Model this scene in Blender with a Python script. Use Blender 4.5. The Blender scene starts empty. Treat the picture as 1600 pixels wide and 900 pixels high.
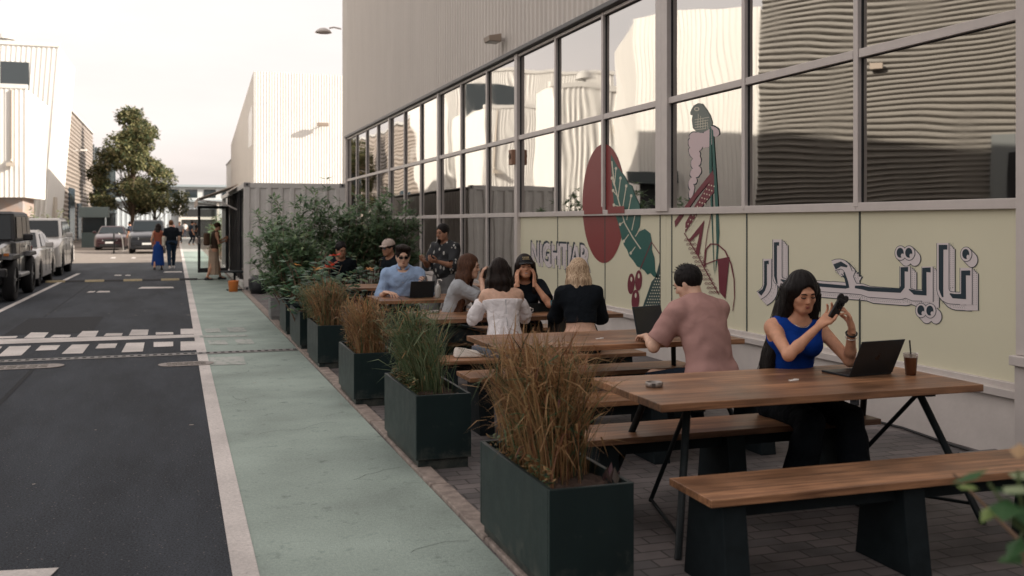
import bpy, math, random
import numpy as np
from math import sin, cos, radians, pi, sqrt, tan
from mathutils import Vector, Matrix, noise

random.seed(7)
S = bpy.context.scene
COL = S.collection
# ------------------------------------------------------------------ camera
EYE = 1.65
YAW = radians(18.65)
cd = bpy.data.cameras.new("camera"); cam = bpy.data.objects.new("camera", cd); COL.objects.link(cam)
cd.sensor_width = 36; cd.lens = 35; cd.shift_y = -102/1600
cd.clip_start = 0.05; cd.clip_end = 3000
cam.location = (0, 0, EYE); cam.rotation_euler = (pi/2, 0, -YAW)
cd.dof.use_dof = True; cd.dof.focus_distance = 8.0; cd.dof.aperture_fstop = 2.6
S.camera = cam
# ------------------------------------------------------------------ sky and sun
SUN = Vector((1.0, -0.42, 0.465)).normalized()      # towards the sun
elev = math.asin(SUN.z); azim = math.atan2(SUN.x, SUN.y)
w = bpy.data.worlds.new("World"); S.world = w; w.use_nodes = True
nt = w.node_tree; nt.nodes.clear()
sky = nt.nodes.new('ShaderNodeTexSky'); sky.sky_type = 'NISHITA'; sky.sun_disc = False
sky.sun_elevation = elev; sky.sun_rotation = azim
sky.dust_density = 4.0; sky.air_density = 1.3; sky.ozone_density = 1.0
hs = nt.nodes.new('ShaderNodeHueSaturation'); hs.inputs['Saturation'].default_value = 0.22; hs.inputs['Value'].default_value = 0.95
mx = nt.nodes.new('ShaderNodeMix'); mx.data_type = 'RGBA'; mx.blend_type = 'MULTIPLY'; mx.inputs[0].default_value = 1.0
mx.inputs[7].default_value = (1.03,0.99,0.98,1)
mz = nt.nodes.new('ShaderNodeMix'); mz.data_type = 'RGBA'; mz.inputs[0].default_value = 0.55; mz.inputs[7].default_value = (5.5, 4.95, 4.72, 1)   # thin veil of hazy cloud
bg = nt.nodes.new('ShaderNodeBackground'); bg.inputs['Strength'].default_value = 0.077
wo = nt.nodes.new('ShaderNodeOutputWorld')
tc = nt.nodes.new('ShaderNodeTexCoord'); mpn = nt.nodes.new('ShaderNodeMapping'); mpn.inputs['Scale'].default_value = (1.2, 1.2, 4.5)
nz = nt.nodes.new('ShaderNodeTexNoise'); nz.inputs['Scale'].default_value = 1.6; nz.inputs['Detail'].default_value = 6; nz.inputs['Roughness'].default_value = .55
rmp = nt.nodes.new('ShaderNodeMapRange'); rmp.inputs[1].default_value = .35; rmp.inputs[2].default_value = .7; rmp.inputs[3].default_value = .52; rmp.inputs[4].default_value = .8
L = nt.links.new
L(tc.outputs['Generated'], mpn.inputs[0]); L(mpn.outputs[0], nz.inputs['Vector']); L(nz.outputs[0], rmp.inputs[0]); L(rmp.outputs[0], mz.inputs[0])
L(sky.outputs[0], hs.inputs['Color']); L(hs.outputs[0], mx.inputs[6]); L(mx.outputs[2], mz.inputs[6]); L(mz.outputs[2], bg.inputs[0]); L(bg.outputs[0], wo.inputs[0])
sd = bpy.data.lights.new("sun", 'SUN'); sd.energy = 2.5; sd.angle = radians(0.53); sd.color = (1.0, 0.92, 0.81)
so = bpy.data.objects.new("sun", sd); COL.objects.link(so)
so.rotation_euler = SUN.to_track_quat('Z', 'Y').to_euler(); so.location = (30, -20, 30)
vs = S.view_settings
S.display_settings.display_device = 'sRGB'
vs.view_transform = 'Standard'; vs.look = 'None'; vs.gamma = 1; vs.use_curve_mapping = False
vs.exposure = 1.64
S.cycles.max_bounces = 7; S.cycles.diffuse_bounces = 3; S.cycles.glossy_bounces = 4; S.cycles.transmission_bounces = 6
S.cycles.caustics_reflective = False; S.cycles.caustics_refractive = False
S.cycles.use_denoising = True

# ------------------------------------------------------------------ measuring helpers (photo survey -> metres)
FOC = 1555.56
def G(px, py, z=0.0):
    d = FOC*(EYE-z)/(py-348); u = (px-800)/FOC*d
    return (u*cos(YAW)+d*sin(YAW), -u*sin(YAW)+d*cos(YAW))
XF = 5.583                                          # plane of the long facade
def W(px, py, X=XF):
    d = FOC/cos(YAW)*X/(px-275.0)
    return ((d-X*sin(YAW))/cos(YAW), EYE-(py-348)*d/FOC)

# ------------------------------------------------------------------ object helpers
def tag(o, label=None, cat=None, group=None, kind=None):
    if label: o['label'] = label
    if cat: o['category'] = cat
    if group: o['group'] = group
    if kind: o['kind'] = kind
    return o
def thing(name, label, cat, loc=(0,0,0), rz=0.0, group=None):
    o = bpy.data.objects.new(name, None); COL.objects.link(o)
    o.location = loc; o.rotation_euler = (0,0,rz); o.empty_display_size = .2
    return tag(o, label, cat, group)
def copy_tree(o, parent=None):
    c = o.copy(); COL.objects.link(c)
    if parent: c.parent = parent
    for ch in o.children: copy_tree(ch, c)
    return c
class MB:
    def __init__(s): s.v = []; s.f = []; s.m = []; s.mi = 0; s.T = None
    def add(s, vs, fs):
        n = len(s.v)
        if s.T is not None: vs = [s.T @ Vector(p) for p in vs]
        s.v += [tuple(p) for p in vs]; s.f += [tuple(i+n for i in f) for f in fs]; s.m += [s.mi]*len(fs)
        return s
    def box(s, c, d, rz=0, R=None):
        x, y, z = d[0]/2, d[1]/2, d[2]/2
        R = R or Matrix.Rotation(rz, 3, 'Z')
        p = [Vector(c)+R@Vector((a*x, b*y, e*z)) for e in (-1,1) for a, b in ((-1,-1),(1,-1),(1,1),(-1,1))]
        return s.add(p, [(3,2,1,0),(4,5,6,7),(0,1,5,4),(1,2,6,5),(2,3,7,6),(3,0,4,7)])
    def bb(s, x0, x1, y0, y1, z0, z1):
        return s.box(((x0+x1)/2,(y0+y1)/2,(z0+z1)/2), (abs(x1-x0),abs(y1-y0),abs(z1-z0)))
    def hexa(s, bot, top):          # 4 bottom + 4 top points, ccw from above
        return s.add(list(bot)+list(top), [(3,2,1,0),(4,5,6,7),(0,1,5,4),(1,2,6,5),(2,3,7,6),(3,0,4,7)])
    def quad(s, a, b, c, d): return s.add([a,b,c,d], [(0,1,2,3)])
    def poly(s, pts): return s.add(pts, [tuple(range(len(pts)))])
    def prism(s, pts, d):           # extrude planar polygon by vector d
        n = len(pts); d = Vector(d); q = [Vector(p) for p in pts]
        return s.add(q+[p+d for p in q], [tuple(range(n))[::-1], tuple(range(n,2*n))]+[(i,(i+1)%n,n+(i+1)%n,n+i) for i in range(n)])
    def tube(s, path, r, n=8, caps=True):
        P = [Vector(p) for p in path]; rs = r if isinstance(r,(list,tuple)) else [r]*len(P)
        vs = []; up = None
        for i, p in enumerate(P):
            t = (P[min(i+1,len(P)-1)]-P[max(i-1,0)]).normalized()
            if up is None: up = Vector((0,0,1)) if abs(t.z) < .9 else Vector((1,0,0))
            a = t.cross(up); 
            if a.length < 1e-5: a = t.cross(Vector((1,0,0)))
            a.normalize(); b = a.cross(t).normalized(); up = b
            vs += [p+(a*cos(2*pi*k/n)+b*sin(2*pi*k/n))*rs[i] for k in range(n)]
        fs = [(i*n+k, (i+1)*n+k, (i+1)*n+(k+1)%n, i*n+(k+1)%n)[::-1] for i in range(len(P)-1) for k in range(n)]
        if caps: fs += [tuple(range(n)), tuple(range((len(P)-1)*n, len(P)*n))[::-1]]
        return s.add(vs, fs)
    def cyl(s, a, b, r, n=16, r2=None): return s.tube([a,b], [r, r if r2 is None else r2], n)
    def lathe(s, c, prof, n=20):    # prof: (radius, z)
        c = Vector(c); vs = [c+Vector((r*cos(2*pi*k/n), r*sin(2*pi*k/n), z)) for r, z in prof for k in range(n)]
        fs = [(i*n+k, i*n+(k+1)%n, (i+1)*n+(k+1)%n, (i+1)*n+k) for i in range(len(prof)-1) for k in range(n)]
        return s.add(vs, fs)
    def build(s, name, mat, parent=None, smooth=False, bevel=0, seg=2, loc=None):
        me = bpy.data.meshes.new(name); me.from_pydata(s.v, [], s.f)
        mats = mat if isinstance(mat, (list,tuple)) else [mat]
        for m in mats: me.materials.append(m)
        if len(mats) > 1: me.polygons.foreach_set('material_index', s.m)
        if smooth: me.polygons.foreach_set('use_smooth', [True]*len(me.polygons))
        me.update()
        o = bpy.data.objects.new(name, me); COL.objects.link(o)
        if parent: o.parent = parent
        if loc: o.location = loc
        if bevel:
            b = o.modifiers.new('bevel','BEVEL'); b.width = bevel; b.segments = seg; b.limit_method = 'ANGLE'; b.angle_limit = radians(35)
        return o
def struct(o): o['kind'] = 'structure'; return o

# ------------------------------------------------------------------ materials
MATS = {}
def mat(name, col, rough=.6, metal=0, n_scale=0, n_amt=.15, bump=0, b_scale=60, spec=.5, col2=None, sss=0, coat=0, stretch=(1,1,1), trans=0, detail=5):
    if name in MATS: return MATS[name]
    m = bpy.data.materials.new(name); m.use_nodes = True; t = m.node_tree; p = t.nodes['Principled BSDF']; L = t.links.new
    p.inputs['Base Color'].default_value = (*col, 1); p.inputs['Roughness'].default_value = rough; p.inputs['Metallic'].default_value = metal
    p.inputs['Specular IOR Level'].default_value = spec
    if coat: p.inputs['Coat Weight'].default_value = coat
    if sss: p.inputs['Subsurface Weight'].default_value = sss; p.inputs['Subsurface Radius'].default_value = (.012,.005,.003); p.inputs['Subsurface Scale'].default_value = 1
    if trans: p.inputs['Transmission Weight'].default_value = trans
    tc = t.nodes.new('ShaderNodeTexCoord'); mp = t.nodes.new('ShaderNodeMapping'); mp.inputs['Scale'].default_value = stretch
    L(tc.outputs['Object'], mp.inputs[0])
    if n_scale:
        n = t.nodes.new('ShaderNodeTexNoise'); n.inputs['Scale'].default_value = n_scale; n.inputs['Detail'].default_value = detail; n.inputs['Roughness'].default_value = .6
        L(mp.outputs[0], n.inputs['Vector'])
        r = t.nodes.new('ShaderNodeMapRange'); r.inputs[1].default_value = .3; r.inputs[2].default_value = .7
        L(n.outputs[0], r.inputs[0])
        x = t.nodes.new('ShaderNodeMix'); x.data_type = 'RGBA'
        c2 = col2 or tuple(c*(1-n_amt) for c in col); c1 = col if col2 else tuple(min(1, c*(1+n_amt)) for c in col)
        x.inputs[6].default_value = (*c1,1); x.inputs[7].default_value = (*c2,1); L(r.outputs[0], x.inputs[0]); L(x.outputs[2], p.inputs['Base Color'])
    if bump:
        n = t.nodes.new('ShaderNodeTexNoise'); n.inputs['Scale'].default_value = b_scale; n.inputs['Detail'].default_value = 4
        L(mp.outputs[0], n.inputs['Vector'])
        b = t.nodes.new('ShaderNodeBump'); b.inputs['Strength'].default_value = bump; b.inputs['Distance'].default_value = .01
        L(n.outputs[0], b.inputs['Height']); L(b.outputs[0], p.inputs['Normal'])
    MATS[name] = m
    return m
def node(t, typ, **kw):
    n = t.nodes.new(typ)
    for k, v in kw.items():
        if k.startswith('i_'):
            n.inputs[int(k[2:]) if k[2:].isdigit() else k[2:].replace('_',' ')].default_value = v
        else: setattr(n, k, v)
    return n
# ================================================================== ground materials
def asphalt_mat():
    m = mat('asphalt', (.038,.044,.053), .85, n_scale=85, n_amt=.75, bump=.8, b_scale=120, spec=.25, detail=8)
    t = m.node_tree; L = t.links.new; p = t.nodes['Principled BSDF']
    base = p.inputs['Base Color'].links[0].from_socket
    tc = t.nodes.new('ShaderNodeTexCoord')
    n = node(t, 'ShaderNodeTexNoise'); n.inputs['Scale'].default_value = .9; n.inputs['Detail'].default_value = 7; n.inputs['Roughness'].default_value = .65
    mp = node(t,'ShaderNodeMapping'); mp.inputs['Scale'].default_value = (1.6,.35,1); L(tc.outputs['Object'], mp.inputs[0]); L(mp.outputs[0], n.inputs['Vector'])
    r = node(t,'ShaderNodeMapRange'); r.inputs[1].default_value=.3; r.inputs[2].default_value=.72; r.inputs[3].default_value=.62; r.inputs[4].default_value=1.5; L(n.outputs[0], r.inputs[0])
    x = node(t,'ShaderNodeMix', data_type='RGBA', blend_type='MULTIPLY'); x.inputs[0].default_value=1
    L(base, x.inputs[6]); L(r.outputs[0], x.inputs[7])
    # small pale stones
    v = node(t,'ShaderNodeTexVoronoi'); v.inputs['Scale'].default_value = 22; L(tc.outputs['Object'], v.inputs['Vector'])
    lt = node(t,'ShaderNodeMath', operation='LESS_THAN'); lt.inputs[1].default_value=.10; L(v.outputs['Distance'], lt.inputs[0])
    x2 = node(t,'ShaderNodeMix', data_type='RGBA'); x2.inputs[7].default_value=(.16,.15,.14,1); L(lt.outputs[0], x2.inputs[0]); L(x.outputs[2], x2.inputs[6])
    L(x2.outputs[2], p.inputs['Base Color'])
    return m
def worn(name, col, worn_col, amt=.5, scale=18, rough=.7):
    m = mat(name, col, rough, n_scale=55, n_amt=.16, bump=.4, b_scale=110, spec=.25, detail=8)
    t = m.node_tree; L = t.links.new; p = t.nodes['Principled BSDF']
    base = p.inputs['Base Color'].links[0].from_socket
    tc = t.nodes.new('ShaderNodeTexCoord')
    n = node(t, 'ShaderNodeTexNoise'); n.inputs['Scale'].default_value = scale; n.inputs['Detail'].default_value = 9; n.inputs['Roughness'].default_value = .72
    L(tc.outputs['Object'], n.inputs['Vector'])
    r = node(t,'ShaderNodeMapRange'); r.inputs[1].default_value=amt; r.inputs[2].default_value=amt+.14; L(n.outputs[0], r.inputs[0])
    x = node(t,'ShaderNodeMix', data_type='RGBA'); x.inputs[7].default_value=(*worn_col,1)
    L(r.outputs[0], x.inputs[0]); L(base, x.inputs[6])
    n2 = node(t, 'ShaderNodeTexNoise'); n2.inputs['Scale'].default_value = 1.1; n2.inputs['Detail'].default_value = 6; L(tc.outputs['Object'], n2.inputs['Vector'])
    r2 = node(t,'ShaderNodeMapRange'); r2.inputs[1].default_value=.3; r2.inputs[2].default_value=.7; r2.inputs[3].default_value=.74; r2.inputs[4].default_value=1.16; L(n2.outputs[0], r2.inputs[0])
    x2 = node(t,'ShaderNodeMix', data_type='RGBA', blend_type='MULTIPLY'); x2.inputs[0].default_value=1; L(x.outputs[2], x2.inputs[6]); L(r2.outputs[0], x2.inputs[7])
    L(x2.outputs[2], p.inputs['Base Color'])
    return m
M_asph = asphalt_mat()
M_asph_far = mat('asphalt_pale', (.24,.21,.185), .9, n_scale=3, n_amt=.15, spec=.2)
M_green = worn('green_path_paint', (.315,.385,.345), (.17,.22,.195), .565, 7, .7)
M_white = worn('white_road_paint', (.62,.58,.55), (.16,.155,.15), .60, 14)
M_bleed = worn('faded_white_paint', (.42,.44,.41), (.2,.27,.23), .5, 9)
M_conc = mat('concrete', (.3,.27,.24), .85, n_scale=9, n_amt=.3, bump=.4, b_scale=40)
def paver_mat():
    m = bpy.data.materials.new('pavers'); m.use_nodes = True; t = m.node_tree; L = t.links.new; p = t.nodes['Principled BSDF']
    tc = t.nodes.new('ShaderNodeTexCoord')
    mp = node(t,'ShaderNodeMapping'); mp.inputs['Rotation'].default_value=(0,0,0); L(tc.outputs['Object'], mp.inputs[0])
    b = node(t,'ShaderNodeTexBrick'); b.inputs['Scale'].default_value=1; b.inputs['Brick Width'].default_value=.22; b.inputs['Row Height'].default_value=.11; b.inputs['Mortar Size'].default_value=.006
    b.inputs['Color1'].default_value=(.075,.07,.07,1); b.inputs['Color2'].default_value=(.115,.10,.097,1); b.inputs['Mortar'].default_value=(.04,.036,.034,1)
    L(mp.outputs[0], b.inputs['Vector'])
    n = node(t,'ShaderNodeTexNoise'); n.inputs['Scale'].default_value=1.7; n.inputs['Detail'].default_value=7; L(tc.outputs['Object'], n.inputs['Vector'])
    r = node(t,'ShaderNodeMapRange'); r.inputs[1].default_value=.3; r.inputs[2].default_value=.7; r.inputs[3].default_value=.6; r.inputs[4].default_value=1.9; L(n.outputs[0], r.inputs[0])
    x = node(t,'ShaderNodeMix', data_type='RGBA', blend_type='MULTIPLY'); x.inputs[0].default_value=1; L(b.outputs[0], x.inputs[6]); L(r.outputs[0], x.inputs[7])
    L(x.outputs[2], p.inputs['Base Color']); p.inputs['Roughness'].default_value=.7
    bu = node(t,'ShaderNodeBump'); bu.inputs['Strength'].default_value=.5; bu.inputs['Distance'].default_value=.01; L(b.outputs['Fac'], bu.inputs['Height']); bu.invert=True; L(bu.outputs[0], p.inputs['Normal'])
    return m
M_paver = paver_mat()

def sheet(name, x0, x1, y0, y1, z, m):
    return struct(MB().quad((x0,y0,z),(x1,y0,z),(x1,y1,z),(x0,y1,z)).build(name, m))
XW0, XW1 = .25, .37                                  # white edge line
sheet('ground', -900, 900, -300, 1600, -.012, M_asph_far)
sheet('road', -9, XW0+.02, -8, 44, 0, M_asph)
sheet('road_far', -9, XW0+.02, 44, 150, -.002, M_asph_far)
sheet('footpath', XW1-.02, 1.5, -8, 60, .0, M_green)
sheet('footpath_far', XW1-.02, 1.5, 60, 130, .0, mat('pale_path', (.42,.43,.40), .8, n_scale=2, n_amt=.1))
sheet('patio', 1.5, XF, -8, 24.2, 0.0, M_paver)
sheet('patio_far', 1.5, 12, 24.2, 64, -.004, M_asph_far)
sheet('edge_line', XW0, XW1, -8, 110, .004, M_white)
kb = MB()
y = -6.0; random.seed(3)
while y < 24:
    l = .9+random.random()*.25
    kb.box((1.565+random.uniform(-.006,.006), y+l/2, -.028), (.115, l-.015, .10), rz=random.uniform(-.006,.006)); y += l
struct(kb.build('kerb_strip', mat('kerb_stone', (.36,.30,.26), .85, n_scale=12, n_amt=.35, bump=.6, b_scale=30, col2=(.16,.13,.115)), bevel=.008))

# painted crossing: rows of piano-key blocks in road and paler over the green
def yx(py, px=150): return G(px, py)[1]
def slab(mb, quadpx, z=.006):
    mb.poly([(*G(x,y2),z) for x,y2 in quadpx])
mk = MB()
sc = 330/1600
def Z8(x,y): return (x*sc, 500+y*100/485)
def blk(a,b,c,d): slab(mk, [Z8(*d),Z8(*c),Z8(*b),Z8(*a)])
# line across
blk((-400,200),(-400,158),(1478,113),(1478,134))
for q in [((180,140),(235,97),(370,97),(332,137)), ((380,135),(410,115),(538,115),(525,132)), ((580,130),(625,87),(748,85),(722,130)),
          ((785,124),(805,104),(932,102),(920,122)), ((975,120),(1000,76),(1126,75),(1118,118)), ((1180,114),(1180,96),(1312,95),(1312,112)),
          ((1368,112),(1368,70),(1478,68),(1478,110)), ((-60,146),(-10,128),(136,124),(120,139)),
          ((-20,280),(70,203),(238,198),(160,272)), ((268,235),(310,196),(458,193),(425,230)), ((465,260),(545,190),(678,186),(625,256)),
          ((722,219),(750,184),(890,180),(872,215)), ((920,248),(958,177),(1096,173),(1082,242)), ((1164,208),(1164,170),(1312,167),(1312,202)),
          ((1368,235),(1368,166),(1478,164),(1490,230))]:
    blk(*q)
for k in range(1,7):
    o = -440*k
    for q in [((-20+o,285),(70+o,208),(238+o,203),(160+o,277)), ((268+o,245),(310+o,206),(458+o,203),(425+o,240)), ((180+o,146),(235+o,103),(370+o,103),(332+o,143))]:
        blk(*q)
struct(mk.build('crossing_marking', M_white))
mk = MB()
for q in [[(312,528),(388,526),(386,523),(312,524.5)],[(322,520),(346,519.5),(342,513.5),(319,514)],[(358,519),(386,518.5),(380,511.5),(354,512)],
          [(328,539),(357,538.5),(352,532),(324,532.5)],[(371,538),(398,537.5),(392,530),(366,530.5)],[(330,571),(384,570),(380,557.5),(327,558.5)]]:
    slab(mk,q,.0045)
struct(mk.build('faded_marking', M_bleed))
# drain channel across the road
yd = G(300,553)[1]
dr = MB(); dr.mi=0
dr.quad((-9,yd-.11,.006),(1.49,yd-.11,.006),(1.49,yd+.11,.006),(-9,yd+.11,.006))
dr.mi=1
x=-9
while x < 1.45:
    dr.quad((x,yd-.045,.009),(x+.045,yd-.045,.009),(x+.045,yd+.045,.009),(x,yd+.045,.009)); x += .09
struct(dr.build('drain_channel', [mat('grate_metal', (.22,.21,.2), .6, .3, n_scale=30, n_amt=.2), mat('slot_black', (.008,.008,.009), .9)]))
M_patch=mat('asphalt_patch',(.028,.030,.034),.9,n_scale=70,n_amt=.6,spec=.2)
pb=MB()
for (x0_,x1_,y0_,y1_) in ((-3.2,-2.75,2,12.6),(-1.55,-1.50,-4,12.7),(-6.5,-3.1,7.4,8.3),(-2.4,-1.2,16.2,18.9),(-5.0,-4.96,14,34),(-2.2,-2.17,19,36)): pb.quad((x0_,y0_,.003),(x1_,y0_,.003),(x1_,y1_,.003),(x0_,y1_,.003))
struct(pb.build('asphalt_patch',M_patch))
random.seed(77); cb0=MB()
for k in range(9):
    x_,y_=random.uniform(.45,1.3),3.6+k*1.25+random.uniform(-.4,.4); a_=random.uniform(0,6.28)
    for j in range(9):
        a_+=random.uniform(-.7,.7); l_=random.uniform(.04,.13); x2,y2=x_+cos(a_)*l_,y_+sin(a_)*l_
        if not (.4<x2<1.46): break
        nx,ny=-sin(a_)*.0016,cos(a_)*.0016; cb0.quad((x_-nx,y_-ny,.0025+j*.0001),(x2-nx,y2-ny,.0025+j*.0001),(x2+nx,y2+ny,.0025+j*.0001),(x_+nx,y_+ny,.0025+j*.0001)); x_,y_=x2,y2
struct(cb0.build('path_cracks',mat('crack_dark',(.06,.075,.07),.9)))
lt_=MB()
for k in range(46):
    x_,y_=random.uniform(-5,1.45),random.uniform(3.3,22); q_=random.uniform(.006,.016)*(1+y_*.05); a_=random.uniform(0,3)
    lt_.poly([(x_+q_*cos(a_+t_)*(1+.4*sin(3*t_)),y_+q_*.6*sin(a_+t_),.0105) for t_ in (0,1.2,2.4,3.8,5.1)])
tag(lt_.build('litter_specks',mat('litter_pale',(.4,.36,.3),.8,n_scale=3,n_amt=.5)),kind='stuff')
# utility covers, patches, parking line, speed hump
def patch(name, quadpx, m, z=.008):
    mb = MB(); slab(mb, quadpx, z); return struct(mb.build(name, m))
pp = MB()
for q in [[(150,457.5),(172,457),(171,455),(155,455)],[(215,451.5),(272,450.5),(270,448.5),(222,448.6)],[(135,457.5),(146,457.3),(150,455.2),(140,455.4)],
          [(255,426),(285,425.6),(284,424.2),(258,424.4)],[(178,431),(190,431),(190,429.8),(180,429.8)],[(195,431),(204,431),(204,429.8),(197,429.8)],
          [(-40,905),(78,903),(92,889),(-20,895)],[(172,404),(180,404),(181,402),(175,402)],[(205,404),(212,404),(212,402.3),(207,402.3)]]:
    slab(pp, q, .007)
struct(pp.build('road_marks', M_white))
pl = MB()
a = G(0,478); b = G(122,427.5)
pl.poly([(a[0]-.05-.04*0,-4,.007),(a[0]+.05,-4,.007),(b[0]+.08,b[1],.007),(b[0]-.04,b[1],.007)])
struct(pl.build('parking_line', M_white))
M_cover = mat('cover_metal', (.2,.18,.16), .7, .2, n_scale=60, n_amt=.4, bump=.6, b_scale=90)
def cover(name,label,cx,cy,wx,wy):
    t = thing(name,label,'drain cover',(cx,cy,0),0)
    n=28; r=wy/2
    pts=[(-wx/2+r+r*cos(pi/2+pi*k/14), r*sin(pi/2+pi*k/14),0) for k in range(15)]+[(wx/2-r+r*cos(-pi/2+pi*k/14), r*sin(-pi/2+pi*k/14),0) for k in range(15)]
    MB().prism([(p[0],p[1],.004) for p in pts],(0,0,.006)).build('frame',mat('cover_frame',(.30,.27,.25),.8,n_scale=20,n_amt=.2),t)
    mb=MB()
    for k in range(7):
        for j in range(2): mb.box((-wx*.3+k*wx*.1, (j-.5)*wy*.36, .012),(wx*.07,wy*.26,.006), rz=.3*(-1)**k)
    mb.build('grille',M_cover,t)
c1=G(298,569); cover('utility_cover','oval metal utility cover beside the white line and crossing',c1[0]-.05,c1[1],.62,.34)
c2=G(18,575); cover('utility_cover','long metal utility cover in the asphalt at the left edge',c2[0],c2[1],1.1,.34)
# speed hump
sh = thing('speed_hump','black rubber speed hump with yellow segments across the road','speed bump',(0,G(150,440)[1],0))
x0 = -4.9; k=0
while x0 < .2:
    wdt=.5
    prof=[(-.17,0),(-.1,.035),(-.04,.05),(.04,.05),(.1,.035),(.17,0)]
    q_=k%2==1 and k>1; MB().prism([(x0,y_,z_+.004) for y_,z_ in prof],(wdt-.012,0,0)).build('reflector_section' if q_ else 'rubber_section',mat('yellow_rubber',(.30,.24,.13),.7,n_scale=20,n_amt=.3) if q_ else mat('rubber',(.02,.02,.022),.8),sh); x0+=wdt; k+=1
sh2 = MB()
for k in range(5): sh2.prism([(.4+.2*k,y_,z_+.004) for y_,z_ in [(-.06,0),(-.03,.02),(.03,.02),(.06,0)]],(.19,0,0))
tag(sh2.build('cable_ramp',mat('rubber',(.02,.02,.022),.8),loc=(0,G(150,440)[1],0)),'thin black cable ramp across the green path','cable ramp')

# ================================================================== wall builders
def ribs(mb, x0, y0, x1, y1, z0, z1, pitch=.2, depth=.03, side=1, ztop=None):
    """vertical trapezoid corrugation from (x0,y0) to (x1,y1); ribs stick out to the given side; ztop(s) gives the roofline"""
    d = Vector((x1-x0,y1-y0,0)); Ln = d.length; d.normalize(); nrm = Vector((d.y,-d.x,0))*side
    n = max(1,int(round(Ln/pitch))); p = Ln/n
    pts=[]
    for i in range(n):
        s0=i*p
        pts += [(s0,0),(s0+p*.5,0),(s0+p*.62,depth),(s0+p*.88,depth)]
    pts.append((Ln,0))
    vs=[]
    for s_,o_ in pts:
        q = Vector((x0,y0,0))+d*s_+nrm*o_
        zt = ztop(s_/Ln) if ztop else z1
        zb = z0(s_/Ln) if callable(z0) else z0
        vs += [(q.x,q.y,zb),(q.x,q.y,zt)]
    fs=[(2*i,2*i+2,2*i+3,2*i+1) if side>0 else (2*i+1,2*i+3,2*i+2,2*i) for i in range(len(pts)-1)]
    mb.add(vs,fs)
def hribs(mb, x0,y0,x1,y1,z0,z1,pitch=.2,depth=.05,side=1):
    d = Vector((x1-x0,y1-y0,0)); d.normalize(); nrm = Vector((d.y,-d.x,0))*side
    z=z0; prof=[]
    n=int((z1-z0)/pitch)
    for i in range(n):
        for k in range(8): prof.append((z0+(i+k/8)*pitch, depth*(.5-.5*cos(2*pi*k/8))))
    prof.append((z1,0))
    vs=[]
    for zz,o in prof:
        vs += [(x0+nrm.x*o,y0+nrm.y*o,zz),(x1+nrm.x*o,y1+nrm.y*o,zz)]
    fs=[(2*i,2*i+1,2*i+3,2*i+2) for i in range(len(prof)-1)]
    mb.add(vs,fs)

def louvres(mb,x0,y0,x1,y1,z0,z1,pitch,depth):
    d=Vector((x1-x0,y1-y0,0)).normalized(); nrm=Vector((d.y,-d.x,0)); vs=[]; prof=[]
    z=z0
    while z<z1: prof+=[(z,0),(z+pitch*.10,depth*.55),(z+pitch*.30,depth),(z+pitch*.50,depth*.55),(z+pitch*.58,0)]; z+=pitch
    for zz,o in prof: vs+=[(x0+nrm.x*o,y0+nrm.y*o,zz),(x1+nrm.x*o,y1+nrm.y*o,zz)]
    mb.add(vs,[(2*i,2*i+1,2*i+3,2*i+2) for i in range(len(prof)-1)])
M_clad = mat('grey_cladding', (.60,.56,.51), .55, n_scale=1.2, n_amt=.05, stretch=(1,1,.25), spec=.4)
M_frame = mat('window_frame_paint', (.56,.515,.485), .45, n_scale=6, n_amt=.05)
M_dark = mat('dark_gap', (.02,.022,.025), .7)
M_beige = mat('beige_film', (.68,.655,.49), .5, n_scale=.6, n_amt=.035, spec=.4)
M_plinth = mat('plinth_render', (.66,.61,.57), .8, n_scale=2.2, n_amt=.10, bump=.15, b_scale=30)
M_wclad = mat('white_cladding', (.70,.68,.64), .6, n_scale=1.5, n_amt=.04, stretch=(1,1,.2))
M_roof = mat('roof_sheet', (.45,.44,.42), .7)
# mirror glass
mg = mat('mirror_glass', (.52,.505,.48), .02, 1.0)
_t=mg.node_tree; _p=_t.nodes['Principled BSDF']; _tc=_t.nodes.new('ShaderNodeTexCoord'); _n=node(_t,'ShaderNodeTexNoise'); _n.inputs['Scale'].default_value=1.3; _n.inputs['Detail'].default_value=8
_r=node(_t,'ShaderNodeMapRange'); _r.inputs[1].default_value=.45; _r.inputs[2].default_value=.8; _r.inputs[3].default_value=.012; _r.inputs[4].default_value=.06
_t.links.new(_tc.outputs['Object'],_n.inputs['Vector']); _t.links.new(_n.outputs[0],_r.inputs[0]); _t.links.new(_r.outputs[0],_p.inputs['Roughness'])
M_glass_dark = mat('dark_glass', (.03,.04,.045), .05, 0, spec=.8)

# ================================================================== the long warehouse on the right
wh = thing('warehouse','long grey corrugated warehouse with mirrored window grid and painted mural','building',(XF,18,0))
def child(mb, name, m, parent, **kw):
    o = mb.build(name, m, parent, **kw); 
    r = parent
    off = Vector((0,0,0))
    while r is not None: off += r.location; r = r.parent
    for v in o.data.vertices: v.co -= off
    return o
STEP = 1.791; Y0 = 5.375
ZR = [.49, 1.785, 3.10, 4.48]
YE = Y0+STEP*16
HM = 14.4
def roofz(y): return 9.75+.22*(CORN-y) if y>14 else 9.75+.22*(CORN-14)-.22*(14-y)
CORN = 35.2
mb = MB(); ribs(mb, XF-.02, YE+.1, XF-.02, -12, ZR[3]+.12, HM, .2, .032, side=1, ztop=lambda q: roofz(YE+.1+(-12-YE-.1)*q))
child(mb,'cladding',M_clad,wh)
mb = MB(); ribs(mb, XF-.02, CORN, XF-.02, YE+.1, 0, HM, .2, .02, side=1, ztop=lambda q: roofz(CORN+(YE+.1-CORN)*q))
child(mb,'cladding',M_clad,wh)
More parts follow.
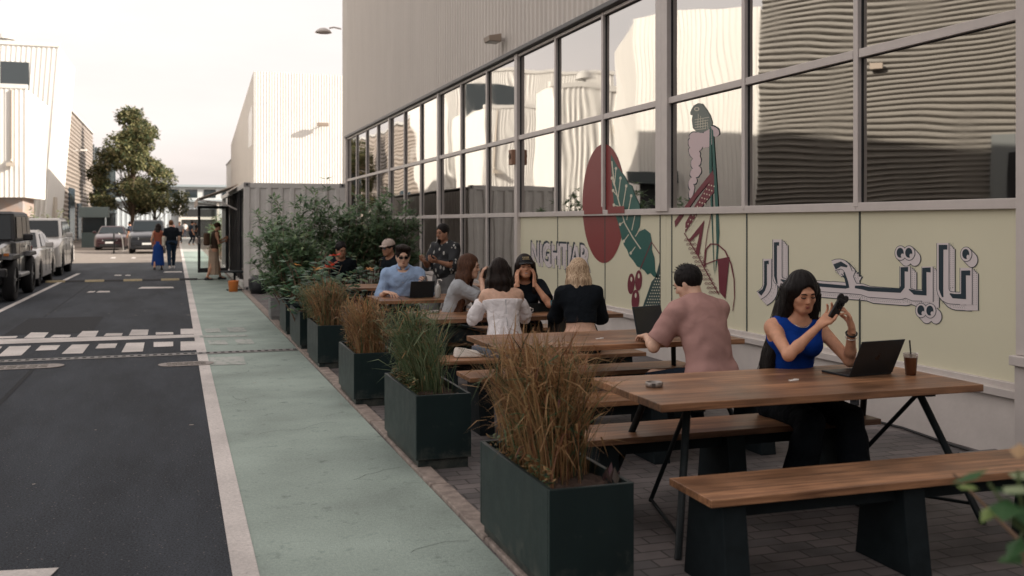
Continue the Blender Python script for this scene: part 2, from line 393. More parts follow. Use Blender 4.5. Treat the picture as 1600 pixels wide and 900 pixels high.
mb = MB(); mb.prism([(XF+.12,-12,0),(XF+.12,CORN-.02,0),(XF+.12,CORN-.02,roofz(CORN)-.15),(XF+.12,14,roofz(14)-.15),(XF+.12,-12,roofz(-12)-.15)],(18,0,0)); child(mb,'wall',M_clad,wh)
mb = MB(); mb.prism([(XF-.1,CORN+.08,roofz(CORN)),(XF-.1,CORN+.08,roofz(CORN)+.25),(XF-.1,14,roofz(14.01)+.25),(XF-.1,-12,roofz(-12)+.25),(XF-.1,-12,roofz(-12)),(XF-.1,14,roofz(14.01))],(18.4,0,0)); child(mb,'roof',M_roof,wh)
mb = MB(); mb.bb(XF-.06, XF+.1, -12, YE+.05, 0, ZR[0]-.06); child(mb,'plinth',M_plinth,wh)
mb = MB(); mb.bb(XF-.13, XF+.1, -12, YE+.1, ZR[3]+.06, ZR[3]+.13); child(mb,'drip_edge',mat('trim_dark',(.10,.10,.10),.5),wh, bevel=.01)
mb = MB(); mb.bb(XF-.10, XF+.1, YE, YE+.16, 0, ZR[3]+.06); child(mb,'corner_trim',M_frame,wh, bevel=.008)
# end pier at right
mb = MB(); mb.bb(XF-.16, XF+.1, Y0-1.3, Y0-.04, 0.75, ZR[3]+.058); mb.bb(XF-.21, XF+.1, Y0-1.32, Y0-.03, .68, .748); mb.bb(XF-.17, XF+.1, Y0-1.3, Y0-.04, 0, .678)
child(mb,'pier',M_frame,wh, bevel=.006)
def pane_mesh(y0,y1,z0,z1,seed,wave):
    n=20; random.seed(seed)
    vs=[];ph=[random.uniform(0,6.28) for _ in range(6)]; tlt=random.uniform(-.0012,.0012); tl2=random.uniform(-.0012,.0012)
    for j in range(n+1):
        for i in range(n+1):
            u=i/n; v=j/n
            dx = wave*( .0016*(1-(2*u-1)**2)*(1-(2*v-1)**2)*1.2 + .0011*sin(2.2*pi*u+ph[0]+1.2*v) + .0009*sin(3.1*pi*v+ph[1]+2*u) + .00012*sin(5*pi*u+ph[2])*sin(3*pi*v+ph[3]))
            dx += tlt*(u-.5)+tl2*(v-.5)
            vs.append((XF-dx, y0+(y1-y0)*u, z0+(z1-z0)*v))
    fs=[(j*(n+1)+i, j*(n+1)+i+n+1, j*(n+1)+i+n+2, j*(n+1)+i+1) for j in range(n) for i in range(n)]
    return MB().add(vs,fs)
bays=[(0,3),(3,6),(6,9),(9,12),(12,16)]
for b0,b1 in bays:
    fr=MB(); ya=Y0+STEP*b0; yb=Y0+STEP*b1; glass_low = b0>=6
    fx0,fx1=XF-.05,XF+.03
    wl=.15 if b0 in(3,) else (.10 if b0 else .04)
    # verticals: full bars on glass, only thin joints across the film panels
    zlow=ZR[0] if glass_low else ZR[1]
    gk=MB(); jt=[]
    def gsk(y,hw_):
        if glass_low or True: gk.bb(XF-.012,XF+.01,y-hw_-.006,y+hw_+.006,zlow+.002,ZR[3]+.04)
    for k in range(b0,b1+1):
        y=Y0+STEP*k
        if k==b0: fr.bb(XF-.07,fx1,y+.002,y+wl,(ZR[0] if b0!=3 else ZR[1]),ZR[3]+.055); gk.bb(XF-.013,XF+.01,y+wl,y+wl+.007,zlow+.002,ZR[3]+.04)
        elif k==b1: e_=.15 if b1==3 else .04; fr.bb(XF-.07,fx1,y-e_,y,(ZR[0] if b1!=3 else ZR[1]),ZR[3]+.055); gk.bb(XF-.013,XF+.01,y-e_-.007,y-e_,zlow+.002,ZR[3]+.04)
        else: fr.bb(fx0,fx1,y-.031,y+.031,zlow+.002,ZR[3]+.054); gsk(y,.031)
        if not glass_low:
            for yy in ([y] if b0<k<b1 else ([y+.151] if (k==b0==3) else ([y-.151] if (k==b1==3) else []))): jt.append(yy)
    for zi,z in enumerate(ZR):
        for k in range(b0,b1):
            ya_=Y0+STEP*k+(.04 if k>b0 else wl+.001); yb_=Y0+STEP*(k+1)-(.04 if k+1<b1 else (.151 if b1==3 else .041))
            if zi<=1 and not glass_low: ya_=Y0+STEP*k+(.001 if k>b0 or b0==3 else wl+.001); yb_=Y0+STEP*(k+1)-(.001 if k+1<b1 or b1==3 else .041)
            fr.bb(fx0+.004,fx1-.004,ya_,yb_,z-.038+(.043 if zi==3 else 0),z+.038 if zi<3 else z+.05)
            if zi>0 and not(zi==1 and not glass_low): gk.bb(XF-.011,XF+.009,ya_,yb_,z-.044+(.043 if zi==3 else 0),z-.038+(.043 if zi==3 else 0))
    if b0==0 or b0==3:
        fr.bb(XF-.11,fx1-.01,ya+.003,yb-.003,ZR[0]-.06,ZR[0]-.002)
    f=child(fr,'window',M_frame,wh,bevel=.004,seg=1)
    child(gk,'gasket',M_dark,f)
    for yy in jt: child(MB().bb(XF-.006,XF+.01,yy-.011,yy+.011,ZR[0]+.04,ZR[1]-.04),'panel_joint',mat('joint_dark',(.05,.06,.055),.6),f)
    for k in range(b0,b1):
        for r in range(3):
            y_a,y_b=Y0+STEP*k,Y0+STEP*(k+1)
            if r==0 and not glass_low:
                child(MB().bb(XF-.001,XF+.02,y_a+.002,y_b-.002,ZR[0],ZR[1]),'infill_panel',M_beige,f)
            else:
                z0_,z1_=(0.06 if r==0 else ZR[r]),ZR[r+1]
                if r==0: z0_=ZR[0]
                child(pane_mesh(y_a,y_b,z0_,z1_,k*7+r,.46),'pane',mg,f,smooth=True)
# floodlights and alarm box on the facade
def flood(py,pz,label):
    t=thing('wall_light',label,'light',(XF-.05,py,pz))
    MB().box((-.05,0,0),(.1,.05,.05)).build('bracket',M_frame,t)
    MB().hexa([(-.32,-.16,-.06),(-.1,-.16,-.07),(-.1,.16,-.07),(-.32,.16,-.06)],[(-.34,-.16,.03),(-.1,-.16,.08),(-.1,.16,.08),(-.34,.16,.03)]).build('housing',mat('lamp_tan',(.30,.24,.19),.5),t,bevel=.01)
    MB().quad((-.31,-.14,-.063),(-.31,.14,-.063),(-.11,.14,-.072),(-.11,-.14,-.072)).build('lens',mat('lamp_lens',(.5,.48,.42),.2),t)
y_,z_=W(792,62); flood(y_,z_,'tan box floodlight on the grey cladding above the windows')
t=thing('alarm_box','small brown square box on the mullion beside the painted panels','alarm',(XF-.07,W(809,246)[0],W(809,246)[1]))
MB().bb(-.07,0,-.09,.09,-.13,.13).build('case',mat('brown_box',(.30,.17,.11),.6),t,bevel=.01); MB().cyl((-.07,0,.02),(-.085,0,.02),.05).build('sounder',mat('brown_dark',(.12,.08,.06),.6),t)
# street lamp head at far corner of warehouse
y_,z_=W(538,42); t=thing('corner_lamp','grey dome lamp on a short arm at the warehouse corner','light',(XF-.05,CORN+.1,z_))
MB().tube([(0,0,0),(-.25,0,.04),(-.42,0,.0)],.03).build('arm',M_frame,t)
mbb=MB(); mbb.lathe((-.62,0,-.14),[(.02,.13),(.12,.12),(.24,.05),(.3,-.03),(.26,-.04)],16); mbb.build('shade',M_frame,t,smooth=True)

# ================================================================== white warehouse beyond (right side)
XB=4.6; YB=64.0
bw = thing('white_warehouse','white corrugated warehouse with sloping roofline beyond the container','building',(XB,YB,0))
def rz_(s): return 11.2-.12*s
mb=MB(); ribs(mb, XB, YB, XB+14, YB, 0, 11.1, .17,.02, side=1); child(mb,'front_wall',M_wclad,bw)
mb=MB(); mb.mi=0
ribs(mb, XB, YB+27, XB, YB+.01, 0, 0, .25,.02, side=1, ztop=lambda s: 11.1-2.6*(1-s))
child(mb,'side_wall',M_clad,bw)
mb=MB(); mb.hexa([(XB+.1,YB+.1,0),(XB+13.9,YB+.1,0),(XB+13.9,YB+27,0),(XB+.1,YB+27,0)],[(XB+.1,YB+.1,10.95),(XB+13.9,YB+.1,10.95),(XB+13.9,YB+27,8.4),(XB+.1,YB+27,8.4)]); child(mb,'roof',M_roof,bw)
mb=MB(); mb.prism([(XB-.03,YB+1,9.2),(XB-.03,YB+4.5,8.7),(XB-.03,YB+4.5,6.6),(XB-.03,YB+1,6.6)],(.05,0,0)); child(mb,'window',mat('pane_cream',(.6,.55,.45),.2),bw)
t=thing('wall_light','floodlight casting a long shadow on the white corrugated wall','light',(XB+4.2,YB-.03,1.65+(348-207)*65/FOC+.3))
MB().box((0,-.2,0),(.06,.4,.06)).build('bracket',M_frame,t); MB().box((0,-.5,0.02),(.7,.3,.22)).build('housing',mat('lamp_tan',(.30,.24,.19),.5),t,bevel=.02)
b3=thing('grey_warehouse','smaller grey warehouse beyond the white corrugated one','building',(5.0,93,0))
mb=MB(); ribs(mb,5,93.2,14,93.2,0,7.6,.3,.03); ribs(mb,5,108,5,93.2,0,7.6,.3,.03,side=1); child(mb,'wall',M_wclad,b3)
mb=MB(); mb.hexa([(4.9,93,7.6),(14,93,7.6),(14,108,7.6),(4.9,108,7.6)],[(4.9,93,7.7),(14,93,8.6),(14,108,8.6),(4.9,108,7.7)]); child(mb,'roof',M_roof,b3)
mb=MB(); mb.bb(4.9,5,95,96.5,4.2,5.6); child(mb,'window',M_glass_dark,b3)
# building closing the street
eb=thing('end_building','pale blue grey hall with upper window strip closing the street','building',(-1,118,0))
M_pale=mat('pale_blue_clad',(.50,.54,.56),.6,n_scale=.5,n_amt=.06)
mb=MB(); ribs(mb,-16,118,14,118,0,4.0,.5,.04); child(mb,'wall',M_pale,eb)
mb=MB(); mb.bb(-16,14,118.4,132,0,5.7); child(mb,'upper_wall',mat('pale_wall2',(.62,.63,.62),.6),eb)
mb=MB(); mb.bb(-16.4,14.4,117.3,118.6,4.0,4.25); mb.bb(-16.4,14.4,117.9,133,5.7,5.95); child(mb,'roof',mat('blue_roof',(.36,.41,.43),.5),eb)
for k in range(14):
    mb=MB(); mb.bb(-15+2.0*k,-13.7+2.0*k,118.34,118.42,4.5,5.4); child(mb,'window',M_glass_dark,eb)
mb=MB(); mb.bb(.6,4.2,117.85,118.2,0,3.2); child(mb,'doorway',mat('door_dark',(.03,.03,.03),.6),eb)
mb=MB(); mb.bb(.5,4.3,117.7,117.9,2.0,2.3); child(mb,'sign_band',mat('sign_white',(.7,.66,.6),.6),eb)
mb=MB()
for x_ in (.3,4.4): mb.bb(x_,x_+.25,117.6,118.1,0,4.0)
child(mb,'door_frame',mat('sign_white',(.7,.66,.6),.6),eb)

# ================================================================== left side buildings
XL=-7.0
def WL(px,X=XL):
    d=FOC/cos(YAW)*X/(px-275.0); return (d-X*sin(YAW))/cos(YAW)
# A: overhanging white volume
XA=-7.95; ya0=62.8; ya1=68.8
A = thing('white_box_building','white ribbed building with overhanging box above a mottled wall','building',(XA-4,ya0,0))
mb=MB(); ribs(mb,XA-12,ya0,XA-.15,ya0,3.1,9.3,.25,.025); child(mb,'front_wall',M_wclad,A)
mb=MB(); mb.hexa([(XA-12,ya0+.01,3.1),(XA-.15,ya0+.01,3.1),(XA+.15,ya1,3.1),(XA-12,ya1,3.1)],[(XA-12,ya0+.01,9.3),(XA-.15,ya0+.01,9.3),(XA+.3,ya1,9.0),(XA-12,ya1,9.0)]); child(mb,'box',M_wclad,A)
mb=MB(); mb.bb(XA-12.1,XA-.1,ya0-.06,ya0+.3,9.3,9.55); child(mb,'coping',M_wclad,A)
mb=MB(); mb.bb(XA-12,XA-.5,ya0+1.2,ya1,0,3.09); child(mb,'lower_wall',mat('mottled_wall',(.42,.27,.19),.8,n_scale=.8,n_amt=.3,col2=(.30,.33,.36)),A)
mb=MB(); mb.tube([(-8.85,ya0-.08,9.2),(-8.85,ya0-.08,5.3),(-8.85,ya0-.25,5.1)],.07); child(mb,'downpipe',mat('pipe_tan',(.5,.44,.37),.6),A)
mb=MB(); mb.box((-8.85,ya0-.3,4.95),(.45,.3,.2)); child(mb,'floodlight',mat('pipe_tan',(.5,.44,.37),.6),A)
# B: tall leaning block behind
XBl=-7.2; yb0=71.0; yb1=80.4; lean=1.0; HB_=13.1
Bt = thing('tall_white_building','tall white building with outward leaning ribbed wall','building',(XBl-5,yb0,0))
mb=MB(); ribs(mb,XBl-14,yb0,XBl,yb0,0,HB_,.3,.032)
vs=[]
for (x,y,z) in mb.v:
    f=(x-(XBl-14))/14
    vs.append((x-lean*f*(1-z/HB_),y,z))
mb.v=vs; child(mb,'front_wall',M_wclad,Bt)
mb=MB(); mb.hexa([(XBl-14,yb0+.05,0),(XBl-lean,yb0+.05,0),(XBl-lean+.1,yb1,0),(XBl-14,yb1,0)],[(XBl-14,yb0+.05,HB_),(XBl,yb0+.05,HB_),(XBl+.1,yb1,HB_),(XBl-14,yb1,HB_)]); child(mb,'side_wall',M_wclad,Bt)
mb=MB(); mb.bb(XBl-14.1,XBl+.02,yb0-.1,yb0+.2,HB_,HB_+.25); child(mb,'coping',M_wclad,Bt)
mb=MB(); mb.bb(-10.65,-9.0,yb0-.09,yb0+.1,9.4,12.0); child(mb,'window',M_glass_dark,Bt)
mb=MB(); mb.bb(-13.2,-10.8,yb0-.09,yb0+.1,9.4,12.0); child(mb,'window',M_glass_dark,Bt)
mb=MB(); mb.bb(XBl-1.02,XBl-.6,yb0+3.2,yb0+4.6,0,3.4); child(mb,'door',mat('pipe_tan',(.5,.44,.37),.6),Bt)
t=thing('roof_vent','small domed vent on the white roof at far left','vent',(XBl-3.3,yb0+1,HB_))
MB().cyl((0,0,.2),(0,0,.5),.35).build('base',M_roof,t); m2=MB(); m2.lathe((0,0,.5),[(.55,0),(.5,.2),(.3,.35),(.01,.4)]); m2.build('dome',M_wclad,t,smooth=True)
t=thing('roof_unit','pale roof unit with sloping cap behind the striped wall','roof unit',(-8.6,82.5,10.8))
MB().bb(-.5,.9,-1,1,0,1.3).build('case',M_wclad,t); MB().hexa([(-.6,-1.1,1.3),(1,-1.1,1.0),(1,1.1,1.0),(-.6,1.1,1.3)],[(-.6,-1.1,2.2),(.3,-1.1,1.5),(.3,1.1,1.5),(-.6,1.1,2.2)]).build('cap',M_roof,t)
# E: another ribbed white block, outside the frame but mirrored in the glass
E=thing('mirrored_white_building','white ribbed hall with a domed roof vent, visible only in the mirror glass','building',(-12,54,0))
mb=MB(); ribs(mb,-24,52,-9.0,52,0,9.2,.45,.07); child(mb,'front_wall',M_wclad,E)
mb=MB(); mb.bb(-24,-9.02,52.05,55.5,0,9.2); child(mb,'wall',M_wclad,E)
mb=MB(); mb.bb(-24.1,-8.95,51.9,52.3,9.2,9.5); child(mb,'coping',M_wclad,E)
mb=MB(); mb.lathe((-11.2,53,9.2),[(.35,0),(.35,.6),(.7,.65),(.6,1.0),(.3,1.2),(.01,1.25)]); child(mb,'roof_vent',M_roof,E)
mb=MB(); mb.box((-13,51.6,7.0),(.9,.5,.4)); child(mb,'floodlight',mat('pipe_tan',(.5,.44,.37),.6),E)
# D2: striped building beyond
M_tan = mat('tan_corrugated',(.40,.35,.30),.55,n_scale=1,n_amt=.08)
st = thing('striped_building','brown horizontally corrugated building behind the pale bush','building',(-7.9,88,0))
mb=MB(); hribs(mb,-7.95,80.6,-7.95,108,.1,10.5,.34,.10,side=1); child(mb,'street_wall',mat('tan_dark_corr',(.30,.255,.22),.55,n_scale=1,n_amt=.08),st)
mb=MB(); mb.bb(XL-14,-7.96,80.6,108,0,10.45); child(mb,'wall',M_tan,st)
mb=MB(); mb.bb(XL-14,-7.8,80.6,108.1,10.5,10.7); child(mb,'roof',M_roof,st)
for (ya_,yb_,z0_,z1_) in ((84,88,.2,4.4),(91,94,.2,3.3)):
    mb=MB(); mb.bb(-7.9,-7.78,ya_,yb_,z0_,z1_); child(mb,'window',mat('window_blue',(.05,.07,.09),.2),st)
for (yy,zz) in ((87,7.4),(99,6.3)):
    t=thing('bracket_lamp','cream bracket lamp on the striped wall, %s'%('nearer and higher one' if zz>7 else 'farther and lower one'),'light',(-7.8,yy,zz))
    MB().tube([(0,0,0),(.5,0,.1)],.04).build('arm',M_wclad,t); MB().box((.75,0,.08),(.5,.3,.14)).build('head',M_wclad,t,bevel=.02)
# dark framed stair tower beside the tree
dt = thing('stair_tower','dark steel stair tower between striped wall and tree','tower',(-6.9,112,0))
mb=MB(); 
for xx in (-.6,1.2):
    for yy in (109,113): mb.bb(-7.5+xx,-7.25+xx,yy,yy+.25,0,9.6)
child(mb,'frame',mat('dark_steel',(.06,.075,.08),.5),dt)
mb=MB(); 
for zz in (2.6,5.0,7.4): mb.bb(-8.0,-5.9,108.8,113.4,zz,zz+.25)
child(mb,'floor_slab',mat('dark_steel',(.06,.075,.08),.5),dt)
mb=MB(); mb.bb(-7.9,-6.3,109.6,113.2,0,7.3); child(mb,'cladding',mat('dark_glass2',(.035,.05,.055),.3),dt)
# C: near tall white building and D: horizontally corrugated one, seen in the mirror glass
C = thing('near_white_building','tall plain white building, visible only in the mirror glass','building',(-8,35,0))
M_tanD = mat('tan_corrugated_near',(.205,.19,.17),.5,n_scale=1,n_amt=.08)
mb=MB(); ribs(mb,-9.45,32.55,-6.0,36.1,0,9.9,.22,.02); vs=[(x-.5*(1-z/9.9),y+.1*(1-z/9.9),z) for x,y,z in mb.v]; mb.v=vs; child(mb,'street_wall',M_wclad,C)
mb=MB(); mb.hexa([(-16,40,0),(-10.1,32.7,0),(-6.7,36.3,0),(-9,44,0)],[(-16,40,9.85),(-9.55,32.7,9.85),(-6.1,36.2,9.85),(-9,44,9.85)]); child(mb,'wall',M_wclad,C)
mb=MB(); mb.hexa([(-6.9,35.1,0),(-6.2,35.8,0),(-6.7,36.3,0),(-7.4,35.6,0)],[(-6.9,35.1,3.2),(-6.2,35.8,3.2),(-6.7,36.3,3.2),(-7.4,35.6,3.2)]); child(mb,'doorway',M_dark,C)
mb=MB(); mb.hexa([(-6.9,34.3,3.2),(-5.6,35.6,3.2),(-6.4,36.4,3.2),(-7.8,35.1,3.2)],[(-6.9,34.3,3.6),(-5.6,35.6,3.6),(-6.4,36.4,3.6),(-7.8,35.1,3.6)]); child(mb,'canopy',mat('dark_steel',(.06,.075,.08),.5),C)
D = thing('corrugated_building','tan horizontally corrugated building, visible only in the mirror glass','building',(-15,26,0))
dx_,dy_=-.7071,-.7071
def DP(s_,o=0): return (-9.5+dx_*s_+.7071*o, 32.5+dy_*s_-.7071*o)
mb=MB(); a_=DP(22);b_=DP(0); louvres(mb,a_[0],a_[1],b_[0],b_[1],.1,13.2,.215,.145); child(mb,'street_wall',M_tanD,D)
mb=MB(); a_=DP(22,-.02);b_=DP(0,-.02);c_=DP(0,-8);d_=DP(22,-8); mb.hexa([(*a_,0),(*b_,0),(*c_,0),(*d_,0)],[(*a_,13.2),(*b_,13.2),(*c_,13.2),(*d_,13.2)]); child(mb,'wall',M_tanD,D)
mb=MB(); a_=DP(12,.5);b_=DP(7.9,.5);c_=DP(7.9,.1);d_=DP(12,.1); mb.hexa([(*a_,0),(*b_,0),(*c_,0),(*d_,0)],[(*a_,4.7),(*b_,4.7),(*c_,4.7),(*d_,4.7)]); child(mb,'door_surround',mat('surround_grey',(.12,.13,.13),.6),D)
mb=MB(); a_=DP(11.6,.54);b_=DP(8.5,.54);c_=DP(8.5,.48);d_=DP(11.6,.48); mb.hexa([(*a_,0),(*b_,0),(*c_,0),(*d_,0)],[(*a_,4.0),(*b_,4.0),(*c_,4.0),(*d_,4.0)]); child(mb,'door',mat('slot_black',(.008,.008,.009),.9),D)
mb=MB(); 
for s_,z_ in ((4.2,7.3),(9.0,8.4)): mb.box((*DP(s_,.3),z_),(.5,.3,.2),rz=pi/4)
child(mb,'wall_lamps',mat('lamp_tan',(.30,.24,.19),.5),D)
RB=thing('rear_light_block','added unseen dark grey block behind the viewpoint, holding back light from there','building',(-2,-16,0))  # unseen mass added behind the camera to darken faces turned towards it
mb=MB(); ribs(mb,30,-16,-26,-16,0,9.0,.3,.04,side=1); child(mb,'wall',mat('light_block_dark',(.10,.10,.10),.7),RB)
mb=MB(); mb.bb(-26,30,-26,-16.1,0,9.0); child(mb,'roof',M_roof,RB)

# ================================================================== container kiosk
cx0,cx1,cy0,cy1=1.55,3.99,24.8,37.0; CH=2.62
M_cont=mat('container_paint',(.60,.58,.55),.55,n_scale=3,n_amt=.08)
ck=thing('shipping_container','grey shipping container cafe with a glass door towards the path','container',((cx0+cx1)/2,cy0,0))
mb=MB(); ribs(mb,cx0+.12,cy0+.03,cx1-.12,cy0+.03,.16,CH-.12,.27,.03); child(mb,'end_wall',M_cont,ck)
mb=MB(); ribs(mb,cx1-.03,cy0+.1,cx1-.03,cy1,.16,CH-.12,.27,.03,side=1); child(mb,'side_wall',M_cont,ck)
mb=MB(); mb.bb(cx0+.5,cx1-.08,cy0+.08,cy1,.16,CH-.1); child(mb,'interior',mat('interior_dark',(.03,.03,.03),.8),ck)
mb=MB()
for x_ in (cx0,cx1-.14):
    mb.bb(x_,x_+.14,cy0,cy0+.14,0,CH)
    mb.bb(x_,x_+.14,cy1-.14,cy1,0,CH)
mb.bb(cx0+.14,cx1-.14,cy0+.004,cy0+.11,.02,.17); mb.bb(cx0+.14,cx1-.14,cy0+.004,cy0+.11,CH-.13,CH-.004)
mb.bb(cx0+.004,cx0+.11,cy0+.14,cy1-.14,.02,.17); mb.bb(cx0+.004,cx0+.11,cy0+.14,cy1-.14,CH-.13,CH-.004)
mb.bb(cx0+.11,cx1-.11,cy0+.11,cy1-.11,CH-.05,CH-.01)
child(mb,'frame',M_cont,ck,bevel=.01)
for x_ in (cx0-.004,cx1-.146):
    for z_ in (-.0,CH-.11): child(MB().bb(x_,x_+.15,cy0-.004,cy0+.15,z_,z_+.115),'corner_casting',mat('casting_grey',(.30,.29,.28),.5),ck,bevel=.012)
for x_ in (cx0+.02,cx1-.12):
    for z_ in (.02,CH-.09): child(MB().cyl((x_+.055,cy0-.006,z_+.04),(x_+.055,cy0+.02,z_+.04),.03,12),'casting_hole',M_dark,ck)
# glazed street side
for yy in (27.0,27.8,28.6,29.4,30.2,31.0,31.9,33.2): child(MB().bb(cx0+.02,cx0+.09,yy,yy+.06,.17,CH-.13),'glazing_post',mat('black_frame',(.015,.016,.018),.4),ck)
mb=MB(); mb.bb(cx0+.05,cx0+.06,27.0,33.2,.17,CH-.13); child(mb,'glazing',mat('reddish_glass',(.06,.035,.03),.1,spec=.8),ck)
# open door: swung out, standing across the path
dg=MB(); dX=cx0-.02; dy=31.95; dw=.90; dh=2.17
fr_=mat('black_frame',(.015,.016,.018),.4)
dg.bb(dX-dw,dX-dw+.08,dy-.025,dy+.025,.12,dh); dg.bb(dX-.08,dX,dy-.025,dy+.025,.12,dh); dg.bb(dX-dw+.08,dX-.08,dy-.024,dy+.024,dh-.09,dh-.002); dg.bb(dX-dw+.08,dX-.08,dy-.024,dy+.024,.122,.26)
do=child(dg,'door',fr_,ck)
def clear_glass():
    m=bpy.data.materials.new('clear_glass'); m.use_nodes=True; t=m.node_tree; t.nodes.clear()
    a=t.nodes.new('ShaderNodeBsdfTransparent'); b=t.nodes.new('ShaderNodeBsdfGlossy'); b.inputs['Roughness'].default_value=.01; a.inputs[0].default_value=(.93,.95,.94,1)
    x=t.nodes.new('ShaderNodeMixShader'); x.inputs[0].default_value=.10; o=t.nodes.new('ShaderNodeOutputMaterial')
    t.links.new(a.outputs[0],x.inputs[1]); t.links.new(b.outputs[0],x.inputs[2]); t.links.new(x.outputs[0],o.inputs[0]); return m
M_clear=clear_glass()
child(MB().bb(dX-dw+.08,dX-.08,dy-.004,dy+.004,.26,dh-.09),'pane',M_clear,do)
child(MB().tube([(dX-dw+.04,dy-.03,1.0),(dX-dw+.04,dy-.07,1.0),(dX-dw+.04,dy-.07,1.25),(dX-dw+.04,dy-.03,1.25)],.012),'handle',mat('chrome',(.6,.6,.6),.2,1),do)
# awning
aw=MB(); n=10
for i in range(n):
    ya_=27.7+i*.5; yb_=ya_+.5
    aw.mi=0
    aw.hexa([(cx0-1.0,ya_,2.28),(cx0+.02,ya_,2.66),(cx0+.02,yb_,2.66),(cx0-1.0,yb_,2.28)],[(cx0-1.0,ya_,2.30),(cx0+.02,ya_,2.69),(cx0+.02,yb_,2.69),(cx0-1.0,yb_,2.30)])
    aw.bb(cx0-1.01,cx0-1.0,ya_,yb_,2.10+.03*(i%2),2.30)
ao=child(aw,'awning',mat('awning_cloth',(.50,.41,.34),.8,n_scale=6,n_amt=.12),ck)
child(MB().tube([(cx0-.95,27.75,2.24),(cx0-.4,27.75,2.2),(cx0,27.75,2.0)],.02).tube([(cx0-.95,32.6,2.24),(cx0-.4,32.6,2.2),(cx0,32.6,2.0)],.02).tube([(cx0-.98,27.7,2.27),(cx0-.98,32.7,2.27)],.03),'awning_frame',M_frame,ao)
# ================================================================== mural and lettering on the facade
MU={'red':mat('mural_red',(.22,.035,.035),.5),'redglass':mat('mural_red2',(.30,.06,.045),.5),'green':mat('mural_green',(.015,.10,.085),.5),'dkgreen':mat('mural_dkgreen',(.02,.055,.055),.5),
    'maroon':mat('mural_maroon',(.15,.02,.035),.5),'cream':mat('mural_cream',(.62,.58,.46),.5),'pink':mat('mural_pink',(.60,.48,.49),.5),'navy':mat('mural_navy',(.012,.03,.045),.5),
    'lilac':mat('mural_lilac',(.66,.60,.60),.5),'grey':mat('mural_grey',(.16,.19,.17),.5)}
def decal(name, polys, m, lvl=1, parent=wh):
    mb=MB()
    for ip,p in enumerate(polys):
        a=0; q=[W(x,y) for x,y in p]
        for i in range(len(q)): a+=q[i][0]*q[(i+1)%len(q)][1]-q[(i+1)%len(q)][0]*q[i][1]
        if a>0: q=q[::-1]
        mb.poly([(XF-.004-.0008*lvl-ip*.0006/len(polys), y, z) for y,z in q])
    return child(mb,name,m,parent)
def stroke_polys(pts, wd):
    """polyline in photo survey coordinates -> quads with round joints"""
    out=[]; ws=wd if isinstance(wd,(list,tuple)) else [wd]*len(pts)
    for i in range(len(pts)-1):
        (x0,y0),(x1,y1)=pts[i],pts[i+1]; dx,dy=x1-x0,y1-y0; l=sqrt(dx*dx+dy*dy) or 1; nx,ny=-dy/l,dx/l
        a,b=ws[i]/2,ws[i+1]/2
        out.append([(x0+nx*a,y0+ny*a),(x1+nx*b,y1+ny*b),(x1-nx*b,y1-ny*b),(x0-nx*a,y0-ny*a)])
    return out
def offset_path(pts, wd, sq=True):
    """single mitred outline polygon of a polyline"""
    if not isinstance(wd,(list,tuple)): pts=[p for i,p in enumerate(pts) if i==0 or abs(p[0]-pts[i-1][0])+abs(p[1]-pts[i-1][1])>.3]
    n=len(pts); Lf=[];Rt=[]; ws=wd if isinstance(wd,(list,tuple)) else [wd]*n
    for i in range(n):
        def dirn(a,b):
            dx,dy=b[0]-a[0],b[1]-a[1]; l=sqrt(dx*dx+dy*dy) or 1; return dx/l,dy/l
        if i==0: d0=d1=dirn(pts[0],pts[1])
        elif i==n-1: d0=d1=dirn(pts[-2],pts[-1])
        else: d0=dirn(pts[i-1],pts[i]); d1=dirn(pts[i],pts[i+1])
        n0=(-d0[1],d0[0]); n1=(-d1[1],d1[0]); mx_,my_=n0[0]+n1[0],n0[1]+n1[1]; k=mx_*n0[0]+my_*n0[1]
        k=max(k,.5); s=ws[i]/2/k*1.0
        ex,ey=(0,0)
        Lf.append((pts[i][0]+mx_*s+ex,pts[i][1]+my_*s+ey)); Rt.append((pts[i][0]-mx_*s+ex,pts[i][1]-my_*s+ey))
    return Lf+Rt[::-1]
def circ(cx,cy,rx,ry,n=28,rot=0):
    return [(cx+rx*cos(2*pi*k/n)*cos(rot)-ry*sin(2*pi*k/n)*sin(rot), cy+rx*cos(2*pi*k/n)*sin(rot)+ry*sin(2*pi*k/n)*cos(rot)) for k in range(n)]
# disc
decal('mural_disc',[circ(944,318,33.5,93,56)],MU['red'],1)
# painted over the transom and mullion in front
mbm=MB()
for (xa,xb,ya_,yb_) in ((912,941,323,335),(949,975,322,334)):
    q=[W(xa,ya_+1,XF-.056),W(xb,ya_,XF-.056),W(xb,yb_-1,XF-.056),W(xa,yb_,XF-.056)]
    mbm.poly([(XF-.0525,y,z) for y,z in q][::-1])
child(mbm,'mural_band',MU['red'],wh)
# leaf
def V1(x,y): return (880+x/3.103, 210+y/3.103)
leaf=[V1(*p) for p in [(233,95),(262,150),(300,205),(318,240),(335,250),(352,300),(372,340),(378,400),(372,450),(360,475),(398,458),(425,480),(432,520),(432,560),(445,600),(448,660),(462,695),(440,690),(425,672),(410,680),(395,660),(378,648),(360,640),(340,610),(322,590),(312,560),(298,540),(285,505),(278,470),(268,430),(255,390),(248,350),(245,300),(238,240),(235,160)]]
decal('mural_leaf',[leaf],MU['green'],2)
veins=[[(238,130),(248,230),(270,320),(300,430),(340,500),(378,555)],[(250,250),(258,165)],[(268,310),(280,212)],[(290,360),(308,250)],[(310,415),(332,298)],[(335,465),(355,370)],[(352,495),(375,460)],
       [(250,250),(238,212)],[(262,295),(244,272)],[(275,350),(248,342)],[(300,420),(278,436)],[(320,485),(296,518)],[(352,545),(330,575)]]
vp=[]
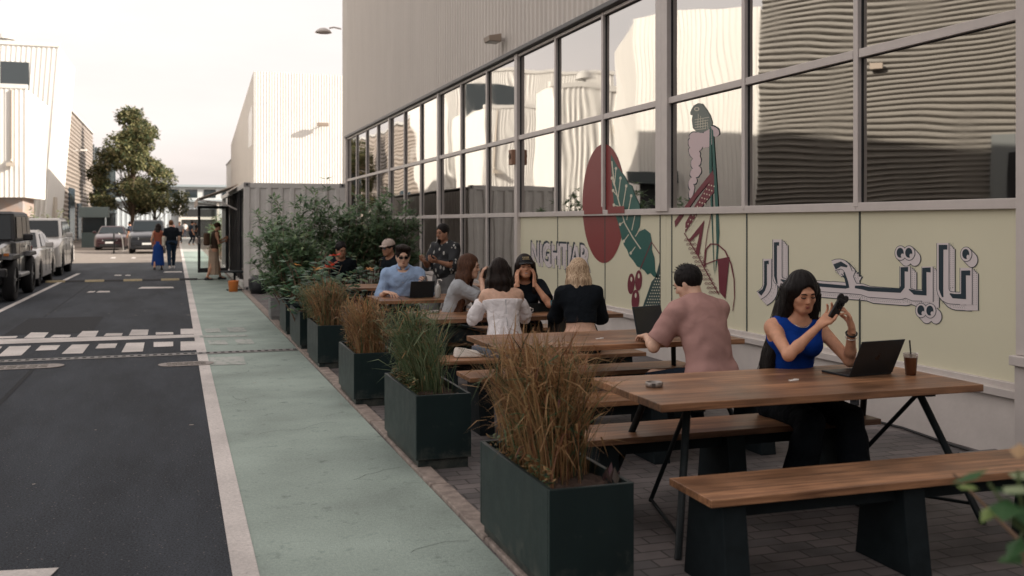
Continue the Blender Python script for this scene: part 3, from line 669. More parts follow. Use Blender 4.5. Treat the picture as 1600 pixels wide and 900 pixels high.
for v in veins:
    v=[V1(*p) for p in v]; vp+=stroke_polys(v,1.7 if len(v)>2 else 1.3)
    if len(v)==2: vp.append(circ(*v[1],1.9,2.6,10))
decal('mural_leaf_veins',vp,MU['cream'],3)
decal('mural_stem',stroke_polys([V1(430,522),V1(470,580)],1.2)+stroke_polys([V1(430,522),V1(375,655)],1.4),MU['maroon'],3)
for c_ in ((331,724,17,50),(367,708,17,50),(352,802,19,50)):
    x_,y_=V1(c_[0],c_[1]); decal('mural_berry',[circ(x_,y_,c_[2]/3.1,c_[3]/3.1,22,.05)],MU['maroon'],3)
    decal('mural_berry_highlight',[circ(x_+.6,y_-7,1.5,4,12)],MU['cream'],4)
decal('mural_dotted_field',[[V1(470,615),V1(470,862),V1(380,856),V1(400,800),V1(430,715),V1(450,690)]],MU['dkgreen'],2)
dp=[]
for j in range(16):
    for i in range(9):
        x=470-4-i*11+(5 if j%2 else 0); y=640+j*14.5
        if x>452-(y-690)*.42+6 and x>385: dp.append(circ(*V1(x,y),.95,1.15,8))
decal('mural_dots',dp,MU['cream'],3)
# bird figure right of the pier
def V2(x,y): return (1040+x/2.5, 140+y/2.5)
plume=[(98,170),(120,165),(150,168),(172,140),(200,145),(213,165),(205,180),(190,178),(182,215),(160,225),(145,222),(132,240),(135,260),(138,285),(128,300),(140,312),(134,335),(118,345),(122,365),(108,372),(112,395),(98,430),(92,420),(96,395),(90,365),(104,345),(96,330),(108,310),(100,290),(108,270),(92,245),(96,225),(90,205),(96,188)]
def scallop(pts,amp=3.0):
    out=[]
    for i in range(len(pts)):
        a=pts[i];b=pts[(i+1)%len(pts)]; dx,dy=b[0]-a[0],b[1]-a[1]; l=sqrt(dx*dx+dy*dy) or 1
        for k in range(5):
            t=k/5; s=sin(pi*t)*amp; out.append((a[0]+dx*t+dy/l*s, a[1]+dy*t-dx/l*s))
    return out
sp=scallop(plume); 
decal('mural_plume_outline',[[V2(*p) for p in scallop(plume,4.6)]],MU['navy'],1)
decal('mural_plume',[[V2(*(np.array(p)*.97+np.array((145,260))*.03)) for p in sp]],MU['pink'],2)
decal('mural_head',[[V2(*p) for p in [(112,62),(128,53),(145,55),(160,75),(176,100),(185,130),(178,150),(160,162),(140,170),(122,165),(108,150),(104,120),(107,98),(99,100),(98,88),(104,74)]]],MU['grey'],3)
hp=[]
for i in range(5): hp+=stroke_polys([V2(130+i*9,95+i*8),V2(128+i*10,150+i*1)],.8); hp+=stroke_polys([V2(116,118+i*10),V2(172-i*3,108+i*11)],.8)
hp.append(circ(*V2(124,76),4.2,3.2,14))
decal('mural_head_marks',hp,MU['cream'],4)
decal('mural_eye',[circ(*V2(124,76),2.6,1.9,12)],MU['grey'],5)
decal('mural_tail',[[V2(*p) for p in [(174,150),(180,146),(185,480),(192,700),(195,730),(190,700),(178,440),(172,300)]],[V2(*p) for p in [(181,150),(188,160),(206,420),(212,560),(205,660),(196,722),(201,620),(198,480),(188,330)]]],MU['green'],4)
decal('mural_body',[[V2(*p) for p in [(188,314),(190,340),(120,425),(40,538),(37,515),(100,425)]],
                    [V2(*p) for p in [(192,330),(192,400),(150,450),(78,560),(80,520),(110,465),(165,375)]],
                    [V2(*p) for p in [(154,510),(132,650),(118,640),(135,560),(100,592),(92,588)]],
                    [V2(*p) for p in [(206,664),(252,655),(236,818),(212,790)]]]
      ,MU['maroon'],5)
lp=[]
lp+=stroke_polys([V2(75,560),V2(130,650),(V2(150,690)),V2(210,800)],1.4)
lp+=stroke_polys([V2(155,690),V2(160,625),V2(178,603),V2(205,604),V2(235,630),V2(258,680),V2(270,740),V2(272,810),V2(265,865)],[1.8,2,2,2,2,2,1.6,1.3,1])
lp+=stroke_polys([V2(150,685),V2(206,664),V2(252,655)],1.6); lp+=stroke_polys([V2(182,480),V2(165,560),V2(150,680)],.9)
decal('mural_line_work',lp,MU['maroon'],6)
sc_=[]
for j in range(14):
    for i in range(3):
        x0_=82+j*8+i*13; y0_=585+j*17
        if y0_>800: continue
        sc_+=stroke_polys([V2(x0_-7,y0_+5),V2(x0_-3,y0_-2),V2(x0_+3,y0_-2),V2(x0_+7,y0_+5)],.7)
        sc_+=stroke_polys([V2(x0_-4,y0_+8),V2(x0_,y0_+3),V2(x0_+4,y0_+8)],.6)
decal('mural_feathers',sc_,MU['maroon'],5)
dd=[]
for j in range(11):
    for i in range(3):
        x0_=(172+i*10)-j*9; y0_=372+j*17+i*3
        dd.append(circ(*V2(x0_,y0_),1.0,1.3,8))
decal('mural_wing_dots',dd,MU['cream'],6)

# NIGHTJAR lettering
def text_poly(txt, offset, size=1):
    cu=bpy.data.curves.new('tmp','FONT'); cu.body=txt; cu.size=size; cu.offset=offset; cu.resolution_u=3; cu.space_character=1.02
    o=bpy.data.objects.new('tmp',cu); COL.objects.link(o); bpy.context.view_layer.update()
    me=bpy.data.meshes.new_from_object(o.evaluated_get(bpy.context.evaluated_depsgraph_get()))
    vs=[tuple(v.co) for v in me.vertices]; fs=[tuple(p.vertices) for p in me.polygons]
    bpy.data.objects.remove(o); return vs,fs
yl,zt=W(830,376); yr,_=W(918,380); zb=W(874,424)[1]
v0,_f=text_poly('NIGHTJAR',0); xs=[v[0] for v in v0]; ys=[v[1] for v in v0]; X0,X1,Yy0,Yy1=min(xs),max(xs),min(ys),max(ys)
def letters(name, off, dx, dz, m, lvl):
    vs,fs=text_poly('NIGHTJAR',off); mb=MB()
    mb.add([(XF-.004-.0008*lvl, yl+(yr-yl)*(x-X0)/(X1-X0)-dx, zb+(zt-zb)*(y-Yy0)/(Yy1-Yy0)-dz) for x,y,z in vs],[f for f in fs])
    return child(mb,name,m,wh)
letters('lettering_outline',.03,.10,.06,MU['navy'],1); letters('lettering_depth',.018,.10,.06,MU['lilac'],2)
letters('lettering_outline',.03,0,0,MU['navy'],3); letters('lettering_face',.004,.035,.02,MU['lilac'],4)

# Arabic lettering (drawn strokes)
def A4(x,y): return (1340+x/5.295,350+y/5.295)
def B4(x,y): return (1170+x/5.295,350+y/5.295)
def bez(p0,p1,p2,n=6): return [((1-t)**2*p0[0]+2*t*(1-t)*p1[0]+t*t*p2[0],(1-t)**2*p0[1]+2*t*(1-t)*p1[1]+t*t*p2[1]) for t in [k/n for k in range(n+1)]]
faces=[ # (path, width in survey px)
 ([A4(712,158),A4(712,540)]+bez(A4(712,540),A4(722,612),A4(800,612))+[A4(908,618)],17.5),
 ([A4(904,668),A4(904,362)],17.5),
 ([A4(585,352),A4(585,645)],16.0),([A4(600,592),A4(470,590),A4(395,560)],16.0),
 ([A4(400,350),A4(400,520)]+bez(A4(400,540),A4(395,585),A4(340,578))+[A4(100,560),B4(945,540),B4(860,532),B4(690,520)],15.5),
 ([B4(690,522),B4(400,498)],15.0),([B4(400,498)]+bez(B4(330,492),B4(242,492),B4(242,430))+[B4(242,128)],13.0),
 ([B4(158,288),B4(158,470)]+bez(B4(158,500),B4(155,560),B4(88,592)),12.0),
 (bez(B4(705,345),B4(800,300),B4(832,400))+bez(B4(832,400),B4(850,520),B4(895,545)),[15,15,14,13,12,11,10,10,11,12,13,13,13,13]),
]
dots=[A4(362,240),A4(433,240),A4(905,250),A4(533,715),A4(608,718)]
DX,DY=8.5,9.0
poly=[]
for pth,wd in faces:
    ws=[w_+4.2 for w_ in wd] if isinstance(wd,list) else wd+4.2
    for k in (.25,.5,.75,1): poly.append(offset_path([(x+DX*k,y+DY*k) for x,y in pth],ws))
for c_ in dots:
    for k in (.35,.7,1): poly.append(circ(c_[0]+DX*k,c_[1]+DY*k,9.8,12.2,20))
decal('arabic_lettering_outline',poly,MU['navy'],1)
poly=[]
for pth,wd in faces:
    ws=[w_+1.8 for w_ in wd] if isinstance(wd,list) else wd+1.8
    for k in (.25,.5,.75,1): poly.append(offset_path([(x+DX*k,y+DY*k) for x,y in pth],ws))
for c_ in dots:
    for k in (.35,.7,1): poly.append(circ(c_[0]+DX*k,c_[1]+DY*k,8.8,11.2,20))
decal('arabic_lettering_depth',poly,MU['lilac'],2)
# dotted texture of the depth faces
dp=[]
for pth,wd in faces:
    for i in range(len(pth)-1):
        (xa,ya_),(xb,yb_)=pth[i],pth[i+1]; l=sqrt((xb-xa)**2+(yb_-ya_)**2)+1e-6; n_=max(1,int(l/3))
        w_=(wd[i] if isinstance(wd,list) else wd)/2
        for k in range(n_):
            t=k/n_; x=xa+(xb-xa)*t; y=ya_+(yb_-ya_)*t
            dx,dy=(xb-xa)/l,(yb_-ya_)/l; nx,ny=(-dy,dx)
            if nx*DX+ny*DY<0: nx,ny=-nx,-ny
            for e in (3.2,5.8): dp.append(circ(x+nx*(w_+e)+(1.2 if e>4 else 0),y+ny*(w_+e),.55,.6,5))
decal('arabic_lettering_dots',dp,MU['grey'],3)
for lv,ex,mm in ((4,2.6,'navy'),(5,.8,'lilac')):
    poly=[]
    for pth,wd in faces:
        ws=[w_+ex for w_ in wd] if isinstance(wd,list) else wd+ex
        poly.append(offset_path(pth,ws))
    for c_ in dots: poly.append(circ(c_[0],c_[1],8.2+ex/2,10.6+ex/2,22))
    decal('arabic_lettering_outline' if lv==4 else 'arabic_lettering_face',poly,MU[mm],lv)
navy=[([A4(750,192),A4(698,192),A4(698,540),A4(712,605)],[7.5,7.5,7,2.5]),([A4(940,405),A4(884,405),A4(884,600),A4(800,596),A4(770,575)],[8,7.5,8,7,1.5]),
 ([A4(612,380),A4(560,380),A4(560,572),A4(480,566),A4(432,540)],[8,6.5,7,7,1.5]),([A4(425,375),A4(380,375),A4(380,520),A4(355,552),A4(100,538),B4(945,525),B4(885,520)],[7.5,6.5,6.5,6.5,6.8,6,4]),
 ([B4(815,522),B4(690,512),B4(420,490)],[5,5.5,5.5]),([B4(365,478),B4(300,474),B4(270,460)],[6,5,1.5]),
 ([B4(257,165),B4(227,165),B4(227,430),B4(240,495)],[6,5,4.5,2]),([B4(172,318),B4(145,318),B4(145,500),B4(130,545),B4(95,578)],[6,4.5,4.5,4.5,8]),
 ([B4(716,355),B4(770,330),B4(822,352)],[9,7,3]),([B4(795,400),B4(815,470),B4(828,530)],[2.5,4.5,4.5])]
poly=[offset_path(p_,w_) for p_,w_ in navy]
for c_ in dots: poly.append(circ(c_[0]-.4,c_[1]-.4,5.6,7.8,18))
decal('arabic_lettering_inline',poly,MU['navy'],6)
for c_ in dots: decal('arabic_lettering_highlight',[circ(c_[0]+3.2,c_[1]+4,2.4,3.2,10)],MU['lilac'],7)

# ================================================================== timber and steel furniture
def wood_mat():
    m=bpy.data.materials.new('oiled_wood'); m.use_nodes=True; t=m.node_tree; L=t.links.new; p=t.nodes['Principled BSDF']
    tc=t.nodes.new('ShaderNodeTexCoord'); oi=t.nodes.new('ShaderNodeObjectInfo')
    ad=node(t,'ShaderNodeVectorMath',operation='ADD'); mu=node(t,'ShaderNodeMath',operation='MULTIPLY'); mu.inputs[1].default_value=13; L(oi.outputs['Random'],mu.inputs[0]); L(tc.outputs['Object'],ad.inputs[0]); L(mu.outputs[0],ad.inputs[1])
    # boards: step on Y
    sx=node(t,'ShaderNodeSeparateXYZ'); L(ad.outputs[0],sx.inputs[0])
    dv=node(t,'ShaderNodeMath',operation='DIVIDE'); dv.inputs[1].default_value=.115; L(sx.outputs['Y'],dv.inputs[0])
    fl=node(t,'ShaderNodeMath',operation='FLOOR'); L(dv.outputs[0],fl.inputs[0])
    wn=node(t,'ShaderNodeTexWhiteNoise',noise_dimensions='1D'); L(fl.outputs[0],wn.inputs['W'])
    mp=node(t,'ShaderNodeMapping'); mp.inputs['Scale'].default_value=(1.3,22,22); L(ad.outputs[0],mp.inputs[0])
    va=node(t,'ShaderNodeVectorMath',operation='ADD'); sc2=node(t,'ShaderNodeVectorMath',operation='SCALE'); sc2.inputs['Scale'].default_value=9; L(wn.outputs['Color'],sc2.inputs[0]); L(mp.outputs[0],va.inputs[0]); L(sc2.outputs[0],va.inputs[1])
    n=node(t,'ShaderNodeTexNoise'); n.inputs['Scale'].default_value=1.6; n.inputs['Detail'].default_value=7; n.inputs['Roughness'].default_value=.62; n.inputs['Distortion'].default_value=.35; L(va.outputs[0],n.inputs['Vector'])
    cr=node(t,'ShaderNodeValToRGB'); e=cr.color_ramp.elements; e[0].position=.3; e[0].color=(.13,.058,.028,1); e[1].position=.72; e[1].color=(.46,.24,.125,1); L(n.outputs[0],cr.inputs[0])
    r=node(t,'ShaderNodeMapRange'); r.inputs[3].default_value=.72; r.inputs[4].default_value=1.3; L(wn.outputs['Value'],r.inputs[0])
    x=node(t,'ShaderNodeMix',data_type='RGBA',blend_type='MULTIPLY'); x.inputs[0].default_value=1; L(cr.outputs[0],x.inputs[6]); L(r.outputs[0],x.inputs[7])
    # board joints
    fr=node(t,'ShaderNodeMath',operation='FRACT'); L(dv.outputs[0],fr.inputs[0]); lt=node(t,'ShaderNodeMath',operation='LESS_THAN'); lt.inputs[1].default_value=.02; L(fr.outputs[0],lt.inputs[0])
    x2=node(t,'ShaderNodeMix',data_type='RGBA'); x2.inputs[7].default_value=(.03,.015,.01,1); L(lt.outputs[0],x2.inputs[0]); L(x.outputs[2],x2.inputs[6]); L(x2.outputs[2],p.inputs['Base Color'])
    ns=node(t,'ShaderNodeTexNoise'); ns.inputs['Scale'].default_value=3.2; ns.inputs['Detail'].default_value=7; L(ad.outputs[0],ns.inputs['Vector'])
    rs=node(t,'ShaderNodeMapRange'); rs.inputs[1].default_value=.35; rs.inputs[2].default_value=.68; rs.inputs[3].default_value=.68; rs.inputs[4].default_value=1.18; L(ns.outputs[0],rs.inputs[0])
    x3=node(t,'ShaderNodeMix',data_type='RGBA',blend_type='MULTIPLY'); x3.inputs[0].default_value=1; L(x2.outputs[2],x3.inputs[6]); L(rs.outputs[0],x3.inputs[7]); L(x3.outputs[2],p.inputs['Base Color'])
    rr=node(t,'ShaderNodeMapRange'); rr.inputs[3].default_value=.24; rr.inputs[4].default_value=.55; L(ns.outputs[0],rr.inputs[0]); L(rr.outputs[0],p.inputs['Roughness'])
    b=node(t,'ShaderNodeBump'); b.inputs['Strength'].default_value=.12; b.inputs['Distance'].default_value=.004; L(n.outputs[0],b.inputs['Height']); L(b.outputs[0],p.inputs['Normal'])
    return m
M_wood=wood_mat()
M_steel=mat('black_steel',(.012,.017,.019),.5,.0,spec=.2,n_scale=30,n_amt=.2)
M_legs=mat('dark_slab_legs',(.012,.018,.021),.7,spec=.15,n_scale=12,n_amt=.2)
TW,TD=1.98,.9
def make_table(label,x,y,rz=0):
    t=thing('timber_table',label,'table',(x,y,0),rz,'long timber tables in a row')
    MB().bb(0,TW,0,TD,.712,.752).build('tabletop',M_wood,t,bevel=.004)
    for sx in (0,1):
        xx=(lambda v: v) if sx==0 else (lambda v: TW-v)
        for (y0,y1,xb) in ((.22,-.06,.06),(.68,TD+.06,.10)):
            MB().tube([(xx(.26),y0,.70),(xx(xb),y1,.0)],[.021,.019],10).build('leg',M_steel,t,smooth=True)
        MB().tube([(xx(.26),.24,.66),(xx(.36),.86,.02)],.013,8).build('brace',M_steel,t,smooth=True)
        MB().tube([(xx(.09),0.0,.10),(xx(.36),.86,.03)],.010,8).build('stretcher',M_steel,t,smooth=True)
        mb=MB().bb(xx(.24),xx(.30),.1,TD-.1,.682,.710); mb.build('bearer',M_steel,t)
    return t
def make_bench(label,x,y,L_=2.2,rz=0):
    t=thing('timber_bench',label,'bench',(x,y,0),rz,'long timber benches beside the tables')
    MB().bb(0,L_,0,.40,.415,.45).build('seat',M_wood,t,bevel=.004)
    MB().bb(.16,L_-.16,.10,.13,.335,.413).build('rail',M_legs,t); MB().bb(.16,L_-.16,.27,.30,.335,.413).build('rail',M_legs,t)
    for xx in (.08,L_*.46,L_-.24):
        w0=.12
        MB().hexa([(xx,-.005,0),(xx+w0,-.005,0),(xx+w0,.405,0),(xx,.405,0)],[(xx,.05,.414),(xx+w0,.05,.414),(xx+w0,.35,.414),(xx,.35,.414)]).build('leg',M_legs,t,bevel=.004)
    return t
TX=2.27
make_table('timber table with open laptop and iced coffee in front of the woman in blue',TX,4.42,radians(-.6))
make_table('timber table at which the man in the pink shirt sits, second from the front',TX-.08,6.72)
make_table('timber table shared by the four women, third from the front',TX-.06,8.97)
make_table('timber table of the man in a light blue shirt, fourth from the front',TX-.04,11.30)
make_table('timber table behind the tall shrubs, farthest from the camera',TX,13.6)
make_bench('empty timber bench nearest the camera, in front of the first table',2.19,3.80,2.25,radians(-1))
make_bench('timber bench on which the woman in the blue top sits',TX-.12,5.05,1.94)
make_bench('timber bench on which the man in the pink shirt sits',TX-.10,6.12,2.0)
make_bench('empty timber bench behind the second table',TX-.12,7.38,2.0)
make_bench('timber bench carrying the white handbag, third table front',TX-.14,8.34,2.0)
make_bench('timber bench behind the third table, where the woman in the black cap sits',TX-.1,9.62,2.0)
make_bench('timber bench in front of the fourth table',TX-.1,10.68,2.0)
make_bench('timber bench on which the man with sunglasses sits',TX-.1,11.98,2.0)
make_bench('timber bench in front of the farthest table',TX-.1,13.0,2.0)

# ---------------------------------------------------------------- things on the tables
M_lap=mat('laptop_dark',(.035,.045,.055),.35,.6)
M_key=mat('laptop_keys',(.01,.011,.012),.6)
def laptop(label,x,y,z,rz,ang=112,back=True,name='laptop',kw=.33,kd=.23,emb=True):
    t=thing(name,label,'laptop',(x,y,z),rz)      # user side is +Y local, hinge at y=0
    MB().bb(-kw/2,kw/2,0,kd,.001,.013).build('base',M_lap,t,bevel=.004)
    MB().bb(-kw/2+.02,kw/2-.02,.02,kd*.55,.0132,.0142).build('keyboard',M_key,t)
    a=radians(ang-90); R=Matrix.Rotation(a,3,'X')   # lid leans to -Y
    lid=MB(); lid.box(Vector((0,0,.013))+R@Vector((0,-.003,kd/2)),(kw,.006,kd),R=R); lo=lid.build('lid',M_lap,t,bevel=.0025)
    MB().box(Vector((0,0,.013))+R@Vector((0,.0005,kd/2)),(kw-.02,.001,kd-.02),R=R).build('screen',mat('screen_off',(.015,.017,.02),.15),t)
    if emb:
        mb=MB(); c=Vector((0,0,.013))+R@Vector((0,-.0066,kd/2)); pts=[c+R@Vector((.016*cos(q)*(1-.12*cos(3*q)),0,.018*sin(q))) for q in [2*pi*k/20 for k in range(20)]]
        mb.poly(pts); mb.poly([c+R@Vector((.006+.005*cos(q),0,.024+.008*sin(q))) for q in [2*pi*k/10 for k in range(10)]]); mb.build('emblem',mat('emblem_black',(.006,.007,.008),.2),t)
    return t
lx,ly=G(1352,590,.755)
laptop('dark laptop open on the nearest table in front of the woman',3.86,4.86,.752,radians(6),ang=116)
# iced coffee cup
def iced_cup(label,x,y,z,s=1.0):
    t=thing('iced_coffee',label,'cup',(x,y,z))
    m=MB(); m.lathe((0,0,0),[(.028*s,.001),(.030*s,.002),(.039*s,.105*s),(.040*s,.106*s)],20); m.build('coffee',mat('coffee',(.12,.045,.02),.25,coat=.5),t,smooth=True)
    m=MB(); m.lathe((0,0,0),[(.0405*s,.105*s),(.0415*s,.125*s),(.043*s,.128*s)],20); m.build('rim',mat('cup_plastic',(.5,.46,.42),.15,trans=.6),t,smooth=True)
    m=MB(); m.lathe((0,0,0),[(.0,.106*s),(.038*s,.1062*s)],20); m.build('ice',mat('coffee_foam',(.35,.2,.12),.4),t)
    MB().cyl((.01,0,.03),(-.008,.0,.205*s),.0045,8).build('straw',mat('straw_black',(.01,.01,.01),.4),t)
    return t
cx_,cy_=G(1423,585,.755); iced_cup('iced coffee in a clear cup with a black straw on the nearest table',cx_,cy_,.752)
def ashtray(label,x,y,z):
    t=thing('ashtray',label,'ashtray',(x,y,z)); m=MB(); m.lathe((0,0,0),[(.0,.001),(.045,.001),(.047,.004),(.047,.026),(.043,.028),(.040,.026),(.040,.006),(0,.005)],24)
    m.build('bowl',mat('ashtray_metal',(.30,.27,.25),.35,.7,n_scale=25,n_amt=.4),t,smooth=True)
    b=MB(); 
    for a in (0,2.1,4.2): b.box((.047*cos(a),.047*sin(a),.016),(.004,.02,.018),rz=a)
    b.build('grip',mat('ashtray_dark',(.08,.07,.065),.5),t)
ax_,ay_=G(1022,602,.76); ashtray('round metal ashtray on the left end of the nearest table',ax_,ay_,.752)
ax_,ay_=G(679,488,.76); ashtray('small metal ashtray on the left end of the third table',ax_,ay_,.752)
def folded(label,x,y,z,s=1):
    mb=MB(); mb.box((0,0,.003),(.06*s,.022,.004),rz=.2); mb.box((.02*s,.004,.007),(.03*s,.014,.003),rz=-.5); o=mb.build('paper_scrap',mat('paper',(.75,.72,.68),.7)); o.location=(x,y,z); tag(o,label,'paper')
p_=G(1240,594,.755); folded('small white paper scrap in the middle of the nearest table',*p_,.752)
p_=G(937,529,.755); folded('small white paper scrap on the second table',*p_,.752)
laptop('black laptop open before the man in the pink shirt',3.62,7.22,.752,radians(180+20),ang=104,kw=.33,kd=.22,emb=False)
def bottle(label,x,y,z):
    t=thing('pump_bottle',label,'bottle',(x,y,z)); m=MB(); m.lathe((0,0,0),[(0,.001),(.034,.001),(.037,.01),(.037,.12),(.03,.145),(.013,.155)],18); m.build('body',mat('bottle_frosted',(.55,.55,.52),.2,trans=.3),t,smooth=True)
    m=MB(); m.cyl((0,0,.155),(0,0,.175),.016,12); m.cyl((0,0,.175),(0,0,.215),.005,8); m.tube([(0,0,.215),(.03,0,.218),(.05,0,.205)],.007,8); m.build('pump',mat('plastic_white',(.8,.78,.76),.4),t,smooth=True)
px_,py_=G(684,465,.755); bottle('pump bottle of sanitiser on the table beside the standing man',px_,py_,.752)
px_,py_=G(719,487,.755); iced_cup('iced coffee on the third table beside the woman with long hair',px_,py_,.752,.95)
def mug(label,x,y,z):
    t=thing('coffee_cup',label,'cup',(x,y,z)); m=MB(); m.lathe((0,0,0),[(0,.008),(.022,.006),(.03,.015),(.043,.045),(.046,.065),(.043,.065),(.038,.04),(0,.03)],20); m.build('bowl',mat('ceramic',(.78,.75,.72),.25),t,smooth=True)
    MB().tube([(.042,0,.055),(.066,0,.05),(.066,0,.028),(.036,0,.02)],.005,8).build('handle',mat('ceramic',(.78,.75,.72),.25),t,smooth=True)
    m=MB(); m.lathe((0,0,0),[(0,.001),(.04,.001),(.07,.01),(.04,.006)],20); m.build('saucer',mat('ceramic',(.78,.75,.72),.25),t,smooth=True)
px_,py_=G(823,490,.755); mug('white coffee cup on a saucer in front of the woman with the cap',px_,py_,.752)
# tablet of the man in blue shirt
laptop('dark tablet with folding cover in front of the man in the light blue shirt',2.78,11.62,.752,radians(4),ang=108,kw=.30,kd=.20,emb=False,name='tablet')
# white handbag
hb_=thing('handbag','soft white handbag lying on the bench at the left','bag',(2.33,8.5,.452),radians(-8))
m=MB(); m.hexa([(0,0,0),(.26,0,0),(.26,.12,0),(0,.12,0)],[(.01,.03,.09),(.22,.03,.055),(.22,.09,.055),(.01,.09,.09)]); m.build('body',mat('bag_white',(.68,.64,.58),.5,bump=.4,b_scale=20),hb_,bevel=.022,seg=3)
m=MB(); m.tube([(.02,.06,.085),(.1,.0,.08),(.2,-.02,.04),(.27,.03,.02)],.006,8); m.build('strap',mat('bag_white',(.68,.64,.58),.5),hb_,smooth=True)
# metal chair frame with bags beside the cap woman
ch=thing('folding_chair','black folding chair with a dark bag between the two women at the third table','chair',(3.42,9.02,0),radians(20))
for s_ in (0,.38):
    MB().tube([(s_,0,0),(s_,.38,.86)],.012,8).build('leg',M_steel,ch,smooth=True); MB().tube([(s_,.40,0),(s_,.02,.46)],.012,8).build('leg',M_steel,ch,smooth=True)
MB().bb(.0,.38,.02,.36,.44,.46).build('seat',M_steel,ch); MB().bb(.0,.38,.345,.36,.70,.84).build('backrest',M_steel,ch)
bg_=thing('shoulder_bag','dark shoulder bag hanging from the folding chair','bag',(3.50,9.12,.5),radians(20))
m=MB(); m.box((.1,0,.1),(.26,.12,.24)); m.build('body',mat('bag_black',(.02,.02,.022),.5,bump=.3,b_scale=30),bg_,bevel=.03,seg=3); MB().tube([(0,0,.2),(.02,.05,.38),(.16,.05,.38),(.2,0,.2)],.008,8).build('strap',mat('strap_teal',(.03,.16,.2),.6),bg_)
# floor-level bits near the plinth: box, cable, socket
fx,fy=5.33,5.62
t=thing('floor_light','low black floor light box with cable at the foot of the wall','light',(5.2,5.35,0))
MB().hexa([(-.16,-.1,0),(.16,-.1,0),(.16,.1,0),(-.16,.1,0)],[(-.19,-.13,.08),(.19,-.13,.08),(.19,.13,.08),(-.19,.13,.08)]).build('case',mat('case_black',(.02,.025,.028),.4),t,bevel=.01)
MB().bb(-.16,.16,-.10,.10,.081,.088).build('glass',M_glass_dark,t)
cb=MB(); cb.tube([(5.36,5.4,.02),(5.42,6.0,.015),(5.47,6.5,.02),(5.44,7.2,.012),(5.47,8.4,.012),(5.46,10,.012)],.011,6); tag(cb.build('cable',mat('cable_black',(.015,.015,.016),.6),smooth=True),'black cable running along the foot of the plastered wall','cable')
t=thing('wall_socket','small black socket low on the plinth behind the table','socket',(XF-.06,7.15,.14)); MB().bb(-.02,0,-.05,.05,-.05,.05).build('box',M_dark,t,bevel=.004); MB().box((-.024,0,0),(.008,.06,.03)).build('cap',M_steel,t)

# ================================================================== planters
M_plant=mat('planter_paint',(.009,.020,.021),.32,spec=.32,n_scale=5,n_amt=.15,stretch=(1,1,.4),bump=.05,b_scale=40)
_t=M_plant.node_tree; _p=_t.nodes['Principled BSDF']; _b=_p.inputs['Base Color'].links[0].from_socket; _tc=_t.nodes.new('ShaderNodeTexCoord')
_n=node(_t,'ShaderNodeTexNoise'); _n.inputs['Scale'].default_value=9; _n.inputs['Detail'].default_value=10; _n.inputs['Roughness'].default_value=.7; _t.links.new(_tc.outputs['Object'],_n.inputs['Vector'])
_s=node(_t,'ShaderNodeSeparateXYZ'); _t.links.new(_tc.outputs['Object'],_s.inputs[0])
_z=node(_t,'ShaderNodeMapRange'); _z.inputs[1].default_value=.22; _z.inputs[2].default_value=.0; _z.inputs[3].default_value=0; _z.inputs[4].default_value=.28; _t.links.new(_s.outputs['Z'],_z.inputs[0])
_a=node(_t,'ShaderNodeMath',operation='ADD'); _t.links.new(_n.outputs[0],_a.inputs[0]); _t.links.new(_z.outputs[0],_a.inputs[1])
_r=node(_t,'ShaderNodeMapRange'); _r.inputs[1].default_value=.60; _r.inputs[2].default_value=.86; _r.inputs[3].default_value=0; _r.inputs[4].default_value=.55; _t.links.new(_a.outputs[0],_r.inputs[0])
_x=node(_t,'ShaderNodeMix',data_type='RGBA'); _x.inputs[7].default_value=(.11,.11,.095,1); _t.links.new(_r.outputs[0],_x.inputs[0]); _t.links.new(_b,_x.inputs[6]); _t.links.new(_x.outputs[2],_p.inputs['Base Color'])
_rr=node(_t,'ShaderNodeMapRange'); _rr.inputs[3].default_value=.26; _rr.inputs[4].default_value=.55; _t.links.new(_n.outputs[0],_rr.inputs[0]); _t.links.new(_rr.outputs[0],_p.inputs['Roughness'])
M_soil=mat('soil',(.05,.03,.022),.95,n_scale=60,n_amt=.5,bump=1,b_scale=50)
def planter(label,x0,y0,w_,l_,h_,m=None,name='planter',group='dark planter boxes along the path'):
    m=m or M_plant
    t=thing(name,label,'planter',(x0,y0,0),radians((y0*37)%1.6-.8),group)
    e=.022; mb=MB()
    mb.bb(0,w_,0,e,.07,h_); mb.bb(0,w_,l_-e,l_,.07,h_); mb.bb(0,e,e,l_-e,.07,h_-.0005); mb.bb(w_-e,w_,e,l_-e,.07,h_-.0005); mb.bb(e,w_-e,e,l_-e,.07,.09)
    mb.build('box',m,t,bevel=.003)
    MB().bb(.018,w_-.018,.018,l_-.018,0,.0695).build('base',m,t)
    n=10; vs=[]
    random.seed(int(y0*10))
    for j in range(n*2+1):
        for i in range(n+1): vs.append((e+(w_-2*e)*i/n, e+(l_-2*e)*j/(2*n), h_-.055+random.uniform(-.012,.02)))
    MB().add(vs,[(j*(n+1)+i,j*(n+1)+i+1,(j+1)*(n+1)+i+1,(j+1)*(n+1)+i) for j in range(2*n) for i in range(n)]).build('soil',M_soil,t,smooth=True)
    return t
planter('nearest dark green planter box with dry reddish grass',1.52,4.0,.40,1.03,.50)
planter('second dark planter box, with green grass and low ground cover',1.51,6.46,.38,1.08,.50)
planter('third dark planter box, with dry orange grass',1.505,8.87,.38,.95,.48)
planter('fourth dark planter box, with green and russet grass',1.51,11.3,.38,1.0,.49)
planter('fifth dark planter box, under big round leaves',1.51,13.0,.38,1.15,.50)
planter('sixth dark planter box, almost hidden behind leaves',1.51,14.75,.38,1.0,.50)
planter('small grey concrete planter near the container',1.5,17.1,.36,.42,.36,mat('planter_grey',(.20,.20,.20),.8,n_scale=8,n_amt=.2),group='concrete planters')
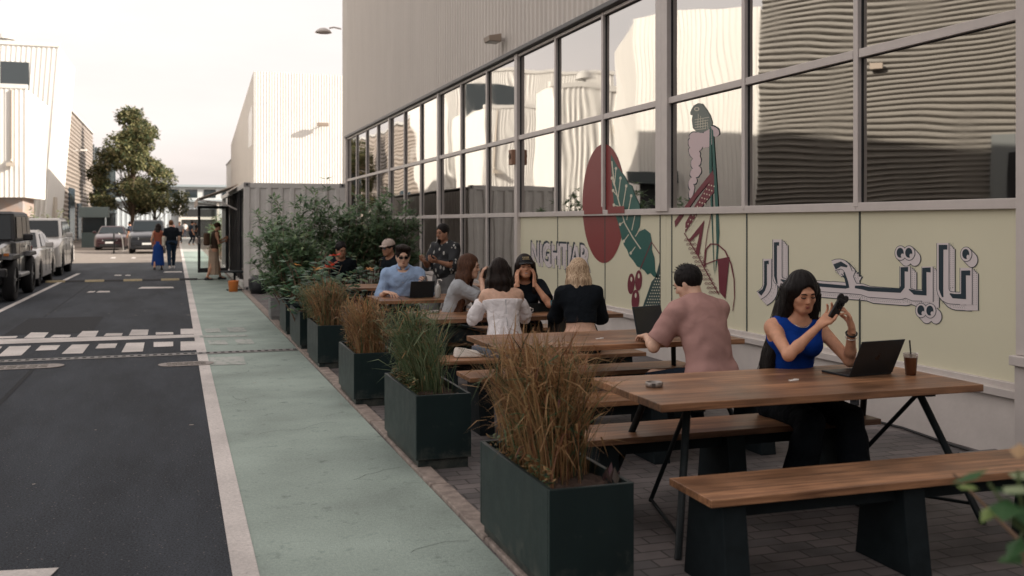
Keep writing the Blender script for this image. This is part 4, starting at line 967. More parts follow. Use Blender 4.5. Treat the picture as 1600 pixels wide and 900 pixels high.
t=thing('plant_pot','round black plant pot beside the container corner','pot',(1.83,23.9,0)); m=MB(); m.lathe((0,0,0),[(0,.001),(.17,.0),(.23,.14),(.24,.32),(.19,.4),(.15,.42),(.16,.40),(.1,.38),(0,.38)],20); m.build('body',mat('pot_black',(.02,.022,.025),.4),t,smooth=True)
m=MB(); m.lathe((0,0,.38),[(0,.01),(.15,.006)],16); m.build('soil',M_soil,t)
t=thing('orange_bucket','orange bucket by the container door','bucket',(1.30,24.7,0)); m=MB(); m.lathe((0,0,0),[(0,.001),(.10,.0),(.125,.25),(.133,.26),(.12,.265),(.095,.02),(0,.02)],20); m.build('body',mat('orange_plastic',(.75,.22,.05),.4),t,smooth=True)
MB().tube([(-.13,0,.25),(-.115,0,.32),(0,0,.36),(.115,0,.32),(.13,0,.25)],.005,6).build('handle',M_steel,t)
t=thing('low_table','round black low table top beside the orange bucket','table',(1.36,25.25,0)); MB().cyl((0,0,.44),(0,0,.47),.35,24).build('top',M_steel,t); MB().cyl((0,0,.02),(0,0,.44),.03,10).build('post',M_steel,t); MB().cyl((0,0,0),(0,0,.02),.2,20).build('foot',M_steel,t)

# ================================================================== plants
def blade_mesh(mb,base,az,L_,bend,w_,mi,n=5,tw=0):
    mb.mi=mi; p=Vector(base); d=Vector((cos(az),sin(az),0)); side=Vector((-sin(az+tw),cos(az+tw),0)); ang=radians(random.uniform(3,16)); vs=[]
    for k in range(n+1):
        f=k/n; wv=w_*(1-f**2.2)*(.75+.25*min(1,f*4))
        vs += [p-side*wv*.5, p+side*wv*.5]
        a=ang+bend*f**1.4
        p=p+(d*sin(a)+Vector((0,0,1))*cos(a))*(L_/n)
    mb.add(vs,[(2*k,2*k+1,2*k+3,2*k+2) for k in range(n)])
def leafm(name,c,c2=None,rough=.5,tr=.38):
    if name in MATS: return MATS[name]
    m=mat(name,c,rough,n_scale=4,n_amt=.3,col2=c2,spec=.3); t=m.node_tree; p=t.nodes['Principled BSDF']; o=t.nodes['Material Output']
    tl=t.nodes.new('ShaderNodeBsdfTranslucent'); x=t.nodes.new('ShaderNodeMixShader'); x.inputs[0].default_value=tr
    t.links.new(p.inputs['Base Color'].links[0].from_socket,tl.inputs[0]); t.links.new(p.outputs[0],x.inputs[1]); t.links.new(tl.outputs[0],x.inputs[2]); t.links.new(x.outputs[0],o.inputs[0]); return m
G_red=leafm('grass_rust',(.34,.16,.08),(.20,.09,.05)); G_gold=leafm('grass_gold',(.48,.31,.15),(.27,.15,.07)); G_grn=leafm('grass_green',(.09,.14,.06),(.06,.10,.045)); G_blu=leafm('grass_pale_green',(.21,.25,.14),(.13,.18,.09)); G_dk=leafm('grass_dark',(.03,.05,.028),(.02,.035,.02)); G_plum=leafm('grass_plum',(.10,.035,.035))
def grass(name,label,x0,y0,w_,l_,z0,n,Lr,bend,weights,seed,bias=(0,0),wd=(.003,.0075),group='grass clumps in the planters',cov=None,tuft=True):
    random.seed(seed); mb=MB(); mats=[G_red,G_gold,G_grn,G_blu,G_dk,G_plum]
    cs=[(x0+random.uniform(.08,w_-.08),y0+random.uniform(.08,l_-.08)) for _ in range(7)]
    for i in range(n):
        if tuft:
            c=random.choice(cs); x=min(max(c[0]+random.gauss(0,.05),x0+.03),x0+w_-.03); y=min(max(c[1]+random.gauss(0,.08),y0+.03),y0+l_-.03)
        else: x=x0+random.uniform(.03,w_-.03); y=y0+random.uniform(.03,l_-.03)
        az=random.uniform(0,2*pi) 
        dx,dy=cos(az)+bias[0]+.9*(x-x0-w_/2)/w_,sin(az)+bias[1]+.9*(y-y0-l_/2)/l_; az=math.atan2(dy,dx)
        mi=random.choices(range(6),weights)[0]
        blade_mesh(mb,(x,y,z0),az,random.uniform(*Lr)*(.6 if random.random()<.25 else 1),random.uniform(*bend),random.uniform(*wd),mi,tw=random.uniform(-1,1))
    for i in range(int(n*.9)):   # side leaves and broken straws higher up
        c=random.choice(cs); az=random.uniform(0,6.28); hh=random.uniform(.12,Lr[1]*.72); sp=hh*.55
        x=c[0]+random.gauss(0,.05)+(cos(az)*.6+bias[0]*.9)*sp*random.random(); y=c[1]+random.gauss(0,.08)+(sin(az)*.6+bias[1]*.9)*sp*random.random()
        mi=random.choices(range(6),[weights[0],weights[1]*1.6,weights[2],weights[3],weights[4]*.5,weights[5]])[0]
        a0=random.uniform(0,6.28); L_=random.uniform(.08,.26); w_=random.uniform(*wd)*1.25; mb.mi=mi; el=random.uniform(-.2,1.3)
        d=Vector((cos(a0)*cos(el),sin(a0)*cos(el),sin(el))); sd_=Vector((-sin(a0),cos(a0),random.uniform(-.5,.5))); P0=Vector((x,y,z0+hh)); P1=P0+d*L_*.5; P2=P0+d*L_-Vector((0,0,L_*random.uniform(0,.5)))
        mb.add([P0-sd_*w_*.3,P0+sd_*w_*.3,P1+sd_*w_*.5,P2,P1-sd_*w_*.5],[(0,1,2,4),(4,2,3)])
    if cov:
        for i in range(cov):
            x=x0+random.uniform(0,w_); y=y0+random.uniform(0,l_); z=z0+random.uniform(.0,.13); a=random.uniform(0,6.28); s_=random.uniform(.012,.026); mb.mi=random.choice((2,3,3,1,4))
            leafquad(mb,(x,y,z),a,random.uniform(-.3,.9),s_*1.6,s_)
    o=mb.build(name,mats); tag(o,label,'grass plant',group); return o
def leafquad(mb,p,az,el,L_,w_,droop=.3):
    d=Vector((cos(az)*cos(el),sin(az)*cos(el),sin(el))); s_=Vector((-sin(az),cos(az),0)); u=d.cross(s_)*-1
    p=Vector(p); a=p; m1=p+d*L_*.45; e_=p+d*L_-Vector((0,0,1))*L_*droop*.5
    mb.add([a,m1-s_*w_*.5+u*w_*.12,e_,m1+s_*w_*.5+u*w_*.12,m1],[(0,1,4),(0,4,3),(1,2,4),(4,2,3)])
grass('ornamental_grass','tall dry reddish grass in the nearest planter',1.56,4.08,.34,.9,.44,1700,(.40,.78),(.1,1.5),[4,11,2.2,1.2,.7,.6],11,bias=(-.15,.25),wd=(.003,.0085),cov=160)
grass('ornamental_grass','arching green grass in the second planter',1.56,6.7,.30,.75,.44,850,(.38,.76),(.6,1.9),[0,1.2,2.5,8,.4,0],12,bias=(-.45,.75),cov=900)
grass('ornamental_grass','dry orange grass in the third planter',1.55,8.95,.32,.85,.42,1100,(.34,.62),(.5,1.8),[4,9,.8,1.2,.3,.6],13,bias=(-.2,.3),cov=80)
grass('ornamental_grass','mixed green and russet grass in the fourth planter',1.56,11.4,.32,.85,.43,1200,(.34,.62),(.4,1.7),[5,4,3,3,2,.8],14,bias=(.35,-.2),cov=100)
grass('ornamental_grass','fine green grass in the fifth planter',1.5,12.4,.36,1.0,.43,900,(.32,.52),(.5,1.6),[.5,2,3,6,1,0],15,bias=(-.45,-.3))
t_=MB(); random.seed(5)
for k in range(7):
    x,y=1.86+random.uniform(-.03,.03),4.06+random.uniform(0,.12); leafquad(t_,(x,y,.47),random.uniform(0,6.3),1.1,.09,.035,.0)
tag(t_.build('succulent',leafm('succulent_plum',(.10,.05,.06),(.06,.09,.05))),'small plum coloured succulent in the corner of the nearest planter','plant')

def shrub(name,label,cx,cy,rx,ry,z0,z1,nst,nl,ls,mats,seed,whorl=True,stem=(.16,.10,.065),group=None,cat='shrub',pot=None):
    random.seed(seed); t=thing(name,label,cat,(cx,cy,0),0,group); sm=MB(); lf=MB()
    for i in range(nst):
        a=random.uniform(0,6.283); r=sqrt(random.random()); ex,ey=rx*r*cos(a),ry*r*sin(a); ez=z0+(z1-z0)*(random.uniform(.45,1.0) if r<.75 else random.uniform(.3,.85))
        bx,by=ex*.3+random.uniform(-.08,.08),ey*.3+random.uniform(-.08,.08)
        P=[]
        for k in range(6):
            f=k/5; P.append(Vector((bx+(ex-bx)*f**1.3+random.uniform(-.03,.03)*f,by+(ey-by)*f**1.3+random.uniform(-.03,.03)*f,z0*.9+(ez-z0*.9)*f)))
        sm.tube(P,[.011*(1-.75*k/5) for k in range(6)],5,caps=False)
        for k in range(nl):
            f=random.uniform(.28,1)**.8; q=f*5; j=min(4,int(q)); p=P[j].lerp(P[j+1],q-j)
            if whorl:
                aa=random.uniform(0,6.28); rr=random.uniform(0,.14); p=p+Vector((cos(aa)*rr,sin(aa)*rr,random.uniform(-.04,.08)))
                for h in range(random.randint(5,8)):
                    lf.mi=random.choices(range(len(mats)),[4,3,1.2][:len(mats)])[0]
                    leafquad(lf,p,h*2.4+random.random()*.6,random.uniform(-.35,.95),ls*random.uniform(.7,1.15),ls*.30)
            else:
                aa=random.uniform(0,6.28); rr=random.uniform(0,.16); p=p+Vector((cos(aa)*rr,sin(aa)*rr,random.uniform(-.08,.08)))
                lf.mi=random.choices(range(len(mats)),[4,3,1.2][:len(mats)])[0]
                leafquad(lf,p,random.uniform(0,6.28),random.uniform(-.5,.5),ls*random.uniform(.6,1.2),ls*.8)
    sm.build('stems',mat('stem_brown',stem,.8),t); lf.build('foliage',mats,t)
    return t
L1=leafm('leaf_mid',(.22,.33,.18),(.16,.25,.135),.4); L2=leafm('leaf_dark',(.15,.235,.135),(.10,.17,.10),.4); L3=leafm('leaf_light',(.28,.37,.20),None,.4)
for i,(x,y,rx,ry,zt_,lab) in enumerate([(1.95,17.6,.75,.6,2.35,'leftmost tall green shrub in front of the container'),(2.75,17.9,.75,.6,2.5,'tall green shrub in the middle in front of the container'),
        (3.35,18.2,.6,.6,2.3,'tall green shrub between container and mirror windows'),(3.95,18.6,.5,.6,2.1,'rightmost tall green shrub in front of the mirror windows'),(1.75,15.9,.5,.6,1.75,'shorter green shrub at the path edge beside the grey planter')]):
    shrub('tall_shrub',lab,x,y,rx*1.05,ry,.35,zt_,30,15,.165,[L1,L2,L3],40+i,group='tall shrubs before the container')
N1=leafm('nast_leaf',(.13,.24,.13),(.08,.16,.10),.35); N2=leafm('nast_leaf_dark',(.06,.12,.08),None,.35)
shrub('broadleaf_plant','bushy plant with round leaves and yellow leaves in the fifth planter',1.75,13.5,.62,.75,.35,1.25,26,14,.14,[N1,N2,L3],60,whorl=False)
shrub('broadleaf_plant','round leaved bush left of the man with the beige cap',2.75,15.3,1.0,.5,.1,1.22,26,16,.13,[N1,N2,L3],61,whorl=False)
shrub('broadleaf_plant','leafy plant over the sixth planter',1.8,15.1,.45,.6,.4,1.3,18,12,.13,[N1,N2,L3],63,whorl=False)
def flower(label,x,y,z,s,c,cn,seed):
    random.seed(seed); mb=MB()
    for k in range(6): leafquad(mb,(x,y,z),k*1.05+random.random()*.3,random.uniform(-.2,.7),s,s*.75,.2)
    tag(mb.build('flower',leafm(cn,c,None,.5)),label,'flower')
for i,(px,py,c,cn,lab,s) in enumerate([(519,398,(.65,.07,.03),'petal_red','upper red flower of three among the round leaves',.10),(516,410,(.60,.06,.03),'petal_red','middle red flower of three among the round leaves',.09),(511,416,(.65,.08,.03),'petal_red','lowest red flower of three among the round leaves',.10),(492,419,(.65,.30,.05),'petal_yellow','large yellow flower beside the red ones',.09),(461,412,(.6,.28,.05),'petal_yellow','small yellow flower left of the large one',.06),(572,420,(.5,.25,.1),'petal_orange','orange brown curled flower right of the red ones',.07)]):
    dd_=13.0; u=(px-800)/FOC*dd_; x=u*cos(YAW)+dd_*sin(YAW); y=-u*sin(YAW)+dd_*cos(YAW); z=EYE-(py-348)*dd_/FOC
    flower(lab,x,y-.25,z,s,c,cn,i)
# blurred foreground leaves at right edge, on a plant standing beside the camera
t=thing('foreground_plant','blurred leafy branch reaching in at the lower right edge','plant',(1.95,1.75,0))
mb=MB(); mb.tube([(0,0,0),(.02,.02,.5),(-.06,.1,.9),(-.16,.2,1.04)],[.012,.01,.006,.003],6); mb.build('stem',mat('stem_brown',(.16,.1,.065),.8),t)
mb=MB(); random.seed(8)
def at_(px,py,d):
    u=(px-800)/FOC*d; return Vector((u*cos(YAW)+d*sin(YAW)-1.95,-u*sin(YAW)+d*cos(YAW)-1.75,EYE-(py-348)*d/FOC))
for (px,py,d,az,el,L_,w_,mi) in [(1545,745,2.3,2.6,-.3,.075,.05,0),(1520,770,2.3,3.6,.2,.06,.04,1),(1560,775,2.25,.4,-.2,.09,.06,0),(1575,790,2.2,3.8,-.2,.08,.06,0),(1585,760,2.3,.2,.3,.06,.06,2),(1590,730,2.3,.6,.9,.045,.035,3),(1595,800,2.2,4.6,-.6,.06,.05,0),(1555,800,2.3,3.3,-.5,.05,.035,1),(1598,850,2.25,3.3,-.6,.06,.04,0),(1600,770,2.2,3.3,0,.06,.05,2),(1600,880,2.2,3,0,.06,.05,0)]:
    mb.mi=mi; leafquad(mb,at_(px,py-12,1.75),az,el,L_*.88,w_*.95)
mb.build('leaves',[leafm('fg_leaf',(.05,.13,.05),(.08,.17,.06)),leafm('fg_leaf_light',(.22,.30,.10)),leafm('fg_leaf_pale',(.28,.34,.20)),leafm('fg_bud',(.45,.30,.17))],t)
mb=MB()
for a_,b_ in ((at_(1600,830,1.75),at_(1545,755,1.75)),(at_(1600,830,1.75),at_(1590,735,1.75)),(at_(1600,830,1.75),at_(1560,800,1.75)),((-.06,.1,.9),at_(1600,830,1.75))): mb.tube([a_,b_],.003,5)
mb.build('twig',mat('fg_twig',(.10,.14,.05),.7),t)

# ---------------------------------------------------------------- trees and bushes far away
def tree(name,label,cx,cy,h,r,z_lo,nleaf,ls,mats,seed,trunk_r=.2,blobs=None,group=None):
    random.seed(seed); t=thing(name,label,'tree',(cx,cy,0),0,group); tr=MB()
    tr.tube([(0,0,0),(.1,.0,h*.25),(.0,.05,h*.45),(.15,0,h*.8)],[trunk_r,trunk_r*.8,trunk_r*.6,trunk_r*.15],8)
    cl=[]
    for i in range(blobs or 26):
        a=random.uniform(0,6.28); zz=random.uniform(z_lo+.4,h-.3); f=(zz-z_lo)/(h-z_lo); rr=r*(sin(pi*min(1,f*.8+.22))**.6)*random.uniform(.25,1)
        c=Vector((rr*cos(a),rr*sin(a),zz)); cl.append((c,random.uniform(.55,1.0)*r*.42)); tr.tube([(0,0,max(zz*.45,h*.2)),(c.x*.5,c.y*.5,zz*.85),tuple(c)],[trunk_r*.35,trunk_r*.2,.02],5,caps=False)
    cl.append((Vector((.1,0,h-.3)),r*.28))
    lf=MB()
    for i in range(nleaf):
        c,s_=random.choice(cl); d=Vector((random.gauss(0,1),random.gauss(0,1),random.gauss(0,1))).normalized()*s_*random.uniform(.35,1.12)**.6
        d.z*=.75; lf.mi=random.choices(range(len(mats)),[3,3,1][:len(mats)])[0]
        leafquad(lf,c+d,random.uniform(0,6.28),random.uniform(-.9,.9),ls*random.uniform(.6,1.3),ls*.55)
    tr.build('trunk',mat('bark',(.12,.085,.06),.9),t); lf.build('crown',mats,t); return t
T1=leafm('tree_leaf',(.33,.30,.14),(.21,.22,.11),.6); T2=leafm('tree_leaf_dark',(.09,.115,.06),None,.6); T3=leafm('tree_leaf_tan',(.30,.25,.14),None,.6)
tree('street_tree','large leafy tree at the end of the car park',-3.75,95,11.6,3.1,2.4,17000,.38,[T1,T2,T3],21,blobs=34)
tree('street_tree','dark low tree right of and behind the large leafy tree',-1.9,99,6.8,2.9,2.3,4500,.36,[T2,T1],23,blobs=14,trunk_r=.12)
B1=leafm('bush_pale',(.19,.21,.09),(.12,.15,.07),.6); B2=leafm('bush_pale_tan',(.26,.25,.13),None,.6)
wp=G(120,404)
t=thing('white_planter','white rectangular planter holding the pale bush','planter',(-5.9,48.0,0)); 
mb=MB(); mb.bb(0,1.55,0,.05,0,.62); mb.bb(0,1.55,.75,.8,0,.62); mb.bb(0,.05,.05,.75,0,.62); mb.bb(1.5,1.55,.05,.75,0,.62); mb.build('box',mat('planter_white',(.6,.57,.54),.6),t,bevel=.01)
MB().bb(.05,1.5,.05,.75,.4,.55).build('soil',M_soil,t)
shrub('pale_bush','pale yellow green bush in the white planter at the left',-5.3,48.5,1.1,.8,.5,2.35,26,26,.16,[B1,B2,L3],31,whorl=False)
for i,(x,y,lab) in enumerate([(3.0,44,'pale hedge bush seen through the glass door, nearer one'),(3.2,49,'pale hedge bush seen through the glass door, farther one')]):
    shrub('hedge_bush',lab,1.55 if False else x-1.2,y,.6,1.5,.1,2.1,18,22,.2,[B1,L1,B2],33+i,whorl=False)
# ================================================================== people (smooth blended bodies, one continuous surface each)
class Field:
    def __init__(s, lo, hi, h):
        s.lo=np.array(lo,float); s.h=h; s.n=np.ceil((np.array(hi)-s.lo)/h).astype(int)+1
        s.ax=[s.lo[i]+h*np.arange(s.n[i]) for i in range(3)]
        s.v=np.full(s.n,1.0,dtype=np.float32)
    def _box(s,lo,hi,m):
        a=np.clip(np.floor((np.minimum(lo,hi)-m-s.lo)/s.h).astype(int),0,s.n); b=np.clip(np.ceil((np.maximum(lo,hi)+m-s.lo)/s.h).astype(int)+1,0,s.n)
        if np.any(b<=a): return None,None
        sl=tuple(slice(a[i],b[i]) for i in range(3))
        P=np.stack(np.meshgrid(*[s.ax[i][sl[i]] for i in range(3)],indexing='ij'),-1)
        return sl,P
    def _mix(s,sl,d,k,op):
        a=s.v[sl]
        if op=='+':
            h=np.clip(.5+.5*(a-d)/k,0,1); s.v[sl]=a*(1-h)+d*h-k*h*(1-h)
        elif op=='-':
            h=np.clip(.5-.5*(a+d)/k,0,1); s.v[sl]=a*(1-h)+(-d)*h+k*h*(1-h)
    def cap(s,a,b,ra,rb,k=.02,op='+',flat=None,fd=None):
        """tapered capsule; flat<1 squeezes it along direction fd"""
        a=np.array(a,float); b=np.array(b,float); m=max(ra,rb)+k+3*s.h
        sl,P=s._box(a,b,m)
        if sl is None: return s
        ab=b-a; L2=max(ab@ab,1e-9); q=P-a
        t=np.clip((q@ab)/L2,0,1); w=q-t[...,None]*ab
        if flat:
            fd=np.array(fd,float); fd/=np.linalg.norm(fd); c=w@fd; w=w+(c*(1/flat-1))[...,None]*fd
        d=np.sqrt((w*w).sum(-1))-(ra+(rb-ra)*t)
        if flat: d=d*(flat+1)/2
        s._mix(sl,d.astype(np.float32),k,op); return s
    def ell(s,c,r,R=None,k=.02,op='+'):
        c=np.array(c,float); r=np.array(r,float); mr=r.max(); sl,P=s._box(c-mr,c+mr,k+3*s.h)
        if sl is None: return s
        q=P-c
        if R is not None: q=q@np.array(R,float)
        q0=q/r; l=np.sqrt((q0*q0).sum(-1)); l2=np.sqrt(((q0/r)**2).sum(-1))+1e-9
        s._mix(sl,(l*(l-1)/l2).astype(np.float32),k,op); return s
    def cut(s,p,n,k=.004):
        """keep the side opposite to n"""
        n=np.array(n,float); n/=np.linalg.norm(n); P=s._all(); d=((P-np.array(p))@n).astype(np.float32); s.v=np.maximum(s.v,d); return s
    def _all(s):
        if not hasattr(s,'_P'): s._P=np.stack(np.meshgrid(*s.ax,indexing='ij'),-1).astype(np.float32)
        return s._P
    def mesh(s):
        v=s.v; ins=v<0; n=s.n
        c=[(i,j,k) for i in (0,1) for j in (0,1) for k in (0,1)]
        sub=lambda A,o:A[o[0]:n[0]-1+o[0],o[1]:n[1]-1+o[1],o[2]:n[2]-1+o[2]]
        cnt=sum(sub(ins,o).astype(np.int8) for o in c); act=(cnt>0)&(cnt<8)
        idx=np.argwhere(act); N=len(idx)
        if N==0: return np.zeros((0,3)),np.zeros((0,4),int)
        ids=np.full(act.shape,-1,int); ids[tuple(idx.T)]=np.arange(N)
        acc=np.zeros((N,3)); w=np.zeros(N)
        edges=[(a,b) for a in c for b in c if sum(abs(a[i]-b[i]) for i in range(3))==1 and a<b]
        for a,b in edges:
            va=v[idx[:,0]+a[0],idx[:,1]+a[1],idx[:,2]+a[2]]; vb=v[idx[:,0]+b[0],idx[:,1]+b[1],idx[:,2]+b[2]]
            cr=(va<0)!=(vb<0); t=np.where(cr,va/np.where(cr,va-vb,1),0)
            pt=np.array(a)+(np.array(b)-np.array(a))*t[:,None]; acc[cr]+=pt[cr]; w[cr]+=1
        V=s.lo+(idx+acc/w[:,None])*s.h
        F=[]
        for ax in range(3):
            o=[0,0,0]; o[ax]=1
            A=ins[tuple(slice(0,n[i]-o[i]) for i in range(3))]; B=ins[tuple(slice(o[i],n[i]) for i in range(3))]
            e=np.argwhere(A!=B); sgn=A[tuple(e.T)]
            u,w_=[i for i in range(3) if i!=ax]
            ok=(e[:,u]>0)&(e[:,w_]>0)&(e[:,u]<n[u]-1)&(e[:,w_]<n[w_]-1)&(e[:,ax]<n[ax]-1); e=e[ok]; sgn=sgn[ok]
            def cell(du,dw):
                q=e.copy(); q[:,u]-=du; q[:,w_]-=dw; return ids[tuple(q.T)]
            q=np.stack([cell(1,1),cell(0,1),cell(0,0),cell(1,0)],1)
            fl=sgn if ax!=1 else ~sgn
            q[~fl]=q[~fl][:,::-1]; F.append(q)
        F=np.concatenate(F); F=F[(F>=0).all(1)]
        return V,F
def mesh_obj(name,parts,m,parent,smooth=True,relax=1):
    V=[];Fs=[];n=0
    for v,f in parts: V.append(v); Fs.append(f+n); n+=len(v)
    V=np.concatenate(V); F=np.concatenate(Fs)
    for _ in range(relax):        # light laplacian smoothing
        acc=np.zeros_like(V); cn=np.zeros(len(V))
        for a,b in ((0,1),(1,2),(2,3),(3,0)):
            np.add.at(acc,F[:,a],V[F[:,b]]); np.add.at(acc,F[:,b],V[F[:,a]]); np.add.at(cn,F[:,a],1); np.add.at(cn,F[:,b],1)
        V=V*.5+.5*acc/np.maximum(cn,1)[:,None]
    me=bpy.data.meshes.new(name); me.from_pydata(V.tolist(),[],F.tolist()); me.polygons.foreach_set('use_smooth',[True]*len(F)); me.materials.append(m); me.update()
    o=bpy.data.objects.new(name,me); COL.objects.link(o); o.parent=parent; return o
def nrm(v): v=np.array(v,float); return v/(np.linalg.norm(v)+1e-9)
def ik(a,t,l1,l2,hint):
    a=np.array(a,float); t=np.array(t,float); d=t-a; D=np.linalg.norm(d); D2=min(D,(l1+l2)*.995); u=d/(D+1e-9); t=a+u*D2
    x=(l1*l1-l2*l2+D2*D2)/(2*D2); hh=sqrt(max(l1*l1-x*x,1e-6)); h=np.array(hint,float); h=h-(h@u)*u; h=nrm(h)
    return a+u*x+h*hh, t
def rotm(ax,ang): return np.array(Matrix.Rotation(ang,3,Vector(ax)))

def skin_mat(name,c):
    m=mat(name,c,.52,n_scale=22,n_amt=.14,sss=.05,spec=.32,bump=.12,b_scale=220); return m
def cloth(name,c,amt=.12,bump=.5,scale=9,rough=.85,c2=None):
    if name in MATS: return MATS[name]
    m=mat(name,c,rough,n_scale=7,n_amt=amt,col2=c2,spec=.08)
    t=m.node_tree; L=t.links.new; p=t.nodes['Principled BSDF']; tc=t.nodes.new('ShaderNodeTexCoord')
    a=node(t,'ShaderNodeTexNoise'); a.inputs['Scale'].default_value=scale; a.inputs['Detail'].default_value=2; a.inputs['Distortion'].default_value=1.3; L(tc.outputs['Object'],a.inputs['Vector'])
    b=node(t,'ShaderNodeTexNoise'); b.inputs['Scale'].default_value=500; L(tc.outputs['Object'],b.inputs['Vector'])
    b1=node(t,'ShaderNodeBump'); b1.inputs['Strength'].default_value=bump; b1.inputs['Distance'].default_value=.035; L(a.outputs[0],b1.inputs['Height'])
    b2=node(t,'ShaderNodeBump'); b2.inputs['Strength'].default_value=.12; b2.inputs['Distance'].default_value=.002; L(b.outputs[0],b2.inputs['Height']); L(b1.outputs[0],b2.inputs['Normal']); L(b2.outputs[0],p.inputs['Normal'])
    return m
def hair_mat(name,c,c2=None):
    if name in MATS: return MATS[name]
    m=mat(name,c,.5,spec=.16); t=m.node_tree; L=t.links.new; p=t.nodes['Principled BSDF']; tc=t.nodes.new('ShaderNodeTexCoord')
    mp=node(t,'ShaderNodeMapping'); mp.inputs['Scale'].default_value=(60,60,5); L(tc.outputs['Object'],mp.inputs[0])
    a=node(t,'ShaderNodeTexNoise'); a.inputs['Scale'].default_value=2.2; a.inputs['Detail'].default_value=3; a.inputs['Distortion'].default_value=.6; L(mp.outputs[0],a.inputs['Vector'])
    x=node(t,'ShaderNodeMix',data_type='RGBA'); c2=c2 or tuple(v*.45 for v in c); x.inputs[6].default_value=(*c2,1); x.inputs[7].default_value=(*tuple(min(1,v*1.3) for v in c),1)
    r=node(t,'ShaderNodeMapRange'); r.inputs[1].default_value=.35; r.inputs[2].default_value=.65; L(a.outputs[0],r.inputs[0]); L(r.outputs[0],x.inputs[0]); L(x.outputs[2],p.inputs['Base Color'])
    b=node(t,'ShaderNodeBump'); b.inputs['Strength'].default_value=.7; b.inputs['Distance'].default_value=.006; L(a.outputs[0],b.inputs['Height']); L(b.outputs[0],p.inputs['Normal'])
    return m
def hand_mesh(wrist,dirn,palm,thumb,curl=(.5,.5,.5,.5),tcurl=.3,h=.0036,s=1.0,spread=.08,tout=.9):
    """dirn: towards fingers, palm: palm normal, thumb: side of the thumb"""
    d=nrm(dirn); pn=nrm(np.array(palm)-np.dot(palm,d)*d); th=np.cross(d,pn); th=th if np.dot(th,thumb)>0 else -th
    w=np.array(wrist,float); lo=w-.14*s; hi=w+.14*s; c=w+d*.09*s; f=Field(c-.125*s,c+.125*s,h)
    f.cap(w-d*.03*s,w+d*.02*s,.026*s,.026*s,.01,flat=.75,fd=pn)
    for i in range(4):
        o=(1.5-i)*.0195*s; kn=w+d*(.083-.004*abs(i-1))*s+th*o
        f.cap(w+d*.012*s+th*o*.55,kn,.0155*s,.0125*s,.014,flat=.8,fd=pn)
        Ls=[(.045,.027,.021),(.049,.030,.022),(.045,.028,.021),(.036,.022,.019)][i]; rr=[.0092,.0094,.0090,.0080][i]
        a=curl[i]*.75; p=kn; dd=d+th*(1.5-i)*spread; dd=nrm(dd); ang=0
        for j,l in enumerate(Ls):
            ang+=(a,curl[i]*1.0,curl[i]*.7)[j]; v=nrm(dd*cos(ang)+pn*sin(ang)); q=p+v*l*s
            f.cap(p,q,rr*s*(1-.07*j),rr*s*(1-.07*(j+1)),.003); p=q
    b=w+d*.022*s+th*.022*s; k1=b+nrm(d*.62+th*tout*.8+pn*.35)*.040*s
    f.cap(w+d*.02*s+th*.01*s,k1,.017*s,.0125*s,.012)
    v=nrm(d*(.8)+th*(.45-tcurl*.5)+pn*(.2+tcurl)); k2=k1+v*.034*s; f.cap(k1,k2,.0115*s,.0105*s,.004)
    v=nrm(d*.9+th*(.1-tcurl*.5)+pn*(.15+tcurl*1.1)); f.cap(k2,k2+v*.026*s,.0105*s,.0088*s,.003)
    return f.mesh()

